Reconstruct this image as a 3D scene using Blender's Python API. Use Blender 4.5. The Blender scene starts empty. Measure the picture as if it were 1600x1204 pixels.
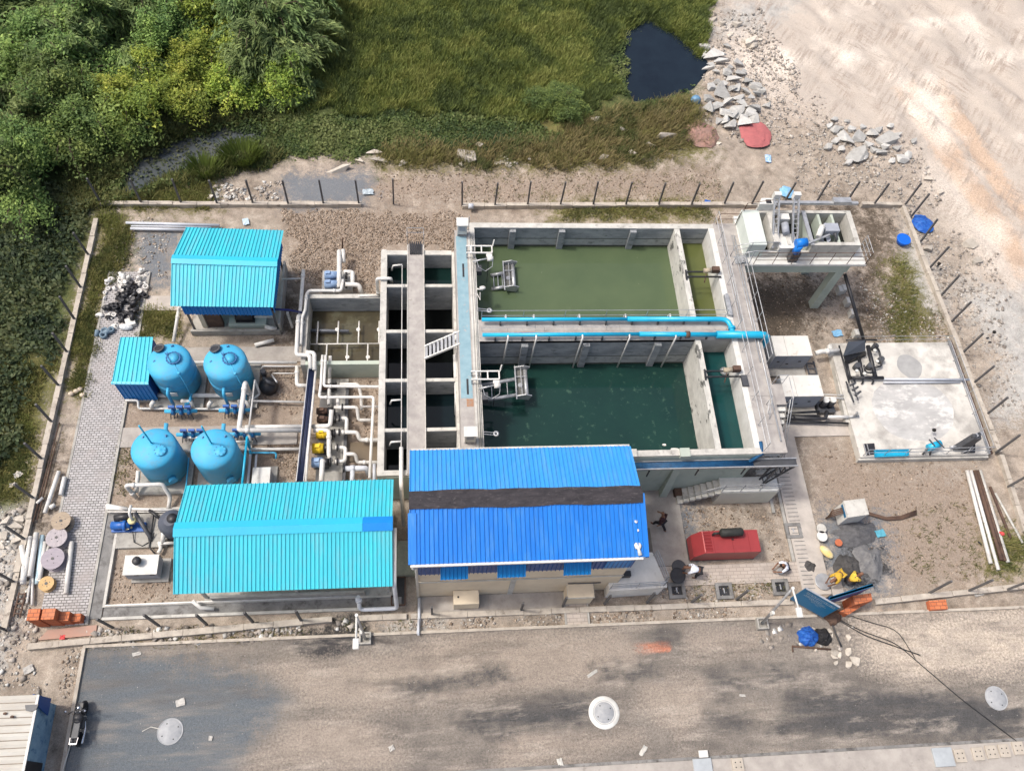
import bpy, bmesh, math, random
import numpy as np
from mathutils import Vector, Matrix
random.seed(7); RNG = np.random.default_rng(11)
S = bpy.context.scene; COL = S.collection
R_ = math.radians

# ------------------------------------------------------------------ camera model (measured from the photo)
HC = 40.0; FPX = 1298.92
RM = np.array([[0.99511862, -0.05771342, 0.08005059], [-0.01324095, -0.88191319, -0.47122585], [0.09779372, 0.46786567, -0.87837242]])
def at(px, py, z=0.0):
    """the point at height z that stands at this spot of the photo"""
    r = RM.T @ np.array([(px - 800) / FPX, (py - 602) / FPX, 1.0]); t = (z - HC) / r[2]
    return Vector((r[0] * t, r[1] * t, z))
def atxy(px, py, z=0.0):
    v = at(px, py, z); return (v.x, v.y)

# ------------------------------------------------------------------ materials
def _n(nt, t, **k):
    n = nt.nodes.new(t)
    for a, v in k.items(): setattr(n, a, v)
    return n
MATS = {}
def M(name, c, c2=None, scale=2.0, rough=.75, metal=0., bump=0., bscale=20., spec=.3, c3=None, s3=9., w3=(.58, .72), stretch=None, rnd=0., trans=0.):
    """generic weathered surface: two-tone noise, optional sharp third tone (stains), bump"""
    if name in MATS: return MATS[name]
    m = bpy.data.materials.new(name); m.use_nodes = True; nt = m.node_tree; L = nt.links.new
    b = nt.nodes['Principled BSDF']; b.inputs['Roughness'].default_value = rough; b.inputs['Metallic'].default_value = metal
    b.inputs['Specular IOR Level'].default_value = spec
    tc = _n(nt, 'ShaderNodeTexCoord'); vec = tc.outputs['Object']
    gp = _n(nt, 'ShaderNodeNewGeometry')
    mp = _n(nt, 'ShaderNodeMapping'); L(gp.outputs['Position'], mp.inputs[0]); vec = mp.outputs[0]
    if stretch: mp.inputs['Scale'].default_value = stretch
    c2 = c2 or tuple(x * .82 for x in c)
    n1 = _n(nt, 'ShaderNodeTexNoise'); n1.inputs['Scale'].default_value = scale; n1.inputs['Detail'].default_value = 5; n1.inputs['Roughness'].default_value = .65; L(vec, n1.inputs['Vector'])
    mr = _n(nt, 'ShaderNodeMapRange'); mr.inputs[1].default_value = .35; mr.inputs[2].default_value = .65; L(n1.outputs['Fac'], mr.inputs[0])
    mx = _n(nt, 'ShaderNodeMix', data_type='RGBA'); mx.inputs[6].default_value = (*c, 1); mx.inputs[7].default_value = (*c2, 1); L(mr.outputs[0], mx.inputs[0])
    out = mx.outputs[2]
    if c3:
        n3 = _n(nt, 'ShaderNodeTexNoise'); n3.inputs['Scale'].default_value = s3; n3.inputs['Detail'].default_value = 6; n3.inputs['Roughness'].default_value = .7; L(vec, n3.inputs['Vector'])
        m3 = _n(nt, 'ShaderNodeMapRange'); m3.inputs[1].default_value = w3[0]; m3.inputs[2].default_value = w3[1]; L(n3.outputs['Fac'], m3.inputs[0])
        x3 = _n(nt, 'ShaderNodeMix', data_type='RGBA'); x3.inputs[7].default_value = (*c3, 1); L(m3.outputs[0], x3.inputs[0]); L(out, x3.inputs[6]); out = x3.outputs[2]
    if rnd:
        oi = _n(nt, 'ShaderNodeObjectInfo'); hs = _n(nt, 'ShaderNodeHueSaturation'); mv = _n(nt, 'ShaderNodeMapRange')
        mv.inputs[3].default_value = 1 - rnd; mv.inputs[4].default_value = 1 + rnd; L(oi.outputs['Random'], mv.inputs[0]); L(mv.outputs[0], hs.inputs['Value']); L(out, hs.inputs['Color']); out = hs.outputs[0]
    L(out, b.inputs['Base Color'])
    if bump:
        nb = _n(nt, 'ShaderNodeTexNoise'); nb.inputs['Scale'].default_value = bscale; nb.inputs['Detail'].default_value = 4; L(vec, nb.inputs['Vector'])
        bp = _n(nt, 'ShaderNodeBump'); bp.inputs['Strength'].default_value = bump; bp.inputs['Distance'].default_value = .05; L(nb.outputs['Fac'], bp.inputs['Height']); L(bp.outputs[0], b.inputs['Normal'])
    MATS[name] = m; return m

CON = M('concrete', (.42, .405, .37), (.29, .28, .255), 1.2, .9, bump=.25, c3=(.15, .145, .13), s3=2.2, w3=(.54, .76))
CONL = M('pale_concrete', (.56, .545, .50), (.42, .41, .375), 1.4, .9, bump=.2, c3=(.22, .21, .19), s3=2.6, w3=(.54, .76))
CONW = M('streaked_concrete', (.33, .345, .35), (.20, .215, .225), .9, .9, bump=.3, c3=(.08, .085, .085), s3=2.0, w3=(.56, .72), stretch=(1, 1, 2.2))
CONF = M('flaking_wall_top', (.58, .57, .52), (.42, .41, .375), 1.5, .9, bump=.4, c3=(.12, .12, .11), s3=1.6, w3=(.57, .63), stretch=(2.2, .8, 1))
DECK = M('walkway_concrete', (.42, .395, .365), (.30, .28, .265), 1.6, .92, bump=.2, c3=(.22, .2, .19), s3=4, w3=(.6, .75))
GRNP = M('pale_green_paint', (.45, .50, .43), (.38, .43, .37), .8, .8, bump=.08, c3=(.26, .28, .24), s3=1.5, w3=(.56, .82))
CREAM = M('cream_paint', (.70, .60, .45), (.60, .51, .38), .8, .85, c3=(.42, .36, .29), s3=1.2, w3=(.62, .9))
WHITE = M('white_paint', (.66, .655, .62), (.54, .535, .50), 1.8, .6, c3=(.34, .32, .28), s3=3, w3=(.58, .82))
PVC = M('white_pvc', (.70, .685, .65), (.58, .565, .53), 2.5, .45, spec=.4, c3=(.40, .37, .32), s3=5, w3=(.58, .8))
GPVC = M('grey_pvc', (.55, .58, .62), (.46, .48, .52), 2, .45, spec=.5)
CYAN = M('cyan_roof_sheet', (.045, .50, .60), (.045, .44, .54), .7, .5, spec=.35, c3=(.14, .40, .47), s3=1.6, w3=(.48, .8), stretch=(2.2, .35, 1))
CYAND = M('cyan_ridge_cap', (.02, .44, .64), (.025, .39, .58), .5, .4, spec=.5)
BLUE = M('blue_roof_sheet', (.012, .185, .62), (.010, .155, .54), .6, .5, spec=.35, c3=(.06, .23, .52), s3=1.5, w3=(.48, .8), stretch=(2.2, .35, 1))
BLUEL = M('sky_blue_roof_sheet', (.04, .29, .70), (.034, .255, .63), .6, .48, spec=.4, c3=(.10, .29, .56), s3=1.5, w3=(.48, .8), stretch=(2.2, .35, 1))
BLUED = M('dark_blue_sheet', (.012, .075, .27), (.01, .06, .22), .6, .45, spec=.4)
BLUEM = M('medium_blue_sheet', (.006, .20, .52), (.005, .17, .46), .6, .45, spec=.4)
TURQ = M('turquoise_pipe', (.012, .40, .62), (.012, .34, .55), 1.2, .35, spec=.5, c3=(.03, .24, .36), s3=4, w3=(.62, .85))
VESS = M('vessel_blue_paint', (.065, .40, .64), (.055, .36, .59), .9, .52, spec=.3, c3=(.13, .28, .38), s3=2.2, w3=(.5, .8))
VALV = M('valve_blue', (.012, .13, .32), (.01, .09, .24), 3, .4, spec=.5)
MOTB = M('motor_blue', (.02, .12, .42), (.015, .09, .32), 3, .4, spec=.5)
LBLU = M('light_blue_enamel', (.30, .42, .60), (.18, .28, .46), 3, .4, spec=.5)
BLK = M('black_plastic', (.012, .012, .014), (.03, .03, .034), 3, .45, spec=.5)
DGRY = M('dark_grey_metal', (.045, .048, .055), (.075, .078, .085), 3, .5, spec=.5)
STEEL = M('galvanised_steel', (.50, .51, .52), (.36, .37, .38), 3, .45, .5)
GREYP = M('grey_panel', (.34, .36, .40), (.28, .30, .34), 2, .5)
POST = M('fence_post_grey', (.085, .085, .09), (.13, .125, .12), 3, .7)
RED = M('red_oxide_paint', (.31, .042, .044), (.255, .036, .038), 1.2, .42, spec=.4, c3=(.33, .045, .04), s3=2, w3=(.6, .85))
YEL = M('yellow_paint', (.78, .55, .03), (.66, .45, .03), 4, .5)
GOLD = M('ochre_cloth', (.62, .40, .05), (.50, .31, .04), 8, .9)
BRICK = None
TAR = M('tar_coating', (.026, .024, .028), (.05, .045, .05), 2.2, .75, bump=.6, bscale=7, c3=(.12, .11, .11), s3=6, w3=(.58, .7), stretch=(.8, 2, 1))
RUST = M('rusty_steel', (.13, .08, .055), (.08, .05, .04), 4, .8)
WOOD = M('cable_drum_wood', (.42, .34, .25), (.30, .24, .18), 5, .85, stretch=(1, 5, 1), bump=.2)
WOODG = M('grey_drum_wood', (.44, .40, .41), (.33, .30, .31), 5, .85, stretch=(4, 1, 1), bump=.2)
WOODY = M('tan_drum_wood', (.60, .42, .20), (.45, .30, .15), 5, .85, stretch=(1, 5, 1), bump=.2)
STONE = M('broken_concrete', (.47, .465, .44), (.36, .355, .335), 3, .95, bump=.4, rnd=.2, c3=(.30, .29, .27), s3=6)
STONEB = M('pale_stone', (.56, .51, .44), (.42, .38, .32), 4, .95, bump=.4, rnd=.2)
TARPB = M('blue_tarpaulin', (.008, .065, .34), (.03, .14, .46), 6, .5, bump=.6)
SKIN = M('skin', (.20, .10, .06), (.16, .08, .05), 6, .6)
HAIR = M('black_hair', (.01, .009, .008), None, 6, .6)
CLW = M('white_shirt', (.78, .80, .84), (.62, .66, .74), 9, .9)
CLD = M('dark_trousers', (.02, .02, .024), (.035, .035, .04), 9, .9)
CLM = M('dark_maroon_clothes', (.045, .018, .02), (.03, .014, .016), 9, .9)
CLY = M('yellow_shirt', (.72, .52, .08), (.58, .40, .05), 9, .9)
HATR = M('red_cap', (.60, .07, .07), None, 9, .6)
MORT = M('wet_mortar', (.045, .043, .042), (.085, .082, .08), 3, .85, bump=.9, bscale=7)
SAND = M('grey_sand', (.20, .20, .20), (.13, .13, .135), 4, .95, bump=.6, bscale=16)
MANH = M('manhole_grey', (.38, .39, .40), (.30, .31, .32), 4, .75, bump=.2, bscale=40)
SIGNB = M('sign_blue', (.008, .135, .28), (.007, .115, .24), 1.5, .4)
TERRA = M('terracotta_brick', (.50, .155, .075), (.38, .11, .055), 3, .9, bump=.3)

# ------------------------------------------------------------------ mesh builder
class MB:
    def __init__(s): s.v = []; s.f = []; s.sm = []
    def add(s, v, f, sm=False):
        o = len(s.v); s.v += [tuple(p) for p in v]; s.f += [tuple(i + o for i in q) for q in f]; s.sm += [sm] * len(f); return s
    def box(s, x0, x1, y0, y1, z0, z1):
        return s.add([(x0, y0, z0), (x1, y0, z0), (x1, y1, z0), (x0, y1, z0), (x0, y0, z1), (x1, y0, z1), (x1, y1, z1), (x0, y1, z1)],
                     [(3, 2, 1, 0), (4, 5, 6, 7), (0, 1, 5, 4), (1, 2, 6, 5), (2, 3, 7, 6), (3, 0, 4, 7)])
    def cbox(s, x0, x1, y0, y1, z0, z1, b=.02):
        """box with chamfered vertical and top edges"""
        p = [(x0 + b, y0), (x1 - b, y0), (x1, y0 + b), (x1, y1 - b), (x1 - b, y1), (x0 + b, y1), (x0, y1 - b), (x0, y0 + b)]
        q = [(x0 + b, y0 + b), (x1 - b, y0 + b), (x1 - b, y0 + b), (x1 - b, y1 - b), (x1 - b, y1 - b), (x0 + b, y1 - b), (x0 + b, y1 - b), (x0 + b, y0 + b)]
        v = [(a, c, z0) for a, c in p] + [(a, c, z1 - b) for a, c in p] + [(x0 + b, y0 + b, z1), (x1 - b, y0 + b, z1), (x1 - b, y1 - b, z1), (x0 + b, y1 - b, z1)]
        f = [tuple(range(7, -1, -1))] + [(i, (i + 1) % 8, 8 + (i + 1) % 8, 8 + i) for i in range(8)]
        f += [(16, 17, 18, 19), (8, 9, 17, 16), (10, 11, 18, 17), (12, 13, 19, 18), (14, 15, 16, 19), (9, 10, 17), (11, 12, 18), (13, 14, 19), (15, 8, 16)]
        return s.add(v, f)
    def prism(s, poly, z0, z1):
        n = len(poly); a = sum(poly[i][0] * poly[(i + 1) % n][1] - poly[(i + 1) % n][0] * poly[i][1] for i in range(n))
        if a < 0: poly = poly[::-1]
        return s.add([(x, y, z0) for x, y in poly] + [(x, y, z1) for x, y in poly],
                     [tuple(range(n - 1, -1, -1)), tuple(range(n, 2 * n))] + [(i, (i + 1) % n, n + (i + 1) % n, n + i) for i in range(n)])
    def hull4(s, a, b, c, d, t):
        """a slab: quad a b c d (counter-clockwise from above/front) pushed back by vector t"""
        q = [Vector(p) for p in (a, b, c, d)]; t = Vector(t)
        return s.add(q + [p + t for p in q], [(0, 1, 2, 3), (7, 6, 5, 4), (1, 0, 4, 5), (2, 1, 5, 6), (3, 2, 6, 7), (0, 3, 7, 4)])
    def bar(s, p, q, w, h=None):
        h = h or w; p = Vector(p); q = Vector(q); d = (q - p).normalized()
        u = Vector((0, 0, 1)) if abs(d.z) < .95 else Vector((0, 1, 0))
        a = d.cross(u).normalized() * w / 2; b = a.cross(d).normalized() * h / 2
        v = [p - a - b, p + a - b, p + a + b, p - a + b, q - a - b, q + a - b, q + a + b, q - a + b]
        return s.add(v, [(0, 1, 2, 3), (7, 6, 5, 4), (1, 0, 4, 5), (2, 1, 5, 6), (3, 2, 6, 7), (0, 3, 7, 4)])
    def tube(s, pts, r, n=8, el=None):
        """tube along a polyline; corners get a rounded elbow of radius el"""
        P = [Vector(p) for p in pts]
        if el and len(P) > 2:
            Q = [P[0]]
            for i in range(1, len(P) - 1):
                a = P[i - 1] - P[i]; b = P[i + 1] - P[i]; e = min(el, a.length * .45, b.length * .45)
                p0 = P[i] + a.normalized() * e; p1 = P[i] + b.normalized() * e
                for t in (0, .33, .67, 1): Q.append((1 - t) ** 2 * p0 + 2 * t * (1 - t) * P[i] + t * t * p1)
            Q.append(P[-1]); P = Q
        rs = r if isinstance(r, (list, tuple)) else [r] * len(P)
        T = []
        for i in range(len(P)):
            d = (P[min(i + 1, len(P) - 1)] - P[max(i - 1, 0)])
            T.append(d.normalized() if d.length > 1e-9 else Vector((0, 0, 1)))
        u = Vector((0, 0, 1)) if abs(T[0].z) < .9 else Vector((1, 0, 0)); a = T[0].cross(u).normalized()
        V = []; F = []
        for i, p in enumerate(P):
            a = (a - T[i] * a.dot(T[i])); a = a.normalized() if a.length > 1e-6 else T[i].orthogonal().normalized(); b = T[i].cross(a)
            for k in range(n):
                t = 2 * math.pi * k / n; V.append(p + (a * math.cos(t) + b * math.sin(t)) * rs[i])
        for i in range(len(P) - 1):
            for k in range(n): F.append((i * n + k, i * n + (k + 1) % n, (i + 1) * n + (k + 1) % n, (i + 1) * n + k))
        s.add(V, F, n > 5)
        o = [tuple(range(n - 1, -1, -1)), tuple(range((len(P) - 1) * n, len(P) * n))]
        base = len(s.v) - len(V); s.f += [tuple(i + base for i in q) for q in o]; s.sm += [False, False]
        return s
    def cyl(s, c, r, h, n=16, ax=(0, 0, 1)):
        c = Vector(c); return s.tube([c, c + Vector(ax).normalized() * h], r, n)
    def lathe(s, prof, c=(0, 0, 0), n=28, sm=True, ax=None):
        """profile of (r, z) turned about z (or about ax) at c"""
        c = Vector(c); V = []; F = []
        M3 = Vector((0, 0, 1)).rotation_difference(Vector(ax)).to_matrix() if ax else Matrix.Identity(3)
        for r, z in prof:
            for k in range(n):
                t = 2 * math.pi * k / n; V.append(c + M3 @ Vector((r * math.cos(t), r * math.sin(t), z)))
        for i in range(len(prof) - 1):
            for k in range(n): F.append((i * n + k, i * n + (k + 1) % n, (i + 1) * n + (k + 1) % n, (i + 1) * n + k))
        s.add(V, F, sm)
        b = len(s.v) - len(V)
        if prof[0][0] > 1e-4: s.f.append(tuple(b + k for k in range(n - 1, -1, -1))); s.sm.append(False)
        if prof[-1][0] > 1e-4: s.f.append(tuple(b + (len(prof) - 1) * n + k for k in range(n))); s.sm.append(False)
        return s
    def ball(s, c, rx, ry=None, rz=None, n=10, m=7):
        ry = ry or rx; rz = rz or rx; c = Vector(c); V = []; F = []
        for i in range(m + 1):
            t = math.pi * i / m
            for k in range(n):
                p = 2 * math.pi * k / n; V.append(c + Vector((rx * math.sin(t) * math.cos(p), ry * math.sin(t) * math.sin(p), -rz * math.cos(t))))
        for i in range(m):
            for k in range(n): F.append((i * n + k, i * n + (k + 1) % n, (i + 1) * n + (k + 1) % n, (i + 1) * n + k))
        return s.add(V, F, True)
    def build(s, name, mat, parent=None, off=None):
        me = bpy.data.meshes.new(name)
        o3 = off if off is not None else (ROOT.get(parent.name) if parent else None)
        v = s.v if o3 is None else [(p[0] - o3[0], p[1] - o3[1], p[2] - o3[2]) for p in s.v]
        me.from_pydata(v, [], s.f); me.polygons.foreach_set('use_smooth', s.sm); me.materials.append(mat); me.update()
        o = bpy.data.objects.new(name, me); COL.objects.link(o)
        if parent: o.parent = parent; ROOT[o.name] = ROOT[parent.name]
        return o
ROOT = {}
def tag(o, label=None, cat=None, group=None, kind=None):
    if label: o['label'] = label
    if cat: o['category'] = cat
    if group: o['group'] = group
    if kind: o['kind'] = kind
    return o
def thing(name, label, cat, loc=(0, 0, 0), group=None):
    o = bpy.data.objects.new(name, None); COL.objects.link(o); o.location = loc; o.empty_display_size = .3
    ROOT[o.name] = Vector(loc); return tag(o, label, cat, group)
def solo(mb, name, mat, label, cat, group=None, loc=None):
    """a thing that is one mesh; its origin sits at loc"""
    o = mb.build(name, mat, None, off=loc)
    if loc is not None: o.location = loc
    ROOT[o.name] = Vector(loc) if loc is not None else Vector((0, 0, 0))
    return tag(o, label, cat, group)
def struct(mb, name, mat): return tag(mb.build(name, mat), kind='structure')
def dup(root, loc, rz=0., label=None, group=None, sc=None):
    r = root.copy(); COL.objects.link(r); r.location = loc; r.rotation_euler = (0, 0, rz)
    if sc: r.scale = (sc,) * 3 if not isinstance(sc, tuple) else sc
    if label: r['label'] = label
    if group: r['group'] = group
    def rec(a, b):
        for ch in list(a.children):
            c = ch.copy(); COL.objects.link(c); c.parent = b; rec(ch, c)
    rec(root, r); return r
def L3(*pts):
    """(px, py, z) triples -> points"""
    return [at(*p) for p in pts]
def sheet_np(name, V, F, mat, smooth=False):
    me = bpy.data.meshes.new(name); V = np.asarray(V, dtype=np.float32); F = np.asarray(F, dtype=np.int32)
    me.vertices.add(len(V)); me.vertices.foreach_set('co', V.ravel()); k = F.shape[1]
    me.loops.add(F.size); me.loops.foreach_set('vertex_index', F.ravel()); me.polygons.add(len(F))
    me.polygons.foreach_set('loop_start', np.arange(0, F.size, k, dtype=np.int32))
    if smooth: me.polygons.foreach_set('use_smooth', np.ones(len(F), dtype=bool))
    me.update(calc_edges=True); me.validate(); me.materials.append(mat)
    o = bpy.data.objects.new(name, me); COL.objects.link(o); return o
def vnoise(x, y, seed=0):
    """smooth value noise in 0..1"""
    r = np.random.default_rng(seed).random((256, 256)); xi = np.floor(x).astype(int); yi = np.floor(y).astype(int); fx = x - xi; fy = y - yi
    fx = fx * fx * (3 - 2 * fx); fy = fy * fy * (3 - 2 * fy); a = xi & 255; b = yi & 255; a1 = (a + 1) & 255; b1 = (b + 1) & 255
    return (r[a, b] * (1 - fx) + r[a1, b] * fx) * (1 - fy) + (r[a, b1] * (1 - fx) + r[a1, b1] * fx) * fy
def fbm(x, y, seed=0, o=4):
    s = 0; a = .5; t = 0
    for i in range(o): s = s + a * vnoise(x * 2 ** i + 17.3 * i, y * 2 ** i + 9.1 * i, seed + i); t += a; a *= .5
    return s / t
def sdist(poly, X, Y):
    """signed distance to a polygon, positive inside"""
    P = np.array(poly); n = len(P); d = np.full(X.shape, 1e9); ins = np.zeros(X.shape, bool)
    for i in range(n):
        x0, y0 = P[i]; x1, y1 = P[(i + 1) % n]; ex, ey = x1 - x0, y1 - y0
        t = np.clip(((X - x0) * ex + (Y - y0) * ey) / (ex * ex + ey * ey + 1e-9), 0, 1)
        d = np.minimum(d, np.hypot(X - x0 - t * ex, Y - y0 - t * ey))
        c = ((y0 > Y) != (y1 > Y)) & (X < (x1 - x0) * (Y - y0) / (y1 - y0 + 1e-12) + x0); ins ^= c
    return np.where(ins, d, -d)
def pxpoly(pts, z=0): return [atxy(a, b, z) for a, b in pts]
# ------------------------------------------------------------------ ground
def smst(d, w): t = np.clip(d / w * .5 + .5, 0, 1); return t * t * (3 - 2 * t)
Z_GREEN = [(-400, -650), (1150, -650), (1135, -160), (1118, 0), (1098, 60), (1092, 125), (1075, 170), (1020, 190), (930, 225), (860, 235), (700, 232), (610, 240), (540, 238), (440, 245), (330, 255), (235, 290), (160, 318), (140, 400), (108, 520), (60, 690), (35, 800), (-40, 830), (-300, 840)]
Z_QUARRY = [(1140, -160), (1120, 20), (1125, 100), (1210, 170), (1300, 200), (1420, 250), (1500, 330), (1545, 430), (1600, 480), (2000, 500), (2000, -200)]
Z_CHALK = [[(1500, 440), (1600, 455), (1640, 640), (1560, 650), (1570, 560), (1510, 480)], [(1150, 0), (1250, 0), (1190, 45), (1120, 45)], [(0, 800), (55, 790), (30, 900), (0, 1040), (-60, 1040), (-60, 800)], [(1415, 330), (1400, 480), (1440, 500), (1480, 500), (1460, 420)], [(1360, 730), (1520, 735), (1500, 800), (1400, 790)], [(620, 985), (700, 985), (690, 1010), (640, 1015)]]
Z_MULCH = [[(1165, 430), (1300, 440), (1260, 530), (1190, 560), (1165, 520)], [(1335, 330), (1400, 345), (1395, 400), (1365, 470), (1345, 460)], [(1340, 455), (1440, 470), (1470, 520), (1330, 530)], [(1235, 320), (1350, 318), (1380, 335), (1330, 345)], [(1215, 640), (1250, 650), (1260, 780), (1230, 790)], [(60, 720), (85, 700), (75, 820), (45, 830)], [(470, 430), (480, 530), (440, 540), (440, 470)]]
Z_CHOP = [[(440, 322), (725, 330), (725, 390), (600, 392), (585, 460), (480, 440), (445, 400)], [(480, 270), (1120, 262), (1130, 318), (480, 318)], [(1260, 700), (1520, 730), (1590, 900), (1400, 920), (1280, 790)], [(170, 880), (270, 870), (280, 930), (165, 945)], [(180, 560), (475, 560), (475, 760), (180, 800)], [(480, 585), (598, 585), (598, 745), (480, 745)]]
Z_GREY = [[(1290, 795), (1385, 805), (1395, 925), (1310, 932), (1285, 870)], [(445, 272), (580, 265), (582, 300), (560, 320), (440, 318)], [(200, 350), (275, 362), (265, 450), (225, 440), (210, 400)], [(1015, 780), (1085, 790), (1085, 905), (1010, 905)]]
Z_TURF = [[(156, 335), (205, 345), (195, 410), (170, 425), (150, 500), (125, 620), (108, 600), (130, 450)], [(10, 560), (85, 560), (50, 720), (20, 780), (-60, 800)], [(200, 295), (330, 280), (330, 325), (160, 325)], [(830, 170), (1080, 170), (1110, 240), (960, 262), (780, 260), (600, 262), (600, 240)], [(218, 480), (280, 480), (275, 525), (222, 525)], [(860, 316), (1110, 316), (1100, 345), (860, 342)], [(1390, 410), (1420, 400), (1460, 520), (1400, 540)], [(1540, 830), (1600, 840), (1600, 900), (1550, 890)]]
Z_TRACK = [[(1395, 140), (1425, 130), (1500, 230), (1565, 330), (1620, 430), (1590, 440), (1530, 340), (1465, 245)], [(1440, 130), (1470, 125), (1540, 225), (1640, 370), (1640, 420), (1600, 350), (1525, 250)]]
Z_WET = [[(468, 985), (575, 955), (580, 1000), (520, 1020), (480, 1010)], [(1330, 850), (1375, 850), (1390, 890), (1345, 915), (1325, 890)], [(1250, 870), (1285, 872), (1282, 900), (1255, 898)], [(1230, 975), (1330, 975), (1340, 1010), (1240, 1030)]]
def zw(polys, X, Y, w):
    if isinstance(polys[0], tuple): polys = [polys]
    return np.max([smst(sdist(pxpoly(p), X, Y), w) for p in polys], axis=0)
xs = np.concatenate([-38 - np.geomspace(1, 460, 16)[::-1], np.arange(-38, 56.01, .3), 56 + np.geomspace(1, 460, 16)])
ys = np.concatenate([-3 - np.geomspace(1, 460, 16)[::-1], np.arange(-3, 66.01, .3), 66 + np.geomspace(1, 460, 16)])
GX, GY = np.meshgrid(xs, ys); gx = GX.ravel(); gy = GY.ravel()
ZW = [zw(Z_GREEN, gx, gy, 1.6), zw(Z_QUARRY, gx, gy, 5), zw(Z_CHALK, gx, gy, 3), zw(Z_MULCH, gx, gy, 3), zw(Z_CHOP, gx, gy, 3), zw(Z_GREY, gx, gy, 2), zw(Z_TURF, gx, gy, 2.6), zw(Z_TRACK, gx, gy, .8), zw(Z_WET, gx, gy, 1.3)]
# relief: flat (a little below 0) inside the compound and under the road, rough outside
inside = np.clip(np.minimum.reduce([gx + 20.2, 31.8 - gx, 34.6 - gy]) / 1.5, 0, 1)
out = 1 - inside
POND = pxpoly([(985, 42), (1015, 33), (1050, 55), (1075, 78), (1095, 95), (1078, 128), (1040, 148), (995, 152), (985, 110), (978, 75)])
CREEK = pxpoly([(205, 262), (250, 232), (300, 212), (350, 200), (405, 197), (410, 212), (370, 225), (330, 240), (270, 262), (215, 285), (170, 300)])
pd = np.maximum(sdist(POND, gx, gy), sdist(CREEK, gx, gy))
h = (fbm(gx / 6, gy / 6, 3) - .5) * .9 + (fbm(gx / 1.4, gy / 1.4, 9) - .5) * .35
qz = ZW[1]; rut = (fbm((gx + gy * .6) / .9, (gy - gx * .6) / 5, 21) - .5)
gz = out * h * .8 * (1 + .4 * ZW[0]) + out * qz * rut * .5 - .03 - .05 * fbm(gx / .8, gy / .8, 5) * inside
gz += out * np.clip((gx - 26) / 20, 0, 1) * np.clip((gy - 40) / 20, 0, 1) * .8
gz += .10 * np.clip(ZW[4], 0, 1) * (fbm(gx / .5, gy / .5, 31) - .5) * np.where((gy > 26.5) & (gx > -8.5), 1.6, .25)
gz -= smst(pd + .2, 1.0) * .9 * (pd > -1.2)
gz = np.where((gy < 8.6) & (gx > -16.2), -.07, gz)
gz = np.where((gx > -19) & (gx < 30.5) & (gy < 33) & (gy > 8.6), np.minimum(gz, -.012), gz)
nx, ny = len(xs), len(ys); idx = np.arange(nx * ny).reshape(ny, nx)
gf = np.stack([idx[:-1, :-1], idx[:-1, 1:], idx[1:, 1:], idx[1:, :-1]], -1).reshape(-1, 4)

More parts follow.
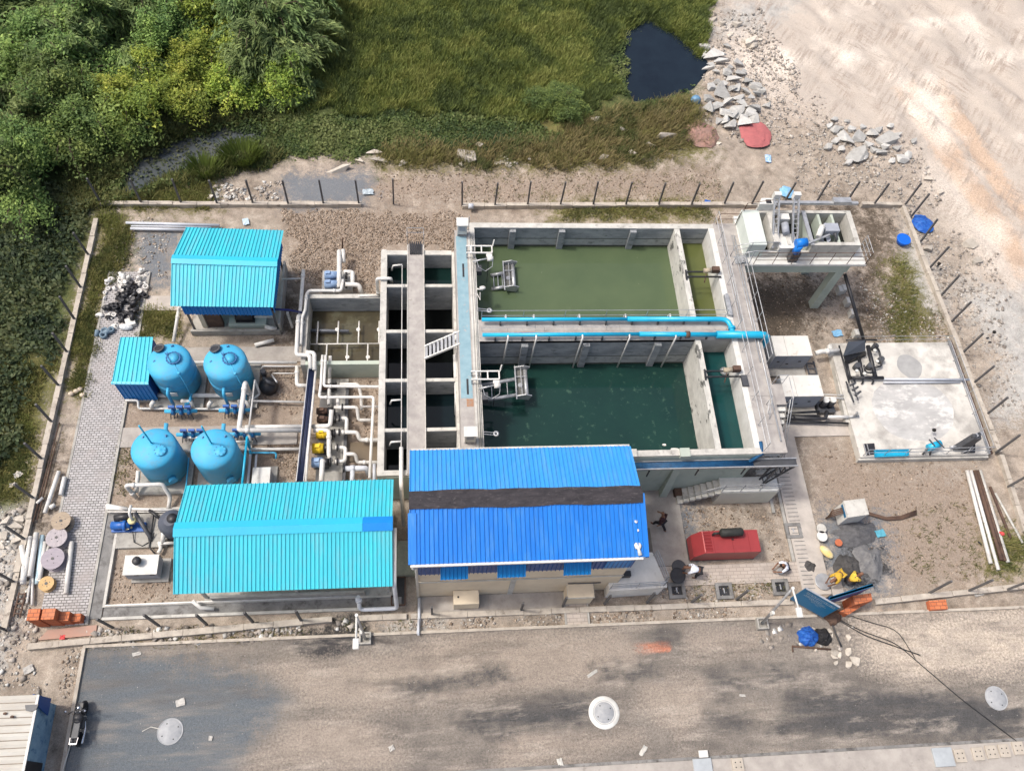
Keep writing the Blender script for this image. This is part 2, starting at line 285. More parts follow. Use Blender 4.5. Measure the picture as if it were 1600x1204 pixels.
def zone_mat(name, base, zones, attrs, speck=.5, bump=.5, extra=None, amp=2.6):
    """base: two colours; zones: list of (light, dark, noise scale); one weight channel each"""
    m = bpy.data.materials.new(name); m.use_nodes = True; nt = m.node_tree; L = nt.links.new
    b = nt.nodes['Principled BSDF']; b.inputs['Roughness'].default_value = .95; b.inputs['Specular IOR Level'].default_value = .15
    gp = _n(nt, 'ShaderNodeNewGeometry'); P = gp.outputs['Position']
    def noise(sc, det=5, ro=.65, st=None, rot=0.):
        v = P
        if st:
            mp0 = _n(nt, 'ShaderNodeMapping'); mp0.inputs['Rotation'].default_value = (0, 0, rot); L(P, mp0.inputs[0])
            mp = _n(nt, 'ShaderNodeMapping'); mp.inputs['Scale'].default_value = st; L(mp0.outputs[0], mp.inputs[0]); v = mp.outputs[0]
        n = _n(nt, 'ShaderNodeTexNoise'); n.inputs['Scale'].default_value = sc; n.inputs['Detail'].default_value = det; n.inputs['Roughness'].default_value = ro; L(v, n.inputs['Vector']); return n.outputs['Fac']
    def ramp(f, lo, hi, a=0, c=1):
        r = _n(nt, 'ShaderNodeMapRange'); r.inputs[1].default_value = lo; r.inputs[2].default_value = hi; r.inputs[3].default_value = a; r.inputs[4].default_value = c; L(f, r.inputs[0]); return r.outputs[0]
    def mix(f, a, c):
        x = _n(nt, 'ShaderNodeMix', data_type='RGBA')
        L(f, x.inputs[0])
        for k, s in ((6, a), (7, c)):
            if isinstance(s, tuple): x.inputs[k].default_value = (*s, 1)
            else: L(s, x.inputs[k])
        return x.outputs[2]
    def math_(op, a, c):
        x = _n(nt, 'ShaderNodeMath', operation=op)
        for k, s in ((0, a), (1, c)):
            if isinstance(s, (int, float)): x.inputs[k].default_value = s
            else: L(s, x.inputs[k])
        return x.outputs[0]
    big = noise(.35, 6, .6); mid = noise(1.6, 6, .68); fine = noise(9, 5, .7); vf = noise(26, 4, .75)
    mf = math_('ADD', math_('MULTIPLY', mid, .5), math_('MULTIPLY', fine, .5))
    col = mix(ramp(mf, .38, .62), base[0], base[1])
    col = mix(ramp(big, .45, .68, 0, .7), col, base[2])
    col = mix(ramp(noise(.9, 5, .6), .55, .68, 0, .6), col, base[3] if len(base) > 3 else base[0])
    if len(base) > 3: col = mix(ramp(noise(.55, 6, .7), .53, .66, 0, .75), col, base[4])
    seps = []
    for a in attrs:
        at_ = _n(nt, 'ShaderNodeAttribute', attribute_name=a); sp = _n(nt, 'ShaderNodeSeparateColor'); L(at_.outputs['Color'], sp.inputs[0]); seps += [sp.outputs[0], sp.outputs[1], sp.outputs[2]]
    for i, z in enumerate(zones):
        if z is None: continue
        lo, hi, k = z
        w = math_('ADD', seps[i], math_('MULTIPLY', math_('SUBTRACT', mf, .5), amp)); w = math_('MULTIPLY', ramp(w, .3, .7), ramp(seps[i], .01, .15))
        zc = mix(ramp(mf if k == 0 else (mid if k == 1 else fine), .36, .64), lo, hi)
        col = mix(w, col, zc)
    if extra: col = extra(nt, col, mix, ramp, noise, math_, P, seps)
    # pale grit and dark crumbs
    vo = _n(nt, 'ShaderNodeTexVoronoi'); vo.inputs['Scale'].default_value = 5.5; L(P, vo.inputs['Vector'])
    sp = ramp(vo.outputs['Distance'], .16, .06); rnd = _n(nt, 'ShaderNodeSeparateColor'); L(vo.outputs['Color'], rnd.inputs[0])
    gate = math_('MULTIPLY', math_('GREATER_THAN', rnd.outputs[0], .72), ramp(mid, .42, .58))
    col = mix(math_('MULTIPLY', math_('MULTIPLY', sp, gate), speck), col, (.62, .58, .52))
    vo2 = _n(nt, 'ShaderNodeTexVoronoi'); vo2.inputs['Scale'].default_value = 9; L(P, vo2.inputs['Vector'])
    col = mix(math_('MULTIPLY', ramp(vo2.outputs['Distance'], .2, .08), .35 * speck), col, (.06, .05, .04))
    # multiplied small scale contrast
    col2 = _n(nt, 'ShaderNodeHueSaturation'); L(col, col2.inputs['Color']); L(ramp(math_('ADD', math_('MULTIPLY', vf, .5), math_('MULTIPLY', fine, .5)), .36, .64, .5, 1.5), col2.inputs['Value'])
    L(col2.outputs[0], b.inputs['Base Color'])
    hgt = math_('ADD', math_('MULTIPLY', fine, .6), math_('MULTIPLY', vf, .4))
    bp = _n(nt, 'ShaderNodeBump'); bp.inputs['Strength'].default_value = bump; bp.inputs['Distance'].default_value = .12; L(hgt, bp.inputs['Height']); L(bp.outputs[0], b.inputs['Normal'])
    return m
GROUND = zone_mat('bare_ground', ((.49, .415, .34), (.19, .158, .126), (.30, .26, .215), (.49, .43, .36), (.155, .125, .098)),
    [((.105, .125, .045), (.055, .07, .026), 0), ((.57, .50, .43), (.36, .315, .27), 2), ((.56, .55, .52), (.28, .265, .24), 0), ((.15, .12, .09), (.065, .052, .04), 0),
     ((.40, .325, .26), (.18, .142, .11), 2), ((.21, .222, .235), (.125, .135, .148), 2), ((.20, .18, .07), (.11, .105, .04), 0), ((.54, .405, .30), (.44, .335, .255), 2), ((.07, .066, .062), (.035, .034, .034), 0)],
    ['za', 'zb', 'zc'], extra=lambda nt, col, mix, ramp, noise, math_, P, seps: mix(math_('MULTIPLY', ramp(noise(.45, 3, .5), .45, .62, 0, .75), math_('MULTIPLY', seps[1], ramp(noise(1.3, 4, .6, (3.2, .28, 1), .62), .46, .56))), mix(math_('MULTIPLY', ramp(noise(.3, 3, .5, (1, 1, 1.3)), .5, .66, 0, .8), math_('MULTIPLY', seps[1], ramp(noise(1.6, 4, .6, (3.0, .3, 1), -.75), .5, .6))), mix(math_('MULTIPLY', ramp(noise(.16, 4, .55), .5, .62, 0, .8), seps[1]), col, (.68, .61, .53)), (.34, .285, .24)), (.33, .275, .23)))
def add_attr(o, name, r, g, b):
    c = np.stack([r, g, b, np.ones_like(r)], -1).astype(np.float32); a = o.data.color_attributes.new(name, 'FLOAT_COLOR', 'POINT'); a.data.foreach_set('color', c.ravel())
g = sheet_np('ground', np.stack([gx, gy, gz], -1), gf, GROUND, True); tag(g, kind='structure')
for k, nme in enumerate(('za', 'zb', 'zc')): add_attr(g, nme, *ZW[3 * k:3 * k + 3])

# ------------------------------------------------------------------ road
rx = np.arange(-15.6, 60.01, .25); ry = np.arange(-2.5, 8.26, .25); AX, AY = np.meshgrid(rx, ry); ax_ = AX.ravel(); ay_ = AY.ravel()
RG = [(134, 1010), (250, 1030), (400, 1060), (455, 1090), (400, 1150), (360, 1240), (60, 1240)]
RSAND = [(1330, 965), (1650, 940), (1650, 1035), (1500, 1060), (1420, 1075), (1360, 1040)]
RBLK = [(455, 1000), (560, 985), (565, 1005), (530, 1030), (490, 1034), (462, 1022)]
RORA = [(984, 1004), (1044, 1002), (1050, 1016), (992, 1022)]
RDUST = [[(420, 1040), (620, 1020), (700, 990), (1000, 985), (1010, 1060), (860, 1075), (560, 1110), (480, 1100)], [(380, 1204), (460, 1130), (560, 1110), (640, 1180), (600, 1204)], [(1000, 1050), (1110, 1060), (1110, 1120), (1060, 1150), (1000, 1100)], [(1060, 985), (1200, 985), (1200, 1020), (1080, 1030)], [(780, 1130), (1000, 1150), (900, 1190), (780, 1200)]]
RDARK = [[(600, 1075), (780, 1040), (800, 1058), (640, 1090)], [(700, 1125), (860, 1085), (930, 1090), (920, 1130), (780, 1150)], [(930, 1045), (1020, 1035), (1040, 1060), (940, 1062)], [(1100, 1050), (1230, 1045), (1240, 1062), (1110, 1072)], [(1230, 1080), (1500, 1080), (1600, 1100), (1600, 1150), (1200, 1150)], [(985, 990), (1060, 988), (1058, 998), (990, 1000)], [(1100, 1100), (1170, 1110), (1160, 1135), (1100, 1125)]]
ROADM = zone_mat('dusty_asphalt', ((.225, .20, .175), (.122, .111, .10), (.275, .245, .21)),
    [((.175, .195, .212), (.078, .09, .10), 2), ((.52, .445, .36), (.36, .31, .26), 1), ((.06, .06, .064), (.03, .03, .033), 2), ((.56, .19, .10), (.42, .17, .11), 1), ((.37, .315, .26), (.24, .205, .175), 0), ((.105, .102, .10), (.06, .06, .061), 0)],
    ['ra', 'rb'], speck=.5, bump=.5, amp=1.7,
    extra=lambda nt, col, mix, ramp, noise, math_, P, seps: mix(math_('MULTIPLY', ramp(noise(1.4, 6, .68, (.16, 1.3, 1), .05), .54, .68, 0, .5), math_('MULTIPLY', ramp(noise(.3, 3, .5), .4, .6), math_('SUBTRACT', 1, seps[0]))), mix(math_('MULTIPLY', ramp(noise(1.5, 6, .7, (.2, .8, 1), -.04), .52, .68, 0, .6), math_('SUBTRACT', 1, seps[0])), mix(ramp(noise(1.0, 6, .62, (.22, 1.1, 1)), *(.46, .66, 0, .6)), col, mix(ramp(noise(.8, 5, .6, (.15, .9, 1)), .45, .6), (.125, .112, .10), (.34, .295, .245))), (.42, .37, .315)), (.085, .08, .076)))
rd = sheet_np('road', np.stack([ax_, ay_, .012 * (fbm(ax_ / 3, ay_ / 1.2, 41) - .5) + .004], -1), np.stack([(i := np.arange(len(rx) * len(ry)).reshape(len(ry), len(rx)))[:-1, :-1], i[:-1, 1:], i[1:, 1:], i[1:, :-1]], -1).reshape(-1, 4), ROADM, True)
tag(rd, kind='structure')
add_attr(rd, 'ra', zw(RG, ax_, ay_, 2.2), zw(RSAND, ax_, ay_, 2.4), zw(RBLK, ax_, ay_, .5)); add_attr(rd, 'rb', zw(RORA, ax_, ay_, .3), zw(RDUST, ax_, ay_, 1.8), zw(RDARK, ax_, ay_, 1.3))

# ------------------------------------------------------------------ water
WN = [0]
def water(name, poly, z, c1, c2, scale=1.2, c3=None, s3=5, w3=(.6, .66), rough=.04, bump=.02, structure=True):
    WN[0] += 1; m = M('%s_surface_%d' % (name, WN[0]), c1, c2, scale, rough, c3=c3, s3=s3, w3=w3, bump=bump, bscale=3, spec=.5); m.node_tree.nodes['Principled BSDF'].inputs['IOR'].default_value = 1.33
    b = MB(); b.add([(x, y, z) for x, y in poly], [tuple(range(len(poly)))]); return struct(b, name, m)
def smooth_poly(P, k=3):
    for _ in range(k):
        Q = []
        for i in range(len(P)):
            a, b = P[i], P[(i + 1) % len(P)]; Q += [(a[0] * .75 + b[0] * .25, a[1] * .75 + b[1] * .25), (a[0] * .25 + b[0] * .75, a[1] * .25 + b[1] * .75)]
        P = Q
    return P
def grow(P, d):
    cx = sum(p[0] for p in P) / len(P); cy = sum(p[1] for p in P) / len(P)
    return [(x + (x - cx) / math.hypot(x - cx, y - cy) * d, y + (y - cy) / math.hypot(x - cx, y - cy) * d) for x, y in P]
water('pond_water', grow(smooth_poly(POND, 2), .9), -.34, (.008, .013, .021), (.012, .02, .03), .5, bump=.01)
water('creek_water', grow(smooth_poly(CREEK, 2), 1.0), -.30, (.06, .072, .082), (.09, .098, .098), .8, bump=.03)

# ------------------------------------------------------------------ low vegetation (nobody could count it)
def leaf_mat(name, tint=(1, 1, 1), rnd=0.):
    m = bpy.data.materials.new(name); m.use_nodes = True; nt = m.node_tree; L = nt.links.new; b = nt.nodes['Principled BSDF']
    a = _n(nt, 'ShaderNodeAttribute', attribute_name='leaf'); out = a.outputs['Color']
    hs = _n(nt, 'ShaderNodeHueSaturation'); oi = _n(nt, 'ShaderNodeObjectInfo'); r = _n(nt, 'ShaderNodeMapRange'); r.inputs[3].default_value = 1 - rnd; r.inputs[4].default_value = 1 + rnd
    L(oi.outputs['Random'], r.inputs[0]); L(r.outputs[0], hs.inputs['Value']); L(out, hs.inputs['Color'])
    r2 = _n(nt, 'ShaderNodeMapRange'); r2.inputs[3].default_value = .5 - rnd * .11; r2.inputs[4].default_value = .5; L(oi.outputs['Random'], r2.inputs[0]); L(r2.outputs[0], hs.inputs['Hue'])
    L(hs.outputs[0], b.inputs['Base Color']); b.inputs['Roughness'].default_value = .6; b.inputs['Specular IOR Level'].default_value = .25
    b.inputs['Transmission Weight'].default_value = 0
    tr = _n(nt, 'ShaderNodeBsdfTranslucent'); L(hs.outputs[0], tr.inputs[0]); ms = _n(nt, 'ShaderNodeMixShader'); ms.inputs[0].default_value = .28
    L(b.outputs[0], ms.inputs[1]); L(tr.outputs[0], ms.inputs[2]); L(ms.outputs[0], nt.nodes['Material Output'].inputs[0]); return m
LEAF = leaf_mat('leaf_green', rnd=.22); GRASSM = leaf_mat('grass_blade')
def quads_obj(name, Q, C, mat):
    """Q (n,4,3) quads with colours C (n,3)"""
    n = len(Q); o = sheet_np(name, Q.reshape(-1, 3), np.arange(4 * n).reshape(n, 4), mat)
    c = np.repeat(np.concatenate([C, np.ones((n, 1))], 1), 4, 0).astype(np.float32); a = o.data.color_attributes.new('leaf', 'FLOAT_COLOR', 'POINT'); a.data.foreach_set('color', c.ravel()); return o
def sample(poly, n, excl=(), jag=1.0):
    P = np.array(pxpoly(poly) if poly[0][0] is not None else poly); lo = P.min(0); hi = P.max(0); lo = np.maximum(lo, [-44, -5]); hi = np.minimum(hi, [60, 66]); out = np.zeros((0, 2))
    while len(out) < n:
        q = RNG.random((n, 2)) * (hi - lo) + lo; d = sdist(P, q[:, 0], q[:, 1]); e = (fbm(q[:, 0] / 1.1, q[:, 1] / 1.1, 77) - .5) * 2.6 * jag
        k = d + e > 0
        for ex in excl: k &= sdist(np.array(ex), q[:, 0], q[:, 1]) < (fbm(q[:, 0] / .6, q[:, 1] / .6, 78) - .5) * .9
        out = np.concatenate([out, q[k]])
    return out[:n]
def gheight(q):
    ix = np.clip(np.searchsorted(xs, q[:, 0]) - 1, 0, nx - 2); iy = np.clip(np.searchsorted(ys, q[:, 1]) - 1, 0, ny - 2); G = gz.reshape(ny, nx)
    fx = (q[:, 0] - xs[ix]) / (xs[ix + 1] - xs[ix]); fy = (q[:, 1] - ys[iy]) / (ys[iy + 1] - ys[iy])
    return (G[iy, ix] * (1 - fx) + G[iy, ix + 1] * fx) * (1 - fy) + (G[iy + 1, ix] * (1 - fx) + G[iy + 1, ix + 1] * fx) * fy
def gh(x, y): return float(gheight(np.array([[x, y]]))[0])
def grass(name, pts, blades, h, w, cols, lean=.5, clump=.12, cscale=2.5):
    n = len(pts); B = np.repeat(pts, blades, 0); N = len(B); B = B + RNG.normal(0, clump, (N, 2)); z = gheight(B) - .03
    patch = fbm(B[:, 0] / cscale, B[:, 1] / cscale, 55); p2 = fbm(B[:, 0] / .7, B[:, 1] / .7, 56)
    H = h * (.55 + .8 * RNG.random(N)) * (.72 + .5 * patch); a = RNG.random(N) * 6.283; wd = a + 1.57; ln = lean * (.4 + RNG.random(N)) * H
    dirx = np.cos(a) * ln + .12 * H; diry = np.sin(a) * ln - .10 * H; ux = np.cos(wd) * w * .5; uy = np.sin(wd) * w * .5
    t = np.stack([B[:, 0] + dirx, B[:, 1] + diry, z + H], -1); b0 = np.stack([B[:, 0] - ux, B[:, 1] - uy, z], -1); b1 = np.stack([B[:, 0] + ux, B[:, 1] + uy, z], -1)
    Q = np.stack([b0, b1, t + np.stack([ux, uy, 0 * ux], -1) * .35, t - np.stack([ux, uy, 0 * ux], -1) * .35], 1)
    c = np.array(cols); f = np.clip((patch - .5) * 2.2 + .5 + (p2 - .5) * 1.8 + RNG.normal(0, .22, N), 0, .999) * (len(c) - 1); i = f.astype(int); fr = (f - i)[:, None]
    C = (c[i] * (1 - fr) + c[i + 1] * fr) * (.8 + .4 * RNG.random((N, 1)))
    return quads_obj(name, Q, C, GRASSM)
FIELD = [(470, -60), (1135, -60), (1115, 20), (1095, 80), (1088, 100), (1040, 60), (985, 40), (945, 90), (985, 150), (900, 185), (850, 190), (760, 180), (560, 170), (500, 180), (455, 170), (470, 90)]
tag(grass('meadow_grass', sample(FIELD, 26000, [grow(smooth_poly(POND, 2), .15)]), 7, .42, .062, [(.12, .155, .055), (.175, .22, .065), (.235, .275, .075), (.30, .32, .10)]), kind='stuff')
VERGE = [(600, 228), (700, 222), (860, 215), (960, 170), (1070, 150), (1110, 215), (1060, 245), (960, 262), (780, 262), (640, 262), (590, 250)]
tag(grass('dry_verge_grass', sample(VERGE, 2600, [POND]), 7, .4, .045, [(.11, .13, .045), (.20, .18, .075), (.30, .24, .12), (.21, .20, .07)], .8, .2), kind='stuff')
def sprinkle(name, polys, per, h, cols, lean=.8, bl=6, w=.04):
    pts = np.concatenate([sample(p, n) for p, n in zip(polys, per)]); return tag(grass(name, pts, bl, h, w, cols, lean, .16), kind='stuff')
sprinkle('strip_grass', Z_TURF[:3] + Z_TURF[4:], [2000, 1500, 800, 350, 300, 300, 200], .22, [(.10, .12, .04), (.18, .185, .06), (.26, .235, .09), (.20, .22, .065)])
def leaves(name, pts, h, size, cols, tilt=.6, mat=None, stack=1):
    B = np.repeat(pts, stack, 0); N = len(B); B = B + RNG.normal(0, .12, (N, 2)); patch = fbm(B[:, 0] / 1.6, B[:, 1] / 1.6, 91); z = np.maximum(gheight(B), -.3) + h * (.15 + RNG.random(N)) * (.4 + 1.2 * patch)
    nrm = np.stack([RNG.normal(0, tilt, N), RNG.normal(0, tilt, N), np.ones(N)], -1); nrm /= np.linalg.norm(nrm, axis=1)[:, None]
    a = RNG.normal(0, 1, (N, 3)); u = np.cross(nrm, a); u /= np.linalg.norm(u, axis=1)[:, None]; v = np.cross(nrm, u); s = (size * (.6 + .8 * RNG.random(N)))[:, None]
    c = np.stack([B[:, 0], B[:, 1], z], -1); Q = np.stack([c - u * s, c - v * s * .6, c + u * s, c + v * s * .6], 1)
    k = np.array(cols); f = np.clip((patch - .5) * 2.5 + .5 + RNG.normal(0, .25, N), 0, .999) * (len(k) - 1); i = f.astype(int); fr = (f - i)[:, None]
    C = (k[i] * (1 - fr) + k[i + 1] * fr) * (.75 + .5 * RNG.random((N, 1))); return quads_obj(name, Q, C, mat or GRASSM)
HYA = [(395, 205), (470, 175), (560, 165), (760, 175), (850, 190), (880, 215), (820, 232), (700, 236), (600, 236), (520, 250), (440, 245), (400, 235)]
LEFT = [(-330, 300), (0, 285), (60, 275), (145, 320), (125, 400), (95, 470), (70, 560), (40, 660), (10, 760), (-200, 820), (-400, 700)]
COLH = [(.055, .085, .03), (.085, .125, .038), (.12, .16, .048), (.17, .20, .07)]
tag(leaves('hyacinth_leaves', np.concatenate([sample(HYA, 9000), sample([(930, 70), (985, 60), (990, 155), (1060, 145), (1085, 110), (1100, 130), (1060, 168), (980, 168), (940, 140)], 1500, [POND])]), .15, .09, COLH, .7, stack=2), kind='stuff')
tag(leaves('marsh_leaves', sample(LEFT, 17000), .45, .12, [(.04, .06, .03), (.06, .085, .037), (.085, .11, .048), (.12, .135, .06)], .7, stack=2), kind='stuff')
BANK = [(95, 340), (100, 260), (150, 220), (230, 190), (320, 178), (425, 165), (440, 200), (415, 205), (350, 198), (300, 210), (245, 235), (200, 268), (178, 300), (205, 300), (330, 245), (375, 235), (420, 218), (450, 235), (420, 255), (330, 275), (200, 312)]
tag(leaves('bank_weeds', sample(BANK, 4200, jag=.4), .3, .11, COLH, .7, stack=2), kind='stuff')
tag(grass('bank_grass', sample(BANK, 2400, jag=.5), 7, .45, .05, [(.07, .09, .035), (.13, .15, .05), (.20, .20, .075)], .7, .18), kind='stuff')
WEED = [[(1440, 780), (1600, 800), (1600, 910), (1400, 900)], [(1380, 420), (1470, 500), (1490, 530), (1380, 520)], [(1060, 905), (1240, 900), (1240, 940), (1060, 940)], [(140, 985), (640, 965), (640, 995), (140, 1008)], [(180, 690), (215, 690), (200, 780), (170, 780)], [(720, 240), (1130, 240), (1130, 320), (720, 320)], [(870, 318), (1110, 318), (1110, 344), (870, 344)]]
tag(grass('yard_weeds', np.concatenate([sample(p, n) for p, n in zip(WEED, (120, 160, 60, 110, 40, 160, 260))]), 8, .16, .035, [(.09, .10, .035), (.16, .16, .055), (.22, .19, .08)], .9, .1), kind='stuff')
tag(leaves('creek_weed', sample([(170, 300), (200, 255), (300, 205), (410, 190), (420, 215), (350, 240), (330, 262), (220, 300)], 700, jag=.3), .12, .10, [(.05, .07, .035), (.08, .10, .05), (.12, .13, .07)], .5), kind='stuff')
# ------------------------------------------------------------------ setting: paths, kerbs, gutters
def brick_mat(name, c1, c2, mort, bw, bh, ms=.06, rot=0., rough=.9, stain=(.3, .28, .26), face=False):
    m = bpy.data.materials.new(name); m.use_nodes = True; nt = m.node_tree; L = nt.links.new; b = nt.nodes['Principled BSDF']; b.inputs['Roughness'].default_value = rough; b.inputs['Specular IOR Level'].default_value = .2
    gp = _n(nt, 'ShaderNodeNewGeometry'); mp = _n(nt, 'ShaderNodeMapping'); mp.inputs['Rotation'].default_value = (R_(90) if face else 0, 0, rot); L(gp.outputs['Position'], mp.inputs[0])
    br = _n(nt, 'ShaderNodeTexBrick'); br.inputs['Color1'].default_value = (*c1, 1); br.inputs['Color2'].default_value = (*c2, 1); br.inputs['Mortar'].default_value = (*mort, 1)
    br.inputs['Scale'].default_value = 1; br.inputs['Brick Width'].default_value = bw; br.inputs['Row Height'].default_value = bh; br.inputs['Mortar Size'].default_value = ms * bh; br.inputs['Bias'].default_value = -.2; L(mp.outputs[0], br.inputs['Vector'])
    n = _n(nt, 'ShaderNodeTexNoise'); n.inputs['Scale'].default_value = .9; n.inputs['Detail'].default_value = 6; L(gp.outputs['Position'], n.inputs['Vector']); r = _n(nt, 'ShaderNodeMapRange'); r.inputs[1].default_value = .5; r.inputs[2].default_value = .72; r.inputs[4].default_value = .75; L(n.outputs['Fac'], r.inputs[0])
    x = _n(nt, 'ShaderNodeMix', data_type='RGBA'); x.inputs[7].default_value = (*stain, 1); L(r.outputs[0], x.inputs[0]); L(br.outputs['Color'], x.inputs[6]); L(x.outputs[2], b.inputs['Base Color'])
    bp = _n(nt, 'ShaderNodeBump'); bp.inputs['Strength'].default_value = .5; bp.inputs['Distance'].default_value = .02; bp.invert = True; L(br.outputs['Fac'], bp.inputs['Height']); L(bp.outputs[0], b.inputs['Normal']); return m
PAVER = brick_mat('paver_blocks', (.46, .445, .44), (.33, .32, .315), (.14, .132, .125), .24, .13, .13, R_(0), stain=(.33, .30, .285))
PAVER2 = brick_mat('path_blocks', (.47, .41, .355), (.42, .365, .315), (.30, .265, .235), .36, .18, .07, stain=(.28, .25, .22))
BRICK = brick_mat('orange_brick', (.52, .15, .065), (.40, .105, .045), (.30, .12, .07), .24, .09, .1, R_(20), stain=(.46, .2, .12), face=True)
BRICKT = brick_mat('orange_brick_top', (.58, .19, .085), (.46, .14, .06), (.26, .10, .06), .30, .18, .1, stain=(.5, .23, .14))
PATHM = M('path_concrete', (.40, .37, .335), (.30, .275, .25), 1.3, .92, bump=.2, c3=(.20, .18, .16), s3=2.2, w3=(.6, .78))
PATHP = M('pale_path_concrete', (.50, .455, .405), (.38, .345, .31), 1.2, .92, bump=.2, c3=(.27, .25, .23), s3=2.2, w3=(.6, .78))
KERBM = M('kerb_concrete', (.50, .45, .38), (.36, .32, .27), 2.2, .92, bump=.25, c3=(.20, .17, .14), s3=2.4, w3=(.57, .7))
GUTM = M('gutter_cement', (.26, .255, .245), (.17, .168, .162), 1.2, .9, c3=(.085, .08, .075), s3=1.6, w3=(.5, .68), bump=.2)
def slab(name, x0, x1, y0, y1, z, mat, z0=-.15): return struct(MB().box(x0, x1, y0, y1, z0, z), name, mat)
slab('paver_path', -17.85, -15.80, 9.25, 28.9, .03, PAVER)
slab('path_kerb', -15.80, -15.68, 9.25, 28.9, .06, CON); slab('path_kerb', -17.97, -17.85, 12.5, 28.9, .05, CON)
slab('cross_path', -15.68, -6.9, 18.05, 19.15, .028, PATHM); slab('cross_path', -15.68, -12.2, 26.3, 27.25, .028, PATHP); slab('cross_path', -14.0, -6.9, 22.95, 23.9, .028, PATHM)
slab('gutter', -15.68, -15.16, 9.5, 14.7, .01, GUTM); slab('gutter', -15.1, -1.5, 9.55, 9.98, .012, GUTM)
slab('plot_kerb', -15.14, -15.02, 10.1, 13.6, .14, CONL); slab('plot_kerb', -15.14, -2.0, 9.98, 10.1, .12, CONL); slab('plot_kerb', -15.1, -3.2, 9.40, 9.53, .10, CONL)
slab('plot_kerb', -15.6, -11.3, 14.55, 14.75, .12, CONL)
b = MB(); b.box(-15.7, 60, 8.2, 8.33, -.15, .10); struct(b, 'road_kerb', KERBM)
b = MB(); b.hull4((-15.72, 8.2, .12), (-15.72, -2.5, .12), (-15.57, -2.5, .12), (-15.57, 8.2, .12), (0, 0, -.25)); struct(b, 'road_kerb', KERBM)
slab('yard_path', 9.0, 19.6, 10.0, 11.0, .026, PAVER2); slab('yard_path', 18.3, 19.75, 9.3, 19.2, .03, PATHP); slab('yard_path', 19.8, 20.4, 8.9, 10.2, .034, PATHP)
slab('yard_path', 18.55, 23.0, 17.9, 19.4, .034, PATHP); slab('yard_path', 10.2, 12.75, 11.02, 15.0, .024, PATHM); slab('yard_path', 9.3, 12.2, 13.1, 14.98, .029, PATHM)
b = MB()
for k in range(42): y = 9.6 + k * .22; b.box(18.42, 18.98, y, y + .045, .03, .034 + .001 * (k % 3))
struct(b, 'path_slots', GUTM)
slab('cable_trench', 17.6, 17.75, 13.6, 17.2, .05, CON); slab('cable_trench', 18.1, 18.25, 11.0, 18.9, .05, CON)
slab('entry_path', 6.35, 7.35, 8.34, 9.9, .03, PAVER2); slab('entry_path', 6.25, 6.34, 8.34, 9.9, .07, CON); slab('entry_path', 7.36, 7.45, 8.34, 9.9, .07, CON)
slab('apron', -.75, 6.24, 9.0, 9.93, .016, PATHM)
slab('roadside_path', -12.0, 60, .2, 2.16, .11, PATHM)
slab('gutter', -12.0, 60, 2.17, 2.3, .05, GUTM)

# ------------------------------------------------------------------ perimeter fences
def fence(label, beams, posts, ph=2.0, zt=.22):
    p0 = at(*posts[0]); t = thing('perimeter_fence', label, 'fence', (p0.x, p0.y, 0), 'fences round the yard')
    for (a, c) in beams:
        A = at(*a); Bv = at(*c); d = (Bv - A).normalized(); m = MB(); n = max(2, int((Bv - A).length / 1.3)); w = .13; pr = None
        for k in range(n):
            u = A.lerp(Bv, k / n); v = A.lerp(Bv, (k + .985) / n); z = zt + random.uniform(-.035, .03); o = d.cross(Vector((0, 0, 1))) * (w + random.uniform(-.012, .012))
            m.hull4(u - o + Vector((0, 0, z)), u + o + Vector((0, 0, z)), v + o + Vector((0, 0, z)), v - o + Vector((0, 0, z)), (0, 0, -z - .25))
        m.build('base_beam', KERBM, t)
    tops = []
    for q in posts:
        P = at(q[0], q[1]); hh = ph * random.uniform(.96, 1.04); ln = Vector((random.uniform(-.07, .07), random.uniform(-.07, .07), hh + .2)) if len(q) < 3 else Vector((q[2], q[3], q[4]))
        m = MB(); m.bar(P + Vector((0, 0, .05)), P + ln, .095); m.build('post', POST, t); tops.append(P + ln)
    return t
fence('fence of thin grey posts behind the cyan pump shed and ash bed', [((158, 320), (565, 321))], [(158.8, 319), (222, 319.5), (283.8, 319), (340, 320), (396, 320), (451, 321), (506, 321), (561, 321), (615, 319)])
fence('fence of thin grey posts behind the big green water tank', [((722, 323), (1225, 321)), ((1345, 320.5), (1408, 321))], [(722 + 51 * k, 322.7) for k in range(8)] + [(1130, 322), (1173, 321.4), (1222, 321.4), (1272.8, 320.4), (1319.6, 320.4), (1364, 321), (1414, 320)])
fence('fence of leaning grey posts along the quarry side of the yard', [((1410, 325), (1560, 708)), ((1562, 712), (1600, 832))], [(1423, 339), (1438, 378), (1452, 419), (1468.5, 463.5), (1484, 505), (1503, 552), (1520, 599), (1540, 648.5), (1555, 707.6), (1574, 760.6), (1597, 822)])
fence('low roadside fence with short posts beside the dirt plot at the right', [((1365, 941), (1640, 912))], [(1450, 927), (1510, 924), (1570, 922), (1632, 917)])
fence('roadside fence posts in front of the cream walled blue roof building', [((642, 963), (1240, 940)), ((560, 966), (636, 963))], [(675, 959.5), (814, 953), (879, 947), (943.6, 943.6), (1010, 941.6), (1080, 941), (1150, 936)], 1.55, .1)
fence('roadside fence with slanting grey posts below the long cyan roof', [((46, 1011), (520, 968))], [(178, 981), (249, 977.5), (324, 976), (396, 972), (471, 970)])
fence('fence of thin grey posts along the marsh at the left', [((152, 345), (9, 985))], [(140, 401), (128, 451.6), (118, 501), (106, 551.6), (93, 604), (82.5, 661), (67.4, 718.6), (54.6, 779.5), (40, 843), (23.5, 910), (10, 984)])
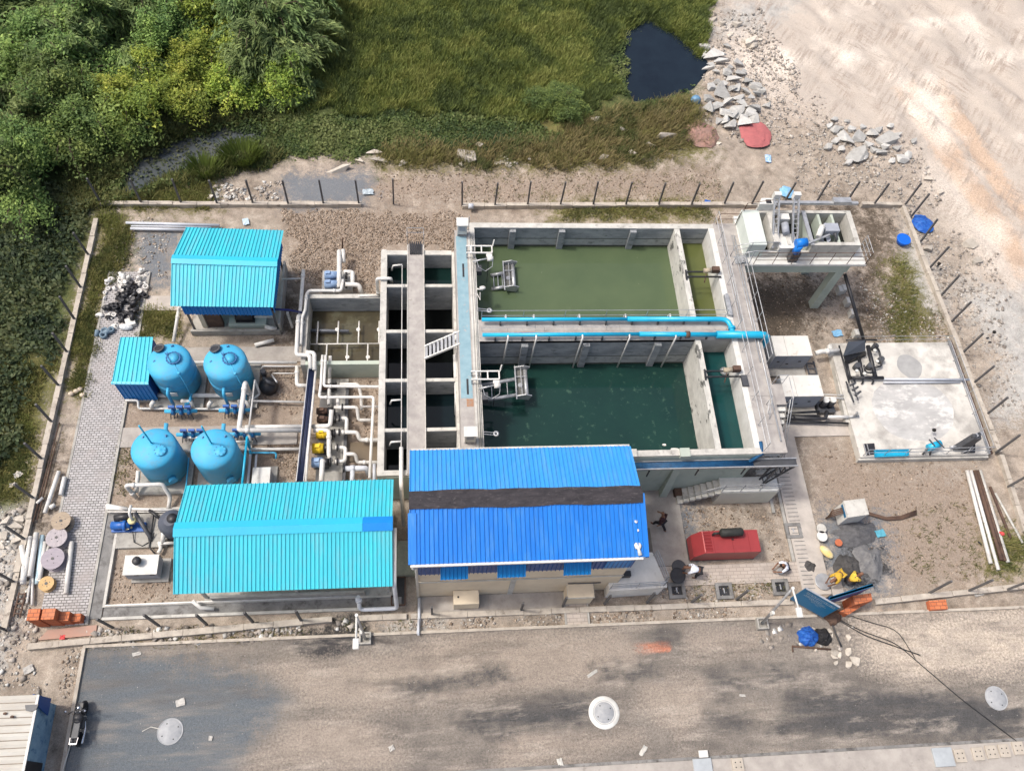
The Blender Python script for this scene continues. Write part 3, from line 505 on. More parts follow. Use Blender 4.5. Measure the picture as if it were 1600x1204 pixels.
m = MB(); m.lathe([(.16, 0), (.16, .3), (.13, .3), (.13, .02)], (0, 0, 0), 14, ax=(1, 0, 0)); p = at(732, 322, .35); o = solo(m, 'pipe_stub', GPVC, 'short grey pipe stub on the end of the fence beam', 'pipe'); o.location = p

# ------------------------------------------------------------------ railings
def railing(mb, pts, h=1.0, step=1.4, r=.018, rails=(.5, 1.0), n=5):
    P = [Vector(p) for p in pts]
    for f in rails: mb.tube([p + Vector((0, 0, h * f)) for p in P], r, n)
    for a, c in zip(P[:-1], P[1:]):
        k = max(1, round((c - a).length / step))
        for i in range(k + 1):
            q = a.lerp(c, i / k); mb.tube([q, q + Vector((0, 0, h))], r, n)
    return mb

# ------------------------------------------------------------------ main aeration tank
ZT = 4.6
T = thing('aeration_tank', 'large open concrete tank holding green and dark teal water', 'water tank', (9, 15, 0))
MB().box(2.2, 15.7, 28.5, 28.82, 0, ZT).build('wall', CONL, T); m = MB().box(2.2, 15.7, 15.0, 15.3, 0, ZT); m.build('wall', CONL, T); MB().box(2.2, 15.7, 14.985, 15.0, .1, ZT - .12).build('wall_face', GRNP, T)
MB().box(2.2, 2.46, 15.3, 28.5, 0, ZT + .003).build('wall', CONL, T); MB().box(15.4, 15.7, 15.3, 28.5, 0, ZT + .012).build('wall', WHITE, T)
CONS = M('washed_concrete', (.40, .41, .40), (.28, .29, .285), 1.2, .9, c3=(.12, .13, .12), s3=2.4, w3=(.56, .72), stretch=(1, 1, 2)); SCUM = M('scum_line', (.05, .055, .045), (.09, .095, .08), 2, .8)
for y_, x_, zw0, zm in ((28.485, 15.4, 2, 3.72), (21.36, 13.47, 1.5, 3.05)):
    MB().box(2.46, x_, y_, y_ + .015, zm, ZT - .03).build('wall_face', CONW, T); MB().box(2.46, x_, y_ - .004, y_ + .015, zm - .05, zm).build('pour_joint', SCUM, T); MB().box(2.46, x_, y_, y_ + .015, zw0, zm - .05).build('wall_face', CONS, T)
    MB().box(2.46, x_ - .02, y_ - .006, y_ - .001, zw0, (3.14 if y_ > 25 else 2.34)).build('scum_line', SCUM, T)
MB().box(13.47, 13.76, 22.62, 28.48, 0, ZT - .002).box(13.47, 13.76, 15.3, 21.35, 0, ZT - .002).build('partition_wall', CONF, T)
MB().box(2.46, 15.4, 21.375, 21.7, 0, ZT - .2).box(2.46, 15.4, 22.3, 22.62, 0, ZT - .2).build('partition_wall', CON, T)
m = MB()
for k in range(9): m.box(2.46 + k * 1.438, 2.46 + k * 1.438 + 1.43, 21.36, 22.62, ZT - .2, ZT + .006 * (k % 2))
m.build('catwalk_deck', DECK, T)
for x in (4.55, 7.25, 11.2): MB().box(x - .17, x + .17, 28.3, 28.486, 1, ZT - .12).build('buttress', CONW, T)
for x in (4.75, 7.9, 11.6): MB().box(x - .17, x + .17, 21.17, 21.361, 1, ZT - .25).build('buttress', CONW, T)
for x in (4.4, 7.4): MB().box(x - .16, x + .16, 15.0, 15.34, ZT - .1, ZT + .13).build('wall_block', CONL, T)
m = MB(); m.hull4((11.75, 15.0, 4.45), (11.75, 14.62, 0), (12.12, 14.62, 0), (12.12, 15.0, 4.45), (0, .36, 0)); m.box(11.7, 12.17, 14.9, 15.34, ZT - .15, ZT + .1); m.build('outer_buttress', GRNP, T)
MB().box(9.3, 9.62, 14.95, 15.34, ZT - .15, ZT + .1).build('wall_block', CONL, T)
MB().box(9.2, 10.6, 14.95, 14.983, 2.9, 3.35).build('name_board', SIGNB, T)
WU = water('tank_water', [(2.46, 22.62), (13.47, 22.62), (13.47, 28.49), (2.46, 28.49)], 3.0, (.088, .120, .062), (.072, .102, .054), .35, c3=(.15, .18, .11), s3=4.5, w3=(.66, .73), bump=.03)
water('tank_water', [(2.46, 15.3), (13.47, 15.3), (13.47, 21.37), (2.46, 21.37)], 2.2, (.012, .040, .033), (.010, .032, .029), .4, c3=(.04, .085, .062), s3=2.6, w3=(.59, .68), bump=.03)
water('tank_water', [(13.76, 22.62), (15.4, 22.62), (15.4, 28.49), (13.76, 28.49)], 3.3, (.10, .115, .038), (.085, .10, .036), .6)
water('tank_water', [(13.76, 15.3), (15.4, 15.3), (15.4, 21.37), (13.76, 21.37)], 3.3, (.010, .055, .055), (.010, .044, .044), .6)
# east gallery
m = MB()
for k in range(9): m.box(15.7, 16.98, 15.02 + k * 1.54, 15.02 + k * 1.54 + 1.53, ZT - .16, ZT - .004 - .006 * (k % 2))
m.build('gallery_deck', DECK, T)
for y in (16.2, 19.5, 23, 26.2): MB().box(16.55, 16.9, y - .17, y + .17, 0, ZT - .16).build('column', GRNP, T)
railing(MB(), [(15.78, 15.1, ZT), (15.78, 28.9, ZT)]).build('railing', STEEL, T); railing(MB(), [(16.9, 19.9, ZT), (16.9, 26.2, ZT)]).build('railing', STEEL, T)
railing(MB(), [(15.9, 28.8, ZT), (17.0, 28.8, ZT), (17.2, 28.95, ZT + .7), (19, 29.1, ZT + .9)], .9).build('railing', RUST, T)
m = MB(); m.tube([(16.1, 22.6, ZT + .06), (16.1, 28.6, ZT + .06)], .03, 6).tube([(16.75, 15.6, ZT + .06), (16.75, 28, ZT + .06)], .04, 6).tube([(16.62, 20, ZT + .05), (16.62, 28, ZT + .05)], .03, 6); m.build('conduit', STEEL, T)
railing(MB(), [(2.6, 22.58, ZT), (15.2, 22.58, ZT)], .9, 2.0, .015).build('railing', STEEL, T); railing(MB(), [(2.6, 21.95, ZT), (15.2, 21.95, ZT)], .35, 3, .012, (1,)).build('railing', STEEL, T)
m = MB().box(15.42, 15.66, 22.75, 24.0, ZT + .02, ZT + .2).box(15.5, 15.62, 22.7, 24.05, ZT + .2, ZT + .23); m.build('cable_box', STEEL, T)
m = MB().box(15.42, 15.72, 18.6, 19.2, ZT + .02, ZT + .16); m.build('grating', DGRY, T)
# blue coated walkway between the tanks
MB().box(1.40, 2.2, 15.0, 28.3, 0, ZT - .004).build('walkway', DECK, T)
BLC = M('worn_blue_coating', (.26, .385, .43), (.20, .32, .37), 2.2, .8, c3=(.40, .36, .33), s3=3.0, w3=(.60, .7), bump=.15)
MB().box(1.46, 2.02, 18.2, 27.9, ZT - .01, ZT + .004).build('coating', BLC, T)
RSTN = M('rust_stain', (.36, .17, .08), (.30, .22, .17), 5, .9)
MB().box(1.72, 2.05, 17.75, 18.15, ZT - .01, ZT + .003).build('stain', RSTN, T)
for y in (25.25, 18.4):
    MB().box(1.74, 1.84, y, y + .85, ZT - .02, ZT + .009).build('slot', BLK, T)
m = MB(); m.box(2.1, 2.2, 15.4, 28.2, ZT, ZT + .05); m.tube([(2.28, 15.5, ZT + .04), (2.3, 22, ZT + .05), (2.27, 28.0, ZT + .04)], .035, 6).tube([(2.37, 15.5, ZT + .04), (2.36, 24, ZT + .05), (2.37, 28.0, ZT + .04)], .025, 6); m.build('conduit', CONL, T)

# control cabinets on the walkway
def cabinet(x, y, z, label):
    t = thing('control_cabinet', label, 'control box', (x, y, z))
    MB().cbox(x - .26, x + .26, y - .17, y + .17, z + .25, z + 1.05, .02).build('body', WHITE, t); MB().hull4((x - .31, y - .25, z + 1.06), (x + .31, y - .25, z + 1.06), (x + .31, y + .22, z + 1.15), (x - .31, y + .22, z + 1.15), (0, 0, -.05)).build('rain_roof', WHITE, t)
    MB().box(x - .16, x + .16, y - .185, y - .165, z + .55, z + .85).build('door_window', GREYP, t)
    for sx in (-.22, .22): MB().box(x + sx - .03, x + sx + .03, y - .12, y + .12, z, z + .25).build('leg', STEEL, t)
cabinet(1.78, 28.0, ZT, 'white control box at the far end of the blue walkway')
cabinet(1.80, 15.95, ZT, 'white control box on the walkway beside the blue roof')
m = MB()
for s in (-.2, .2): m.bar((2.0 + s, 28.9, 2.4), (2.0 + s, 28.9, 5.0), .04)
for k in range(9): m.bar((1.8, 28.9, 2.5 + k * .28), (2.2, 28.9, 2.5 + k * .28), .03)
solo(m, 'ladder', STEEL, 'steel ladder fixed to the far wall behind the white control box', 'ladder')

# lifting davits over the west ends of the two basins
def davit(y, label):
    z = ZT; t = thing('lifting_frame', label, 'winch frame', (2.3, y, z))
    m = MB()
    for dy, dz in ((.36, .45), (-.08, .45)): m.bar((1.95, y + dy, z + dz), (3.3, y + dy, z + dz), .065)
    for xx in (2.2, 2.75, 3.3): m.bar((xx, y + .36, z + .45), (xx, y - .08, z + .45), .06)
    m.bar((3.35, y + .36, z + .45), (3.42, y + .5, z + .8), .06); m.build('beam', PVC, t)
    for xx in (2.0, 2.35):
        for dy in (.36, -.08): MB().bar((xx, y + dy, z), (xx, y + dy, z + .45), .07).build('post', STEEL, t)
    MB().cyl((3.05, y - .35, z + .3), .13, .3, 12, (1, 0, 0)).box(3.0, 3.3, y - .28, y - .08, z + .2, z + .42).build('winch', PVC, t)
    m = MB(); m.tube([(2.3, y - .45, z + .2), (3.05, y - .35, z + .32)], .045, 7); m.tube([(2.45, y - .3, z + .3), (2.6, y - .75, z + .1), (2.95, y - .85, z - .1), (3.3, y - .7, z + .1), (3.35, y - .35, z + .3)], .02, 5); m.build('hose', STEEL, t)
    MB().box(2.45, 2.75, y - .95, y - .55, z - .35, z + .02).build('bracket', DGRY, t)
    MB().tube([(3.1, y - .45, z + .2), (3.1, y - .6, 3.1)], .018, 5).build('cable', BLK, t)
davit(26.55, 'steel lifting frame with winch over the green basin'); davit(19.05, 'steel lifting frame with winch over the dark teal basin')
m = MB(); m.lathe([(.10, 0), (.16, .05), (.16, .12), (.10, .16)], (2.75, 24.55, 4.5), 14, ax=(0, .6, .8)); m.tube([(2.46, 24.5, 4.62), (2.75, 24.5, 4.5)], .04, 6).tube([(2.46, 24.2, 4.62), (2.6, 23.9, 4.5), (2.62, 24.4, 4.45)], .02, 5); solo(m, 'float_switch', PVC, 'coiled hose and float hanging at the edge of the green basin', 'float switch')
for yy, zz, lab in ((23.25, 3.6, 'small guide wheel on a bracket at the green basin edge'), (16.35, 3.6, 'small guide wheel on a bracket at the teal basin edge')):
    m = MB(); m.lathe([(.05, -.03), (.14, -.03), (.14, .03), (.05, .03), (.05, -.03)], (3.05, yy, ZT - .1), 14); m.bar((2.4, yy + .06, ZT + .02), (2.95, yy + .06, ZT - .1), .03); m.bar((2.4, yy - .06, ZT + .02), (2.95, yy - .06, ZT - .1), .03); solo(m, 'guide_wheel', STEEL, lab, 'pulley')

# decanters: slanting trough frames in the water
def decanter(x, y, z, zw_, label, arm):
    t = thing('decanter', label, 'decanter', (x, y, zw_)); P = lambda a, b_, c: Vector((x + a, y + b_, z + c))
    for s, yy in ((1, .82), (-1, -.82)):
        m = MB(); m.add([P(-.32, yy, .22), P(.12, yy, .36), P(.44, yy, .22), P(.30, yy, -.20), P(-.28, yy, -.10)] + [P(-.32, yy + .05, .22), P(.12, yy + .05, .36), P(.44, yy + .05, .22), P(.30, yy + .05, -.20), P(-.28, yy + .05, -.10)], [(0, 1, 2, 3, 4), (9, 8, 7, 6, 5), (0, 5, 6, 1), (1, 6, 7, 2), (2, 7, 8, 3), (3, 8, 9, 4), (4, 9, 5, 0)]); m.build('end_plate', STEEL, t)
    MB().bar(P(-.33, -.95, .14), P(-.33, .95, .14), .06).build('rail', STEEL, t)
    MB().cyl(P(.2, -.8, -.02), .11, 1.6, 12, (0, 1, 0)).build('scum_pipe', STEEL, t)
    m = MB(); m.hull4(P(-.3, -.8, -.02), P(.08, -.8, .0), P(.08, .8, .0), P(-.3, .8, -.02), (0, 0, -.04)); m.build('trough', M('wet_steel', (.16, .16, .145), (.10, .10, .09), 4, .6), t)
    m = MB().bar(P(-.05, -.8, .2), P(-.05, .8, .2), .03).bar(P(-.3, .35, .1), P(.2, .35, .1), .04).cyl(P(-.1, -.1, -.1), .12, .16, 10); m.build('crossbar', STEEL, t)
    m = MB()
    for yy in (.28, -.62):
        m.cyl(P(-.28, yy, -.02), .10, arm, 10, (-1, -.02, -.30))
    for k in range(3):
        f = (k + .6) / 3.2 * arm; m.bar(P(-.28 - f * .955, .28, -.02 - f * .29), P(-.28 - f * .955, -.62, -.02 - f * .29), .035)
    m.build('float_arm', STEEL, t)
decanter(4.35, 26.2, 3.28, 3.0, 'slanting steel decanter frame in the green basin', .75); decanter(4.62, 19.75, 3.1, 2.2, 'slanting steel decanter frame in the dark teal basin', 2.6)
water_spot = [(12.25, 16.3, .3), (12.0, 15.95, .22), (12.6, 16.0, .15), (11.75, 16.6, .12)]
for i, (x, y, r) in enumerate(water_spot):
    m = MB(); V = [(x + r * random.uniform(.6, 1.1) * math.cos(a), y + r * .6 * random.uniform(.6, 1.1) * math.sin(a), 2.205 + random.uniform(0, .03)) for a in np.linspace(0, 5.6, 8)]; V2 = [(a, b_, c + .02) for a, b_, c in V]; m.add(V + V2, [tuple(range(7, -1, -1)), tuple(range(8, 16))] + [(k, (k + 1) % 8, 8 + (k + 1) % 8, 8 + k) for k in range(8)]); solo(m, 'foam_patch', WHITE, 'white foam scrap floating in a corner of the teal basin', 'foam', 'foam scraps on the teal water', (x, y, 2.2))

# air pipes along the catwalk
t = thing('air_header_pipe', 'turquoise air header pipe nearer the green basin with an elbow at its end', 'pipe', (2.6, 22.42, ZT)); m = MB(); m.tube([(2.6, 22.42, 4.95), (10, 22.4, 4.95)], .10, 12); m.tube([(10, 22.4, 4.95), (15.29, 22.36, 4.95), (15.4, 21.45, 4.95)], .13, 12, .4); m.cyl((15.38, 21.75, 4.95), .19, .12, 14, (0, 1, 0)); m.build('pipe', TURQ, t)
for x in (3.81, 5.23, 7.55, 9.93, 12.25): MB().tube([(x, 22.42, 5.0), (x, 22.62, 5.02), (x, 22.72, 4.8), (x - .05, 22.74, 3.0)], .045, 8).build('drop_pipe', PVC, t)
for k in range(9): MB().box(3.5 + 1.35 * k, 3.58 + 1.35 * k, 22.25, 22.35, ZT, 4.86).build('support', DGRY, t)
t = thing('air_header_pipe', 'turquoise air header pipe crossing the gallery with white drops into the teal basin', 'pipe', (2.6, 21.5, ZT)); m = MB(); m.tube([(2.6, 21.52, 4.95), (10.5, 21.5, 4.95)], .10, 12); m.tube([(10.5, 21.5, 4.95), (14.6, 21.44, 4.95)], .125, 12); m.tube([(14.5, 21.44, 4.95), (17.25, 21.4, 4.95), (17.25, 21.4, .4)], .19, 14, .45); m.build('pipe', TURQ, t)
for x in (3.86, 5.27, 7.6, 9.99, 12.37): MB().tube([(x, 21.45, 5.0), (x, 21.3, 4.98), (x - .03, 21.24, 4.7), (x - .12, 21.15, 2.1)], .045, 8).build('drop_pipe', PVC, t)
for k in range(9): MB().box(3.2 + 1.35 * k, 3.28 + 1.35 * k, 21.36, 21.44, ZT, 4.86).build('support', DGRY, t)
MB().lathe([(.14, -.1), (.18, -.1), (.18, .1), (.14, .1)], (13.0, 21.46, 4.95), 14, ax=(1, 0, 0)).build('flange', RUST, t)
m = MB(); m.hull4((4.2, 21.62, ZT + .012), (5.3, 21.62, ZT + .012), (5.3, 21.88, ZT + .012), (4.2, 21.88, ZT + .012), (0, 0, -.02)); solo(m, 'red_plank', M('faded_red_board', (.42, .2, .18), (.36, .19, .17), 4, .9), 'faded red board lying on the catwalk', 'plank')
# penstock gates across the narrow channels
for y, lab, mt in ((25.35, 'rusty gate frame with motor across the olive channel', RUST), (19.3, 'rusty gate frame with motor across the teal channel', RUST)):
    t = thing('penstock', lab, 'sluice gate', (14.5, y, ZT)); m = MB()
    for d in (-.16, .16): m.bar((13.6, y + d, ZT + .1), (15.5, y + d, ZT + .1), .07)
    m.bar((13.62, y - .3, ZT + .02), (13.62, y + .25, ZT + .14), .08); m.build('beam', BLK, t)
    MB().box(15.0, 15.4, y + .05, y + .3, ZT + .12, ZT + .42).build('gearbox', RUST, t); MB().cyl((14.55, y + .12, ZT + .25), .13, .42, 12, (1, 0, .15)).build('motor', M('dusty_motor', (.42, .36, .26), (.26, .22, .17), 6, .8), t); MB().tube([(14.7, y, ZT + .2), (14.6, y - .4, ZT - .1)], .03, 6).build('handle', RUST, t)
m = MB(); m.lathe([(.02, 0), (.22, .02), (.24, .1), (.15, .22), (.02, .26)], (15.15, 20.15, 3.35), 14); solo(m, 'float_drum', STEEL, 'grey float drum bobbing at the edge of the teal channel', 'float')

# ------------------------------------------------------------------ channel tank (lower, left of the blue walkway)
ZC = 3.1; C = thing('channel_tank', 'narrow concrete tank of dark cells with a walkway down its middle', 'water tank', (-.6, 15, 0))
XW, XE = -2.56, 1.40; YC = [at(640, y, ZC).y for y in (396, 446, 517, 593.5, 671)]; YS = at(615, 738, ZC).y; YN = YC[0] + .12
MB().box(XW, XW + .32, YS - .15, YN + .1, 0, ZC).build('wall', CONL, C); MB().box(XE - .14, XE - .002, YS, YN, 0, ZC).build('wall', CONL, C)
MB().box(XW + .32, XE - .15, YN - .2, YN + .09, 0, ZC - .003).build('wall', CONL, C); MB().box(XW + .32, XE - .15, YS - .14, YS + .12, 0, ZC - .003).build('wall', CONL, C); MB().box(XW + .02, XE - .1, YS - .17, YS - .141, 0, ZC - .2).build('wall_face', GRNP, C)
for y in YC[1:]: MB().box(XW + .32, XE - .15, y - .09, y + .09, 0, ZC - .006).build('partition_wall', CONL, C); MB().box(XW + .33, XE - .16, y - .1, y - .09, 0, ZC - .05).build('wall_face', CONW, C)
MB().box(XW + .33, XE - .16, YN - .215, YN - .2, 0, ZC - .05).build('wall_face', CONW, C)
MB().box(-1.12, -.28, YS - .1, YN + .5, ZC - .1, ZC + .06).build('walkway', DECK, C); MB().box(-1.16, -1.12, YS - .1, YN + .4, ZC - .12, ZC + .09).box(-.28, -.24, YS - .1, YN + .4, ZC - .12, ZC + .09).build('walkway_edge', CONL, C)
lv = [1.9, .9, 1.5, 1.7, 1.0]; yb = YC + [YS]
for i in range(5): water('channel_water', [(XW + .32, yb[i + 1]), (XE - .15, yb[i + 1]), (XE - .15, yb[i]), (XW + .32, yb[i])], lv[i], [(.006, .02, .018), (.004, .005, .005), (.003, .004, .004), (.005, .012, .015), (.004, .006, .006)][i], None, .8)
# steel stair from the middle walkway up to the blue walkway
t = thing('bridge_stair', 'short steel stair climbing from the middle walkway to the blue walkway', 'stair', (-.25, 21, ZC)); y0 = at(664, 560, ZC + .1).y
for d in (0, .72): MB().bar((-.25, y0 + d, ZC + .1), (1.5, y0 + d, ZT + .02), .07, .12).build('stringer', PVC, t)
for k in range(9): f = (k + .4) / 9; MB().box(-.25 + f * 1.75 - .06, -.25 + f * 1.75 + .06, y0 + .03, y0 + .69, ZC + .06 + f * 1.5, ZC + .09 + f * 1.5).build('tread', STEEL, t)
m = MB(); m.tube([(1.32, y0 + 1.3, ZC + .5), (1.32, y0 + .8, ZC + .45)], .14, 10); m.tube([(1.3, y0 + .3, ZC - .1), (1.3, YC[3] + .1, ZC - .1)], .12, 10); m.tube([(1.3, YC[3] - .1, ZC - .2), (1.3, YC[3] - 1.1, ZC - .2), (1.3, YC[3] - 1.3, 1.2)], .10, 10, .3); solo(m, 'overflow_pipe', PVC, 'white overflow pipe along the blue walkway side of the dark cells', 'pipe')
m = MB(); m.tube([(-1.42, YC[0] - .9, ZC + .2), (-1.42, YS + .3, ZC + .22)], .022, 6); m.tube([(-1.42, YS + 1.2, ZC + .2), (-1.42, YS - .7, ZC + .15), (-1.4, YS - 1.6, .2)], .10, 8, .3)
for yy in (YC[0] - .9, YC[3] - 1.2, YC[4] - .7): m.tube([(-1.42, yy, ZC + .2), (-1.9, yy + .02, ZC + .1), (-2.0, yy, ZC - .3)], .05, 7)
solo(m, 'sampling_pipe', PVC, 'thin pipe running along the middle walkway over the dark cells', 'pipe')
m = MB()
for k in range(6): m.bar((-.98 + .11 * k, YN - .25, ZC + .12 + .02 * (k % 2)), (-1.0 + .115 * k, YN + .55, ZC + .14 + .02 * (k % 2)), .07)
solo(m, 'black_hose_bundle', BLK, 'bundle of black hoses lying on the far end of the middle walkway', 'hose bundle')
railing(m := MB(), [(-1.15, YN + .5, ZC), (-1.15, YN + 1.0, ZC), (-.25, YN + 1.0, ZC), (-.25, YN + .5, ZC)], .8); solo(m, 'end_railing', STEEL, 'little pipe railing closing the end of the middle walkway', 'railing')

# ------------------------------------------------------------------ settling basin (low, left)
ZB = 1.4; Bt = thing('settling_basin', 'low square basin of brown water with thin pipe grid', 'water tank', (-4.6, 24, 0)); x0, x1, y0, y1 = -6.75, -2.58, 21.95, 26.3
MB().box(x0, x1, y1 - .16, y1 + .1, -.2, ZB).build('wall', CONL, Bt); MB().box(x0, x0 + .24, y0, y1 - .16, -.2, ZB - .003).build('wall', CON, Bt); MB().box(x0 + .24, x1, y0, y0 + .22, -.2, ZB - .005).build('wall', GRNP, Bt); MB().box(x1 - .05, x1, y0 + .22, y1 - .16, -.2, ZB - .006).build('wall', CON, Bt)
MB().box(x0 + .24, x1 - .05, y1 - .175, y1 - .16, 0, ZB - .04).build('wall_face', CONW, Bt)
water('basin_water', [(x0 + .24, y0 + .22), (x1 - .05, y0 + .22), (x1 - .05, y1 - .17), (x0 + .24, y1 - .17)], .12, (.075, .062, .036), (.055, .050, .034), .6, c3=(.095, .09, .06), s3=.8, w3=(.5, .6))
m = MB(); ym = at(540, 537, .5).y; m.tube([(x0 + .3, ym, .5), (x1 - .05, ym, .5)], .04, 6).tube([(x0 + .3, ym, .5), (x0 + .1, ym + .4, 1.2), (x0 + .05, ym + .9, 1.45)], .03, 6)
for px in (495, 527.5, 560, 592): a = at(px, 537, .5).x; m.tube([(a, ym, .5), (a, ym + 1.45, .5)], .045, 6)
for px in (511, 543, 575): a = at(px, 537, .5).x; m.tube([(a, ym, .5), (a, y0 + .2, .5)], .045, 6)
m.build('pipe_grid', PVC, Bt)
for px, py in ((527, 516), (560, 516), (592, 516), (543, 559), (575, 559)): MB().cyl(at(px, py, .4), .11, .12, 10).build('diffuser', PVC, Bt); m = MB().tube(L3((481, 516, .35), (545, 517, .35)), .08, 8); m.build('inlet_pipe', GREYP, Bt)
# ------------------------------------------------------------------ roofs of ribbed sheet
def ribbed(mb, A, B, C, D, pitch=.19, rib=.04, rh=.045):
    """A-B is the upper edge, D-C the lower; ribs run down the slope"""
    A, B, C, D = map(Vector, (A, B, C, D)); n = max(2, round((B - A).length / pitch)); nr = (B - A).cross(D - A).normalized(); nr = nr if nr.z > 0 else -nr
    prof = []
    for k in range(n):
        f = k / n; r = rib / (B - A).length; prof += [(f, 0), (f + r * .35, rh), (f + r * 1.0, rh), (f + r * 1.5, 0)]
    prof.append((1, 0)); V = []
    for f, h in prof: V += [A.lerp(B, f) + nr * h, D.lerp(C, f) + nr * h]
    F = [(2 * i, 2 * i + 1, 2 * i + 3, 2 * i + 2) for i in range(len(prof) - 1)]
    if (V[1] - V[0]).cross(V[2] - V[0]).dot(nr) < 0: F = [q[::-1] for q in F]
    mb.add(V, F); mb.add([p - nr * .012 for p in (A, B, C, D)], [(0, 1, 2, 3)]); return mb
def ridge_cap(mb, p, q, w, dz, ny=1, t=.05):
    p = Vector(p); q = Vector(q); a = Vector((0, w, -dz)); b = Vector((0, -w, -dz)); up = Vector((0, 0, t))
    return mb.add([p + a + up, q + a + up, q + up, p + up, p + b + up, q + b + up], [(0, 1, 2, 3)[::-1], (3, 2, 5, 4)[::-1]])

# blue roofed building
bx0, bx1, yS, yN, yR, zE, zR = -.935, 8.93, 9.70, 14.79, 12.22, 6.3, 7.12
G = thing('blower_house', 'cream walled building under a bright blue ribbed roof with a black ridge strip', 'building', (4, 10, 0))
wx0, wx1, wy0, wy1 = -.68, 8.75, 9.95, 14.6
MB().box(wx0, wx1, wy0, wy0 + .2, 0, 2.6).build('wall', CREAM, G); MB().box(wx0, wx0 + .2, wy0 + .2, wy1, 0, 5.9).build('wall', CREAM, G); MB().box(wx1 - .2, wx1, wy0 + .2, wy1, 0, 5.9).build('wall', CREAM, G); MB().box(wx0 + .2, wx1 - .2, wy1 - .2, wy1, 0, 5.9).build('wall', CREAM, G)
MB().box(wx0 + .01, wx1 - .01, wy0 + .02, wy0 + .18, 2.6, 4.05).build('upper_wall', CREAM, G); MB().box(wx0 - .02, wx1 + .02, wy0 - .03, wy0, 2.5, 2.62).build('band', CONL, G); MB().box(3.55, 3.8, wy0 - .04, wy0 - .001, 0, 2.5).build('pilaster', CONL, G)
m = MB(); ribbed(m, (wx0 - .05, wy0 - .02, 6.05), (wx1 + .05, wy0 - .02, 6.05), (wx1 + .05, wy0 - .05, 4.0), (wx0 - .05, wy0 - .05, 4.0), .19); m.build('cladding', BLUED, G)
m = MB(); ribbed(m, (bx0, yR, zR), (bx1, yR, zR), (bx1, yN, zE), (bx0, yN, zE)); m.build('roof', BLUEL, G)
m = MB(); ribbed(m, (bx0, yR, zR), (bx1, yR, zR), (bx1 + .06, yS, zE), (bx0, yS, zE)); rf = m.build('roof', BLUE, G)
m = MB()   # bitumen strip, ragged edges
n = 60; fr = (np.arange(n + 1)) / n; slope = (zR - zE) / 2.55
for sgn, w0 in ((1, .40), (-1, .40)):
    e = [w0 * (.86 + .28 * float(fbm(np.array([f * 11.]), np.array([sgn * 3. + 5]), 61)[0])) for f in fr]
    V = []
    for f, w_ in zip(fr, e): x = bx0 - .01 + (bx1 - bx0 + .02) * f; V += [(x, yR, zR + .085), (x, yR + sgn * w_, zR - w_ * slope + .062)]
    F = [(2 * i, 2 * i + 1, 2 * i + 3, 2 * i + 2) for i in range(n)]; m.add(V, F if sgn < 0 else [q[::-1] for q in F])
m.build('ridge_strip', TAR, rf)
m = MB(); m.box(bx0 + .02, bx1 - .1, yS - .10, yS + .0, zE - .12, zE - .01); m.tube([(bx0 + .1, yS - .05, zE - .1), (bx0 + .12, yS - .02, zE - .5), (wx0 - .02, 9.88, 5.2), (wx0 - .02, 9.86, .1)], .065, 8); m.build('gutter', PVC, G)
MB().box(bx0 + .05, bx1 - .05, yN + .005, yN + .09, zE - .12, zE - .0).build('gutter', CONL, G)
MB().hull4((bx1 - .02, yR, zR + .03), (bx1 + .1, yR, zR + .03), (bx1 + .16, yS, zE + .03), (bx1 + .02, yS, zE + .03), (0, 0, -.16)).build('barge_flashing', BLUE, G)
m = MB(); m.hull4((bx0 - .06, yS, zE + .03), (bx0 + .28, yS, zE + .045), (bx0 + .28, yR - .55, zR - .11), (bx0 - .06, yR - .55, zR - .13), (0, 0, -.1)); m.build('barge_flashing', BLUE, G)
for px0, px1 in ((688, 731), (776.5, 821), (880, 923)):   # window hoods
    a = at(px0, 885, 5.0); c = at(px1, 885, 5.0); m = MB(); ribbed(m, (a.x, 9.92, 5.35), (c.x, 9.92, 5.35), (c.x, 9.42, 4.86), (a.x, 9.42, 4.86), .17); h_ = m.build('window_hood', BLUEM, G); MB().box(a.x + .06, c.x - .06, 9.905, 9.925, 4.1, 4.9).build('window', DGRY, h_)
a = at(957, 875, 5.4); MB().box(7.55, 8.7, 9.875, 9.9, 4.15, 5.6).build('door_sheet', BLUEM, G); MB().box(7.5, 8.72, 9.85, 9.9, 4.05, 4.15).build('door_sill', CONL, G)
m = MB(); p = at(1005, 845, 6.4); V = []
for k in range(3):
    q = [(8.62, 10.15, 6.47), (8.66, 10.75, 6.66), (8.6, 11.1, 6.78)][k]; r_ = (.17, .06, .07)[k]; m.ball(q, r_, r_ * 1.2, .02, 8, 4)
m.tube([(8.62, 10.1, 6.47), (8.7, 9.76, 6.35)], [.05, .1], 6); m.build('paint_splash', WHITE, rf)
# low cream boxes against the front wall
for x0, x1, y0, zt, lab in ((.95, 2.15, 9.28, .95, 'cream plinth box with a round hole against the cream wall'), (6.3, 7.55, 9.3, 1.35, 'cream flat roofed niche beside the block path')):
    t = thing('wall_box', lab, 'utility box', (x0, y0, 0)); MB().cbox(x0, x1, y0, 9.945, 0, zt, .02).build('body', CREAM, t)
    if x0 < 3: MB().cyl((x0 + .22, y0 + .35, zt - .01), .05, .025, 10).build('hole', BLK, t)
    else: MB().tube([(x0, 9.9, zt + .25), (x1 + .3, 9.88, zt + .3)], .03, 6).build('rail', DGRY, t); MB().box(x0 - .02, x1 + .02, y0 - .03, 9.945, zt - .12, zt - .05).build('ledge', CONL, t)
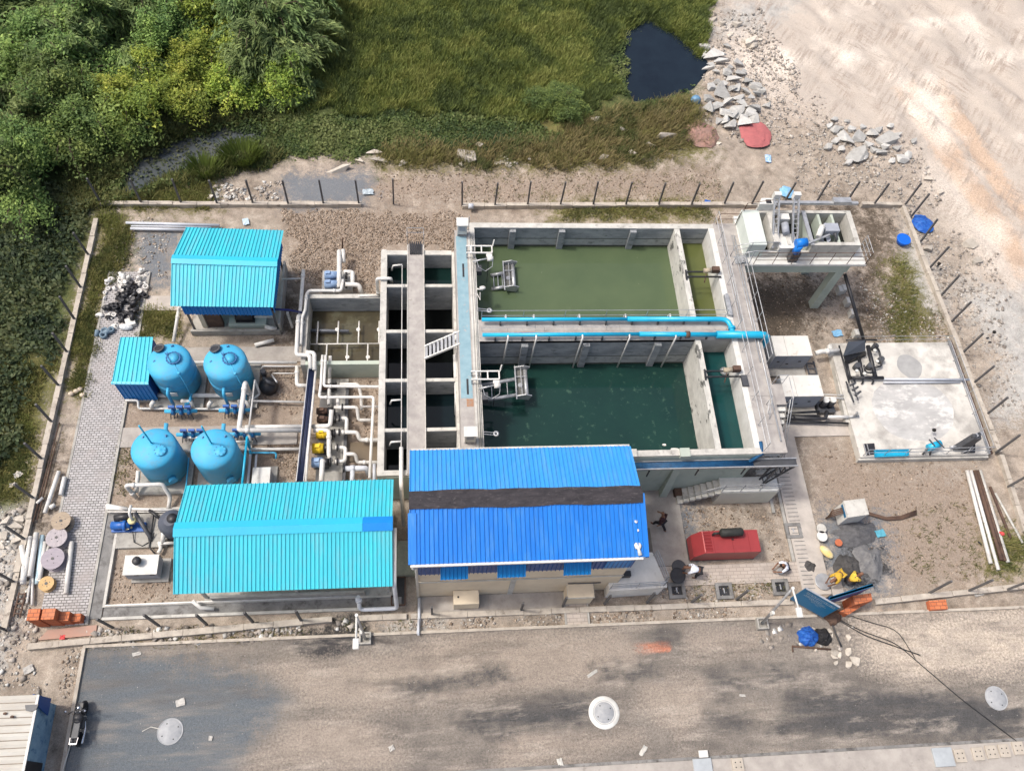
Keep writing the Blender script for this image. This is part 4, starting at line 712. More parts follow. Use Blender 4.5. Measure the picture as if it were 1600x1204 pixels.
# raised platform at the right end with steps and rail
pl = thing('entrance_platform', 'pale raised platform with pipe rail at the right end of the blue roof building', 'platform', (9.5, 9.7, 0)); zp = 1.3
PLW = M('platform_white', (.74, .72, .67), (.62, .60, .55), 1.2, .85, c3=(.45, .42, .38), s3=2, w3=(.58, .8))
MB().prism([(8.3, 9.55), (10.95, 9.62), (11.05, 9.85), (10.62, 11.35), (8.78, 11.35), (8.78, 9.94), (8.3, 9.94)], 0, zp).build('deck', PLW, pl)
for k in range(5): MB().box(8.78, 10.45 - .12 * k, 11.36 + .3 * k, 11.66 + .3 * k, 0, zp - .2 * (k + 1)).build('step', PLW, pl)
railing(MB(), [(8.3, 9.62, zp), (10.9, 9.68, zp), (11.0, 9.9, zp), (10.65, 11.2, zp)], .9, 1.2, .02, (.35, .65, 1)).build('railing', STEEL, pl)
MB().box(10.75, 11.06, 9.6, 9.9, zp, zp + .12).build('corner_block', WHITE, pl)
m = MB().box(8.95, 9.35, 10.15, 10.4, zp, zp + .35); m.box(9.0, 9.3, 10.17, 10.38, zp + .35, zp + .38); solo(m, 'tool_box', BLK, 'black tool box on the platform beside the blue roof corner', 'tool box')

# long cyan roofed filter shed
F1 = thing('filter_shed', 'open shed under the long cyan ribbed roof with one blue ridge piece', 'shed', (-6.4, 10, 0)); x0, x1, yS1, yN1, yR1, ze, zr = -11.06, -1.76, 9.58, 14.58, 12.13, 3.5, 4.5
m = MB(); ribbed(m, (x0, yR1, zr), (x1, yR1, zr), (x1, yN1, ze), (x0 - .06, yN1 - .06, ze), .178); m.build('roof', CYAN, F1); m = MB(); ribbed(m, (x0, yR1, zr), (x1, yR1, zr), (x1, yS1, ze), (x0 + .02, yS1, ze), .178); r1 = m.build('roof', CYAN, F1)
m = MB(); ridge_cap(m, (x0 - .03, yR1, zr), (-3.05, yR1, zr), .33, .125); m.build('ridge_cap', CYAND, F1); m = MB(); ridge_cap(m, (-3.04, yR1, zr + .006), (x1 + .03, yR1, zr + .006), .33, .125); m.build('ridge_cap', M('blue_cap', (.008, .22, .66), None, 1, .4), F1)
MB().box(-10.6, -1.9, 10.05, 14.1, -.1, .16).build('floor_slab', CON, F1); MB().box(-10.2, -3.2, 10.05, 10.17, .16, .75).build('dwarf_wall', CON, F1)
for xx in (-10.5, -6.3, -2.1):
    for yy in (10.25, 13.9): MB().bar((xx, yy, .1), (xx, yy, 3.5), .12).build('column', CONL, F1)
for yy, zz in ((9.9, 3.55), (11.0, 3.98), (13.2, 3.98), (14.3, 3.55)): MB().bar((x0 + .1, yy, zz), (x1 - .1, yy, zz), .06).build('purlin', DGRY, F1)
m = MB(); m.tube([(x1 + .09, yR1 - .1, 4.1), (x1 + .07, 9.62, 3.3), (x1 + .07, 9.35, .4), (-3.42, 9.35, .4), (-3.42, 9.7, 1.4)], .10, 10, .25); m.cyl((-3.42, 9.62, .9), .15, .35, 12); solo(m, 'rain_pipe', GPVC, 'fat grey white rain pipe looping at the right end of the cyan roof', 'pipe')
m = MB(); m.tube([(-11.0, 10.0, .6), (-10.7, 9.75, .3), (-10.1, 9.7, .25)], .09, 8).tube([(-15.0, 10.05, .14), (-3.6, 10.06, .2)], .05, 6); solo(m, 'drain_pipe', PVC, 'white drain pipe bend at the lower left corner of the long cyan roof', 'pipe')
# filter pumps partly seen under the shed: tanks and pipework ends
m = MB().box(-2.0, -1.92, 12.6, 13.6, .2, 2.6); m.build('end_panel', DGRY, F1)

# cyan pump shed at the top left
F2 = thing('pump_shed', 'cyan ribbed gable roof shed near the far left fence', 'shed', (-10.5, 25, 0)); q = dict(nw=(-12.96, 29.45), ne=(-7.82, 29.27), se=(-8.0, 24.29), sw=(-13.13, 24.39)); ze, zr = 3.3, 4.0; rw, re = (-13.2, 26.83, zr), (-7.84, 26.63, zr)
V3 = lambda p, z: (p[0], p[1], z)
m = MB(); ribbed(m, rw, re, V3(q['ne'], ze), V3(q['nw'], ze), .19); m.build('roof', CYAN, F2); m = MB(); ribbed(m, rw, re, V3(q['se'], ze), V3(q['sw'], ze), .19); m.build('roof', CYAN, F2)
m = MB(); ridge_cap(m, rw, re, .28, .06); m.build('ridge_cap', CYAND, F2)
m = MB(); ribbed(m, (-12.75, 24.62, 3.35), (-8.25, 24.52, 3.35), (-8.2, 24.48, 2.25), (-12.7, 24.58, 2.25), .19); m.build('side_cladding', BLUEM, F2)
m = MB(); ribbed(m, (-8.12, 24.6, 3.25), (-8.02, 29.0, 3.25), (-8.02, 29.0, 2.3), (-8.12, 24.6, 2.3), .19); m.build('side_cladding', BLUEM, F2)
MB().box(-12.9, -8.15, 24.72, 29.0, -.1, .22).build('floor_slab', CON, F2); MB().box(-12.9, -8.15, 24.66, 24.78, 0, .42).box(-8.2, -8.08, 24.8, 29, 0, .9).build('dwarf_wall', CON, F2)
for xx in (-12.7, -8.3):
    for yy in (24.85, 28.8): MB().bar((xx, yy, .2), (xx, yy, 3.3), .1).build('column', DGRY, F2)
MB().box(-12.3, -12.05, 25.0, 28.7, .2, 2.3).build('wall', CREAM, F2); MB().box(-12.0, -11.2, 25.05, 25.3, .2, 1.75).build('door', RUST, F2)
t = thing('pump_set', 'dark pump set on a pale plinth under the cyan pump shed', 'pump', (-9.9, 25, .2)); MB().cbox(-10.9, -8.9, 24.95, 25.5, .2, .55).build('plinth', GRNP, t); MB().cyl((-10.5, 25.35, .85), .22, .9, 12, (1, 0, 0)).box(-10.5, -9.5, 25.1, 25.6, .55, .68).build('motor', BLK, t); MB().tube([(-9.5, 25.3, .85), (-8.5, 25.28, .85), (-8.4, 25.0, 1.5)], .06, 8).build('pipe', PVC, t)
m = MB().tube([(-8.9, 24.85, .55), (-8.6, 24.7, .62), (-8.35, 24.78, .5)], .12, 8); solo(m, 'pipe_bend', PVC, 'short white pipe bend lying on the edge of the pump shed floor', 'pipe')
# small lean-to cabin with cyan lid
F3 = thing('dosing_cabin', 'small cabin with cyan ribbed lid beside the upper left blue vessel', 'cabin', (-15, 21, 0))
m = MB(); ribbed(m, (-15.72, 23.2, 2.25), (-14.12, 23.2, 2.25), (-14.02, 20.52, 2.12), (-15.78, 20.58, 2.12), .2); m.build('roof', CYAN, F3); m = MB(); m.hull4((-15.8, 20.56, 2.14), (-14.0, 20.5, 2.14), (-14.02, 20.62, 2.17), (-15.8, 20.68, 2.17), (0, 0, -.1)); m.build('edge_flashing', CYAND, F3)
m = MB(); ribbed(m, (-15.72, 20.66, 2.1), (-14.1, 20.66, 2.1), (-14.1, 20.64, .2), (-15.72, 20.64, .2), .2); m.build('wall', BLUEM, F3); MB().box(-14.14, -14.1, 20.7, 23.1, .2, 2.1).box(-15.74, -15.7, 20.7, 23.1, .2, 2.1).box(-15.7, -14.14, 23.06, 23.1, .2, 2.1).build('wall', BLUED, F3); MB().box(-15.72, -14.1, 20.6, 23.15, 0, .2).build('base', CON, F3)

# ------------------------------------------------------------------ blue pressure vessels
def vessel(x, y, manhole, label):
    t = thing('filter_vessel', label, 'pressure vessel', (x, y, 0), 'blue filter vessels'); r = 1.07
    MB().lathe([(r, .35), (r, 2.38), (r * .985, 2.47), (r * .93, 2.56), (r * .8, 2.64), (r * .55, 2.73), (r * .25, 2.785), (0, 2.80)], (x, y, 0), 48).build('shell', VESS, t)
    MB().lathe([(r * .5, .12), (r * .85, .2), (r, .36)], (x, y, 0), 32).build('lower_dish', VESS, t)
    for a in (.8, 2.36, 3.93, 5.5): MB().box(x + .95 * math.cos(a) - .06, x + .95 * math.cos(a) + .06, y + .95 * math.sin(a) - .06, y + .95 * math.sin(a) + .06, .1, .5).build('leg', VESS, t)
    MB().box(x - 1.25, x + 1.25, y - 1.4, y + 1.25, -.1, .1).build('plinth', CON, t)
    if manhole:   # upper pair: dark open nozzle at the rim, lettered ring and a thin chain
        MB().lathe([(.16, -.15), (.20, .12), (.28, .12), (.28, .17), (.19, .17), (.19, .05)], (x - .45, y + .58, 2.66), 20, ax=(-.2, .25, 1)).build('nozzle', DGRY, t); MB().cyl((x - .455, y + .586, 2.80), .19, .014, 16, (-.2, .25, 1)).build('opening', BLK, t)
        m = MB(); m.lathe([(.33, 0), (.36, 0), (.36, .03), (.33, .03)], (x + .3, y + .02, 2.79), 24)
        for k in range(14): a = k * .449; m.box(x + .3 + .34 * math.cos(a) - .025, x + .3 + .34 * math.cos(a) + .025, y + .02 + .34 * math.sin(a) - .025, y + .02 + .34 * math.sin(a) + .025, 2.80, 2.85)
        m.bar((x - .12, y + .3, 2.86), (x + .22, y - .22, 2.86), .045); m.bar((x - .04, y + .34, 2.86), (x + .02, y + .2, 2.86), .04); m.build('manway', VALV, t); MB().lathe([(.26, 0), (.28, .04), (0, .05)], (x + .3, y + .02, 2.79), 22).build('manway_lid', VESS, t)
        MB().tube([(x + .36, y - .3, 2.78), (x + .62, y - .78, 2.6), (x + .8, y - 1.02, 1.9), (x + .8, y - 1.15, .4)], .022, 6).lathe([(.03, -.02), (.07, -.02), (.07, .02), (.03, .02)], (x + .6, y - .74, 2.63), 12).build('gauge_line', VESS, t)
        for dx, dy in ((.12, .78), (-.62, -.1)): MB().bar((x + dx - .05, y + dy - .02, 2.68), (x + dx + .05, y + dy + .03, 2.72), .05, .1).build('lifting_lug', VALV, t)
        m = MB().box(x - .12, x + .2, y - 1.165, y - 1.13, .95, 1.25); m.build('name_plate', WHITE, t)
        m = MB(); m.tube([(x - .1, y - 1.1, 1.75), (x - .1, y - 1.42, 1.7), (x - .1, y - 1.45, .5)], .08, 8, .2); m.tube([(x + .75, y - .9, .7), (x + .7, y - 1.35, .6), (x + .45, y - 1.42, .5)], .08, 8, .2); m.build('inlet_pipe', VESS, t)
        for zz in (1.35, 1.5): MB().lathe([(r + .005, zz), (r + .012, zz), (r + .012, zz + .03), (r + .005, zz + .03)], (x, y, 0), 48).build('weld_band', VESS, t)
    else:         # lower pair: flat manhole cover, tall thin pipe standing at the top
        MB().tube([(x - .03, y + .13, 2.75), (x - .03, y + .14, 3.4), (x - .03, y + .14, 4.7)], .04, 8).cyl((x - .03, y + .13, 2.76), .09, .06, 12).build('vent_pipe', TURQ, t)
        MB().lathe([(.30, 0), (.30, .05), (.24, .06), (.05, .06), (.03, .08), (0, .08)], (x + .38, y - .22, 2.72), 24).build('manhole_cover', VESS, t)
        m = MB()
        for k in range(8): a = k * .785; m.box(x + .38 + .24 * math.cos(a) - .02, x + .38 + .24 * math.cos(a) + .02, y - .22 + .24 * math.sin(a) - .02, y - .22 + .24 * math.sin(a) + .02, 2.77, 2.80)
        m.build('cover_bolts', VALV, t)
        for dx, dy in ((-.5, .5), (.55, .55), (-.1, -.42)): MB().bar((x + dx - .02, y + dy - .05, 2.68), (x + dx + .02, y + dy + .05, 2.72), .05, .1).build('lifting_lug', VALV, t)
        MB().cyl((x + .55, y - .93, .95), .2, .18, 16, (.5, -.86, 0)).build('side_manhole', VESS, t)
        MB().lathe([(.18, 0), (.18, .12), (.10, .2), (.1, .5)], (x + .12, y + 1.2, 1.6), 14, ax=(.1, 1, .4)).build('inlet_pipe', VESS, t)
    return t
vessel(-13.06, 21.6, True, 'blue vessel with a dark open nozzle beside the small cyan cabin'); vessel(-10.32, 21.55, True, 'blue vessel with a dark open nozzle next to the black pump')
vessel(-13.13, 16.85, False, 'blue vessel with slanting vent pipe nearest the block path'); vessel(-10.37, 16.77, False, 'blue vessel with slanting vent pipe beside the grey vented box')
def valve_set(x, y, label):
    t = thing('valve_set', label, 'valves', (x, y, .2), 'blue valve sets')
    for k, dx in enumerate((-.45, -.05, .35)):
        v = MB().cyl((x + dx, y, .55), .2, .16, 14, (1, 0, 0)).build('valve', VALV, t); MB().cyl((x + dx + .08, y, .6), .045, .45, 8).box(x + dx - .05, x + dx + .25, y - .06, y + .06, .95, 1.1).build('actuator', MOTB, v)
    MB().tube([(x - .8, y, .55), (x + .8, y, .55)], .1, 10).build('body', VESS, t)
    m = MB()
    for k in range(7): m.tube([(x - .5 + k * .16, y - .1, .5), (x - .55 + k * .19, y - .3, .2 + .1 * (k % 3))], .025, 5)
    m.build('lever', BLK, t)
    return t
valve_set(-12.75, 19.78, 'blue valve cluster in front of the vessel beside the cyan cabin'); valve_set(-10.05, 19.78, 'blue valve cluster in front of the vessel next to the black pump')
valve_set(-12.0, 18.45, 'blue valve cluster behind the vessel nearest the block path'); valve_set(-9.45, 18.42, 'blue valve cluster behind the vessel beside the vented box')
def pipe(label, runs, mat=PVC, name='pipe', el=.14, cat='pipe', n=9, group=None):
    """runs: list of (points (px,py,z), radius)"""
    m = MB(); p0 = at(*runs[0][0][0])
    for pts, r in runs: m.tube(L3(*pts), r, n, el)
    for pts, r in runs:
        P = L3(*pts)
        if len(P) > 2 and r > .06:
            for q, q2 in zip(P[:-1], P[1:]):
                if (q2 - q).length > 1: d = (q2 - q).normalized(); c = q + d * min(.3, (q2 - q).length * .3); m.cyl(c, r * 1.22, r * 1.6, n, d)
    return solo(m, name, mat, label, cat, group, (p0.x, p0.y, p0.z))
pipe('white pipe running along the ground below the two upper blue vessels', [([(196, 625, .4), (216, 625, .4), (216, 638, .15), (388, 639, .15), (391, 618, .6)], .06), ([(241, 626, .6), (236, 632, .5), (238, 637, .2)], .11), ([(283, 626, .6), (298, 627, .6), (302, 637, .2)], .10), ([(330, 627, .6), (326, 632, .5), (327, 637, .2)], .11), ([(372, 626, .6), (385, 627, .6), (391, 640, .2)], .10), ([(240, 617, .3), (380, 618, .3)], .12)])
pipe('white pipe running behind the two upper blue vessels to the pipe rack', [([(300, 566, .5), (464, 566, .5)], .085)])
pipe('tall white gantry pipe rising beside the upper right blue vessel', [([(391, 618, .4), (383, 597, 2.0), (373, 672, 2.0), (474, 672, 1.2)], .12), ([(383, 667, 1.2), (474, 666, 1.2)], .11), ([(398, 594, 1.6), (389, 668, 1.6)], .045), ([(398, 594, 1.6), (406, 615, .3), (391, 626, .3), (477, 628, .3)], .06)])
pipe('thin white pipe running to the pipe rack behind the black pump', [([(409, 582, .2), (409, 572, .5), (470, 572, .5)], .05), ([(426, 583, .4), (466, 583, .4)], .035), ([(464, 572, .6), (464, 602, .6), (482, 602, .6)], .11)])
pipe('white pipes joining the two lower blue vessels', [([(288, 683, .5), (330, 684, .5)], .07), ([(370, 678, .5), (388, 678, .6), (393, 690, .3)], .09), ([(290, 704, .3), (330, 706, .3)], .10), ([(375, 702, .3), (474, 701, .3)], .085), ([(368, 690, .4), (390, 689, .4)], .06)])
pipe('white square pipe loop in front of the lower left blue vessel', [([(213, 777, .1), (196, 758, 1.1), (254, 756, 1.1), (266, 776, .4), (263, 796, .1)], .10), ([(216, 735, .9), (213, 769, .3)], .10)])
pipe('white pipe running from the cyan pump shed down to the upper vessels', [([(281, 478, 1.2), (279, 485, .8), (271, 534, .3)], .09)])
pipe('pale pipe crossing above the blue pump plot to the long cyan roof', [([(166, 794, .3), (290, 797, .35)], .075), ([(166, 789, .3), (200, 795, .33)], .09), ([(168, 799, .25), (300, 800, .25)], .03)])
pipe('vertical turquoise pipe right of the lower right blue vessel', [([(386, 683, 2.0), (378, 760, 2.0)], .06), ([(386, 683, 2.0), (390, 700, .3), (392, 712, .3)], .07)], TURQ)
pipe('blue pipe between the lower blue vessels and the long cyan roof', [([(295, 715, .8), (288, 790, .8)], .035), ([(392, 707, .5), (432, 707, .5), (431, 716, .3)], .05)], VESS)
pipe('grey conduit pair beside the vented grey box', [([(391, 710, .4), (387, 760, .4)], .07), ([(401, 706, .4), (397, 760, .4)], .06)], GPVC)
m = MB()
MB_ = thing('black_pump', 'black pump in a small pit beside the upper right blue vessel', 'pump', at(420, 598, .0)); MB().lathe([(.45, 0), (.5, .25), (.42, .5), (.2, .62), (0, .65)], at(421, 606, 0), 18).build('body', BLK, MB_); MB().tube(L3((412, 590, .9), (418, 596, 1.0), (428, 600, .7)), .09, 8).cyl(at(413, 586, .4), .14, .5, 12).build('motor', DGRY, MB_); MB().tube(L3((424, 585, .6), (433, 597, .9)), .05, 6).build('pipe', STEEL, MB_)
# blower boxes
t = thing('blower_enclosure', 'pale grey ground box with a round black vent on its lid by the block path', 'equipment box', (-12.5, 10.9, 0)); c = [at(*q) for q in ((198, 868, 1.0), (248, 868, 1.0), (244.5, 896, 1.0), (191, 896, 1.0))]; X0 = (c[0].x + c[3].x) / 2; X1 = (c[1].x + c[2].x) / 2; Y0 = c[2].y; Y1 = c[0].y
MB().box(X0 + .1, X1 + .3, Y0 - .12, Y1 + .1, -.05, .1).build('plinth', CON, t); MB().cbox(X0, X1, Y0, Y1, .28, 1.0, .025).build('body', GREYP, t); MB().box(X0 - .02, X1 + .02, Y0 - .02, Y1 + .02, 1.0, 1.03).build('lid', WHITE, t); MB().lathe([(.09, 0), (.09, .18), (.2, .2), (.2, .33), (.15, .38), (0, .4)], (X0 + .62, Y0 + .55, 1.03), 18).build('vent_cap', BLK, t)
for sx in (.25, X1 - X0 - .35): MB().box(X0 + sx, X0 + sx + .18, Y0 + .05, Y0 + .2, .1, .28).build('leg', BLK, t)
for sx in (.45, 1.15): MB().box(X0 + sx, X0 + sx + .2, Y0 - .012, Y0 + .0, .8, .9).build('louver', BLK, t)
t = thing('blower_enclosure', 'pale grey box with a cone vent standing against the long cyan roof', 'equipment box', (-8.3, 15, 0)); MB().box(-8.95, -7.75, 14.2, 16.8, -.05, .1).build('plinth', CON, t); MB().cbox(-8.75, -7.93, 14.3, 16.35, .15, 1.0, .02).build('body', GREYP, t); MB().box(-8.77, -7.91, 15.3, 16.37, 1.0, 1.025).box(-8.77, -7.91, 14.28, 15.27, 1.0, 1.025).build('lid', WHITE, t); MB().lathe([(.2, 0), (.2, .1), (.08, .34), (0, .36)], (-8.27, 15.2, 1.03), 18).build('vent_cap', BLK, t)
# blue pump set on its own slab
t = thing('pump_set', 'blue engine pump with yellow wheel on a square slab by the block path', 'pump', at(205, 812)); a = at(172, 846); MB().box(-15.0, -12.85, 12.75, 14.45, -.1, .16).build('plinth', CON, t); MB().box(-12.84, -12.66, 12.8, 14.6, -.1, .22).build('kerb', CON, t)
p = at(200, 820, .5); MB().cyl((p.x - .75, p.y, .5), .2, .9, 14, (1, 0, 0)).box(p.x - .8, p.x + .75, p.y - .25, p.y + .2, .16, .3).cyl((p.x - .2, p.y, .5), .27, .15, 14, (1, 0, 0)).build('motor', MOTB, t); MB().cyl((p.x - .6, p.y + .3, .7), .17, .8, 12, (1, .1, 0)).build('filter_drum', BLK, t); MB().lathe([(.06, 0), (.19, 0), (.19, .09), (.06, .09)], (p.x + .25, p.y + .12, .75), 16).tube([(p.x + .2, p.y - .1, .5), (p.x - .1, p.y - .2, .5)], .07, 8).build('pulley', M('pale_yellow_wheel', (.62, .56, .3), None, 3, .6), t); MB().tube([(p.x + .3, p.y + .05, .6), (p.x + .25, p.y + .3, 1.3), (p.x + .28, p.y + .7, 1.3)], .07, 8, .15).build('delivery_pipe', PVC, t)
MB().tube([(p.x + .35, p.y + .5, .9), (p.x + 1.0, p.y - .5, .3), (p.x + 1.05, p.y - .7, .16)], .1, 8).build('suction_hose', DGRY, t); MB().tube([(p.x + .2, p.y - .25, .3), (p.x + .3, p.y - .75, .2), (p.x + .7, p.y - .95, .18), (p.x + 1.1, p.y - .7, .2), (p.x + 1.2, p.y - .35, .3)], .025, 5).build('cable', BLK, t)
m = MB().tube([(-13.6, 14.5, .5), (-12.9, 13.95, .3)], .07, 6); solo(m, 'prop_pipe', BLK, 'black pipe propped against the slab kerb by the blue pump', 'pipe')
m = MB(); m.tube(L3((241, 800, .3), (233, 855, .2), (246, 868, .2)), .04, 6); m.tube(L3((240, 800, .3), (236, 842, .2)), .025, 6); solo(m, 'cable_run', BLK, 'black cable running from the pale pipe to the vented ground box', 'cable')
t = thing('plastic_tank', 'dark grey round plastic water tank half under the long cyan roof', 'water tank', at(266, 815)); p = at(268, 812, 1.0); MB().lathe([(.62, 0), (.66, .5), (.62, 1.0), (.5, 1.15), (.3, 1.25), (.28, 1.3)], (p.x, p.y - .1, 0), 24).build('body', M('tank_grey', (.09, .10, .13), (.07, .08, .1), 2, .5), t); MB().lathe([(.24, 0), (.24, .06), (0, .07)], (p.x + .1, p.y - .02, 1.27), 20).build('lid', BLK, t)
pipe('white drain fittings in front of the dark plastic tank', [([(256, 828, .9), (254, 850, .2)], .11), ([(247, 848, .3), (272, 848, .3)], .08), ([(248, 846, .3), (252, 856, .2), (247, 864, .2)], .09)])

# ------------------------------------------------------------------ pump and pipe corridor beside the dark cells
t = thing('pump_bed', 'grey concrete bed under the row of small pumps', 'plinth', at(515, 660)); P0 = at(512, 594, .25); P1 = at(541, 740, .25); MB().box(P0.x - .35, at(542, 660, .25).x, at(515, 760, .25).y, at(515, 592, .25).y, -.1, .25).build('bed', CON, t); MB().box(at(538, 660, .3).x, at(543, 660, .3).x, at(515, 760, .25).y, at(515, 598, .25).y, -.1, .30).build('kerb', DGRY, t)
for px, py, z, mm, lab in ((507, 642, .7, RUST, 'rusty pump'), (508, 655, .7, RUST, 'second rusty pump'), (507, 677, .75, YEL, 'small yellow motor pump'), (501, 700, .75, YEL, 'larger yellow motor pump'), (500, 722, .8, LBLU, 'light blue motor pump nearest the long cyan roof'), (510, 604, .6, RUST, 'rusty valve pump')):
    lab = {'rusty pump': 'rusty brown pump at the upper end of the pipe corridor', 'second rusty pump': 'dark rusty pump beside the tall white riser', 'small yellow motor pump': 'small dirty yellow motor between white pipes', 'larger yellow motor pump': 'large bright yellow motor beside the black cable tray', 'rusty valve pump': 'rusty valve pump just below the settling basin'}.get(lab, lab)
    p = at(px, py, z); t = thing('motor_pump', lab, 'pump', (p.x, p.y, .25)); r = .26 if mm is not RUST else .17
    MB().cyl((p.x - .4, p.y, z), r, .55, 14, (1, 0, 0)).lathe([(r * .9, 0), (r * 1.08, .04), (r * 1.08, .1), (r * .9, .12)], (p.x - .1, p.y, z), 14, ax=(1, 0, 0)).build('motor', mm, t)
    m = MB(); 
    for k in range(5): m.lathe([(r, 0), (r * 1.06, .01), (r, .02)], (p.x - .36 + k * .07, p.y, z), 14, ax=(1, 0, 0))
    m.build('cooling_fins', mm, t); MB().cyl((p.x + .18, p.y, z), .2, .26, 14, (1, 0, 0)).lathe([(.1, 0), (.24, 0), (.24, .06), (.1, .06)], (p.x + .48, p.y, z), 14, ax=(1, 0, 0)).build('pump_casing', BLK, t); MB().box(p.x - .35, p.x + .4, p.y - .14, p.y + .14, .22, z - r + .06).build('foot', DGRY, t); MB().box(p.x - .25, p.x - .02, p.y - .09, p.y + .09, z + r - .03, z + r + .09).build('terminal_box', mm, t)
pipe('white pipe dropping from the settling basin and looping past the rusty pumps', [([(504, 555, 1.6), (501.5, 600, 1.6), (498.7, 620.5, 1.6), (584, 620, 1.6), (577.5, 747, 1.6)], .075)])
pipe('white pipe along the wall of the dark cells down to the basin corner', [([(509, 555, 1.7), (506, 603, 1.7), (594, 604, 1.7), (597.5, 392, 1.7), (603, 392, 2.9)], .075)])
pipe('short white standpipe at the corner of the settling basin', [([(516, 556, 1.5), (514.7, 592, .6)], .09)])
pipe('white riser bent over the wall into the top dark cell', [([(591, 461, 1.4), (588.8, 435, 3.25), (611, 435, 3.25), (612, 441, 2.4)], .085), ([(560, 462, 1.5), (592, 462, 1.5)], .04)])
pipe('upper white suction pipe between rusty pumps and the dark cells', [([(531, 600, .7), (560, 600, .7), (564, 617, .3), (565, 640, .3)], .085), ([(522, 636, .9), (558, 636, .9), (560, 656, .4), (582, 656, .4)], .09), ([(562, 635, .6), (595, 635, .6)], .06), ([(528, 620, .9), (528, 634, .9)], .10), ([(515, 588, .6), (514, 632, .6)], .1)])
pipe('middle white suction pipe with two bends beside the yellow motors', [([(528, 653, .8), (542, 653, .8), (541, 675, .8)], .10), ([(524, 675, .8), (558, 675, .8), (562, 687, .5), (598, 687, .5)], .105)])
pipe('lower white suction pipe forming a square loop by the yellow motor', [([(524, 699, .8), (540, 699, .8), (539, 720, .8), (524, 721, .8)], .10), ([(540, 709, .8), (555, 709, .7), (558, 722, .3), (592, 722, .3)], .095)])
pipe('tall white riser with a capped top beside the black cable tray', [([(518, 640, 1.5), (516, 665, 1.2), (488, 666, 1.0)], .115), ([(490, 672, 1.0), (514, 672, 1.0), (514, 712, .9), (518, 720, .6)], .115)])
pipe('short white riser at the edge of the long cyan roof', [([(504, 718, 1.6), (502, 752, 1.6)], .125)])
pipe('pale blue tee pipe meeting the long cyan roof', [([(538, 732, .8), (573, 731, .8), (576, 740, .3)], .14), ([(551, 734, .8), (550, 752, .8)], .12), ([(585, 725, 1.0), (585, 750, 1.0)], .09)], GPVC)
for q in ((534, 636), (529, 653), (529, 675), (526, 699), (526, 721), (536, 732)):
    p = at(q[0], q[1], .85); m = MB().lathe([(.1, 0), (.19, 0), (.19, .07), (.1, .07)], (p.x, p.y, p.z), 14, ax=(1, 0, 0)); solo(m, 'pipe_flange', BLK, 'black flange coupling on a white suction pipe in the pump corridor', 'flange', 'flanges in the pump corridor', tuple(p))
t = thing('cable_tray', 'long tray of black cables running down beside the pump corridor', 'cable tray', at(480, 650)); A0, A1 = at(482, 576, 1.3), at(463, 752, 1.3); B0, B1 = at(493, 576, 1.3), at(474.5, 752, 1.3)
m = MB(); m.hull4(A1, B1, B0, A0, (0, 0, -.05)); m.build('tray', DGRY, t); m = MB()
for k in range(6):
    f = .1 + .16 * k; a = A0.lerp(B0, f); c = A1.lerp(B1, f); m.tube([a + Vector((0, 0, .03)), a.lerp(c, .3) + Vector((random.uniform(-.03, .03), 0, .06)), a.lerp(c, .65) + Vector((random.uniform(-.03, .03), 0, .04)), c + Vector((0, 0, .05))], .03, 6)
m.build('cables', M('navy_cable', (.012, .018, .05), (.02, .03, .07), 5, .4), t)
for a, c in ((A0, A1), (B0, B1)): MB().bar(a + Vector((0, 0, .02)), c + Vector((0, 0, .02)), .04, .1).build('side_rail', STEEL, t)
for f in (.1, .5, .9): p = A0.lerp(A1, f).lerp(B0.lerp(B1, f), .5); MB().bar((p.x, p.y, 0), (p.x, p.y, 1.25), .07).build('support', STEEL, t)
pipe('pale pipe running beside the black cable tray', [([(494, 572, 1.4), (481, 706, 1.4), (478, 752, 1.4)], .06)])
pipe('white pipe set rounding the left corner of the settling basin', [([(474, 422, 1.5), (469, 489, 1.5), (467, 540, 1.5)], .10), ([(536, 437, 1.6), (533, 454, 1.6), (483, 454, 1.6), (479, 459, 1.6), (477, 484, 1.6), (472, 496, 1.6), (470, 538, 1.6)], .085), ([(466, 493, 1.7), (463, 554, 1.7), (484, 555, 1.7), (485, 576, 1.5)], .11), ([(478, 550, 1.7), (491, 551, 1.7), (491.5, 578, 1.5)], .11), ([(440, 436, 1.3), (472, 435, 1.3)], .045)])
pipe('navy hose from the pump shed roof to the pipe rack', [([(425, 483, 2.4), (450, 484, 2.2), (472, 488, 1.6)], .06)], M('navy_hose', (.012, .02, .12), None, 3, .4), 'hose')
m = MB(); m.bar(at(449, 488, 1.6), at(457, 511, .3), .12); solo(m, 'wooden_prop', CONL, 'pale plank propped under the navy hose', 'plank')
t = thing('pump_set', 'pair of light blue motor pumps above the settling basin', 'pump', at(520, 440)); a = at(503, 455, .2); c = at(552, 425, .2); MB().box(a.x, c.x, a.y, c.y, -.1, .35).build('plinth', CONL, t)
for px, py in ((513, 430), (513, 444)):
    p = at(px, py, .75); MB().cyl((p.x - .2, p.y, p.z), .24, .75, 14, (1, 0, 0)).build('motor', LBLU, t); MB().cyl((p.x + .6, p.y, p.z), .25, .14, 14, (1, 0, 0)).cyl((p.x + .95, p.y, p.z), .24, .1, 14, (1, 0, 0)).build('flange', BLK, t); MB().box(p.x - .2, p.x + .4, p.y - .12, p.y + .12, .35, .55).build('foot', MOTB, t); MB().box(p.x - .12, p.x + .12, p.y - .1, p.y + .1, p.z + .2, p.z + .32).build('terminal_box', LBLU, t)
pipe('white discharge pipes of the pump pair above the settling basin', [([(530, 450, .9), (530, 392, .9)], .14), ([(537, 425, .9), (551, 425, .8), (551, 444, .8)], .13), ([(540, 444, .9), (561, 445, .9), (565, 459, .5)], .13), ([(536, 390, .9), (537, 410, .7)], .12)])
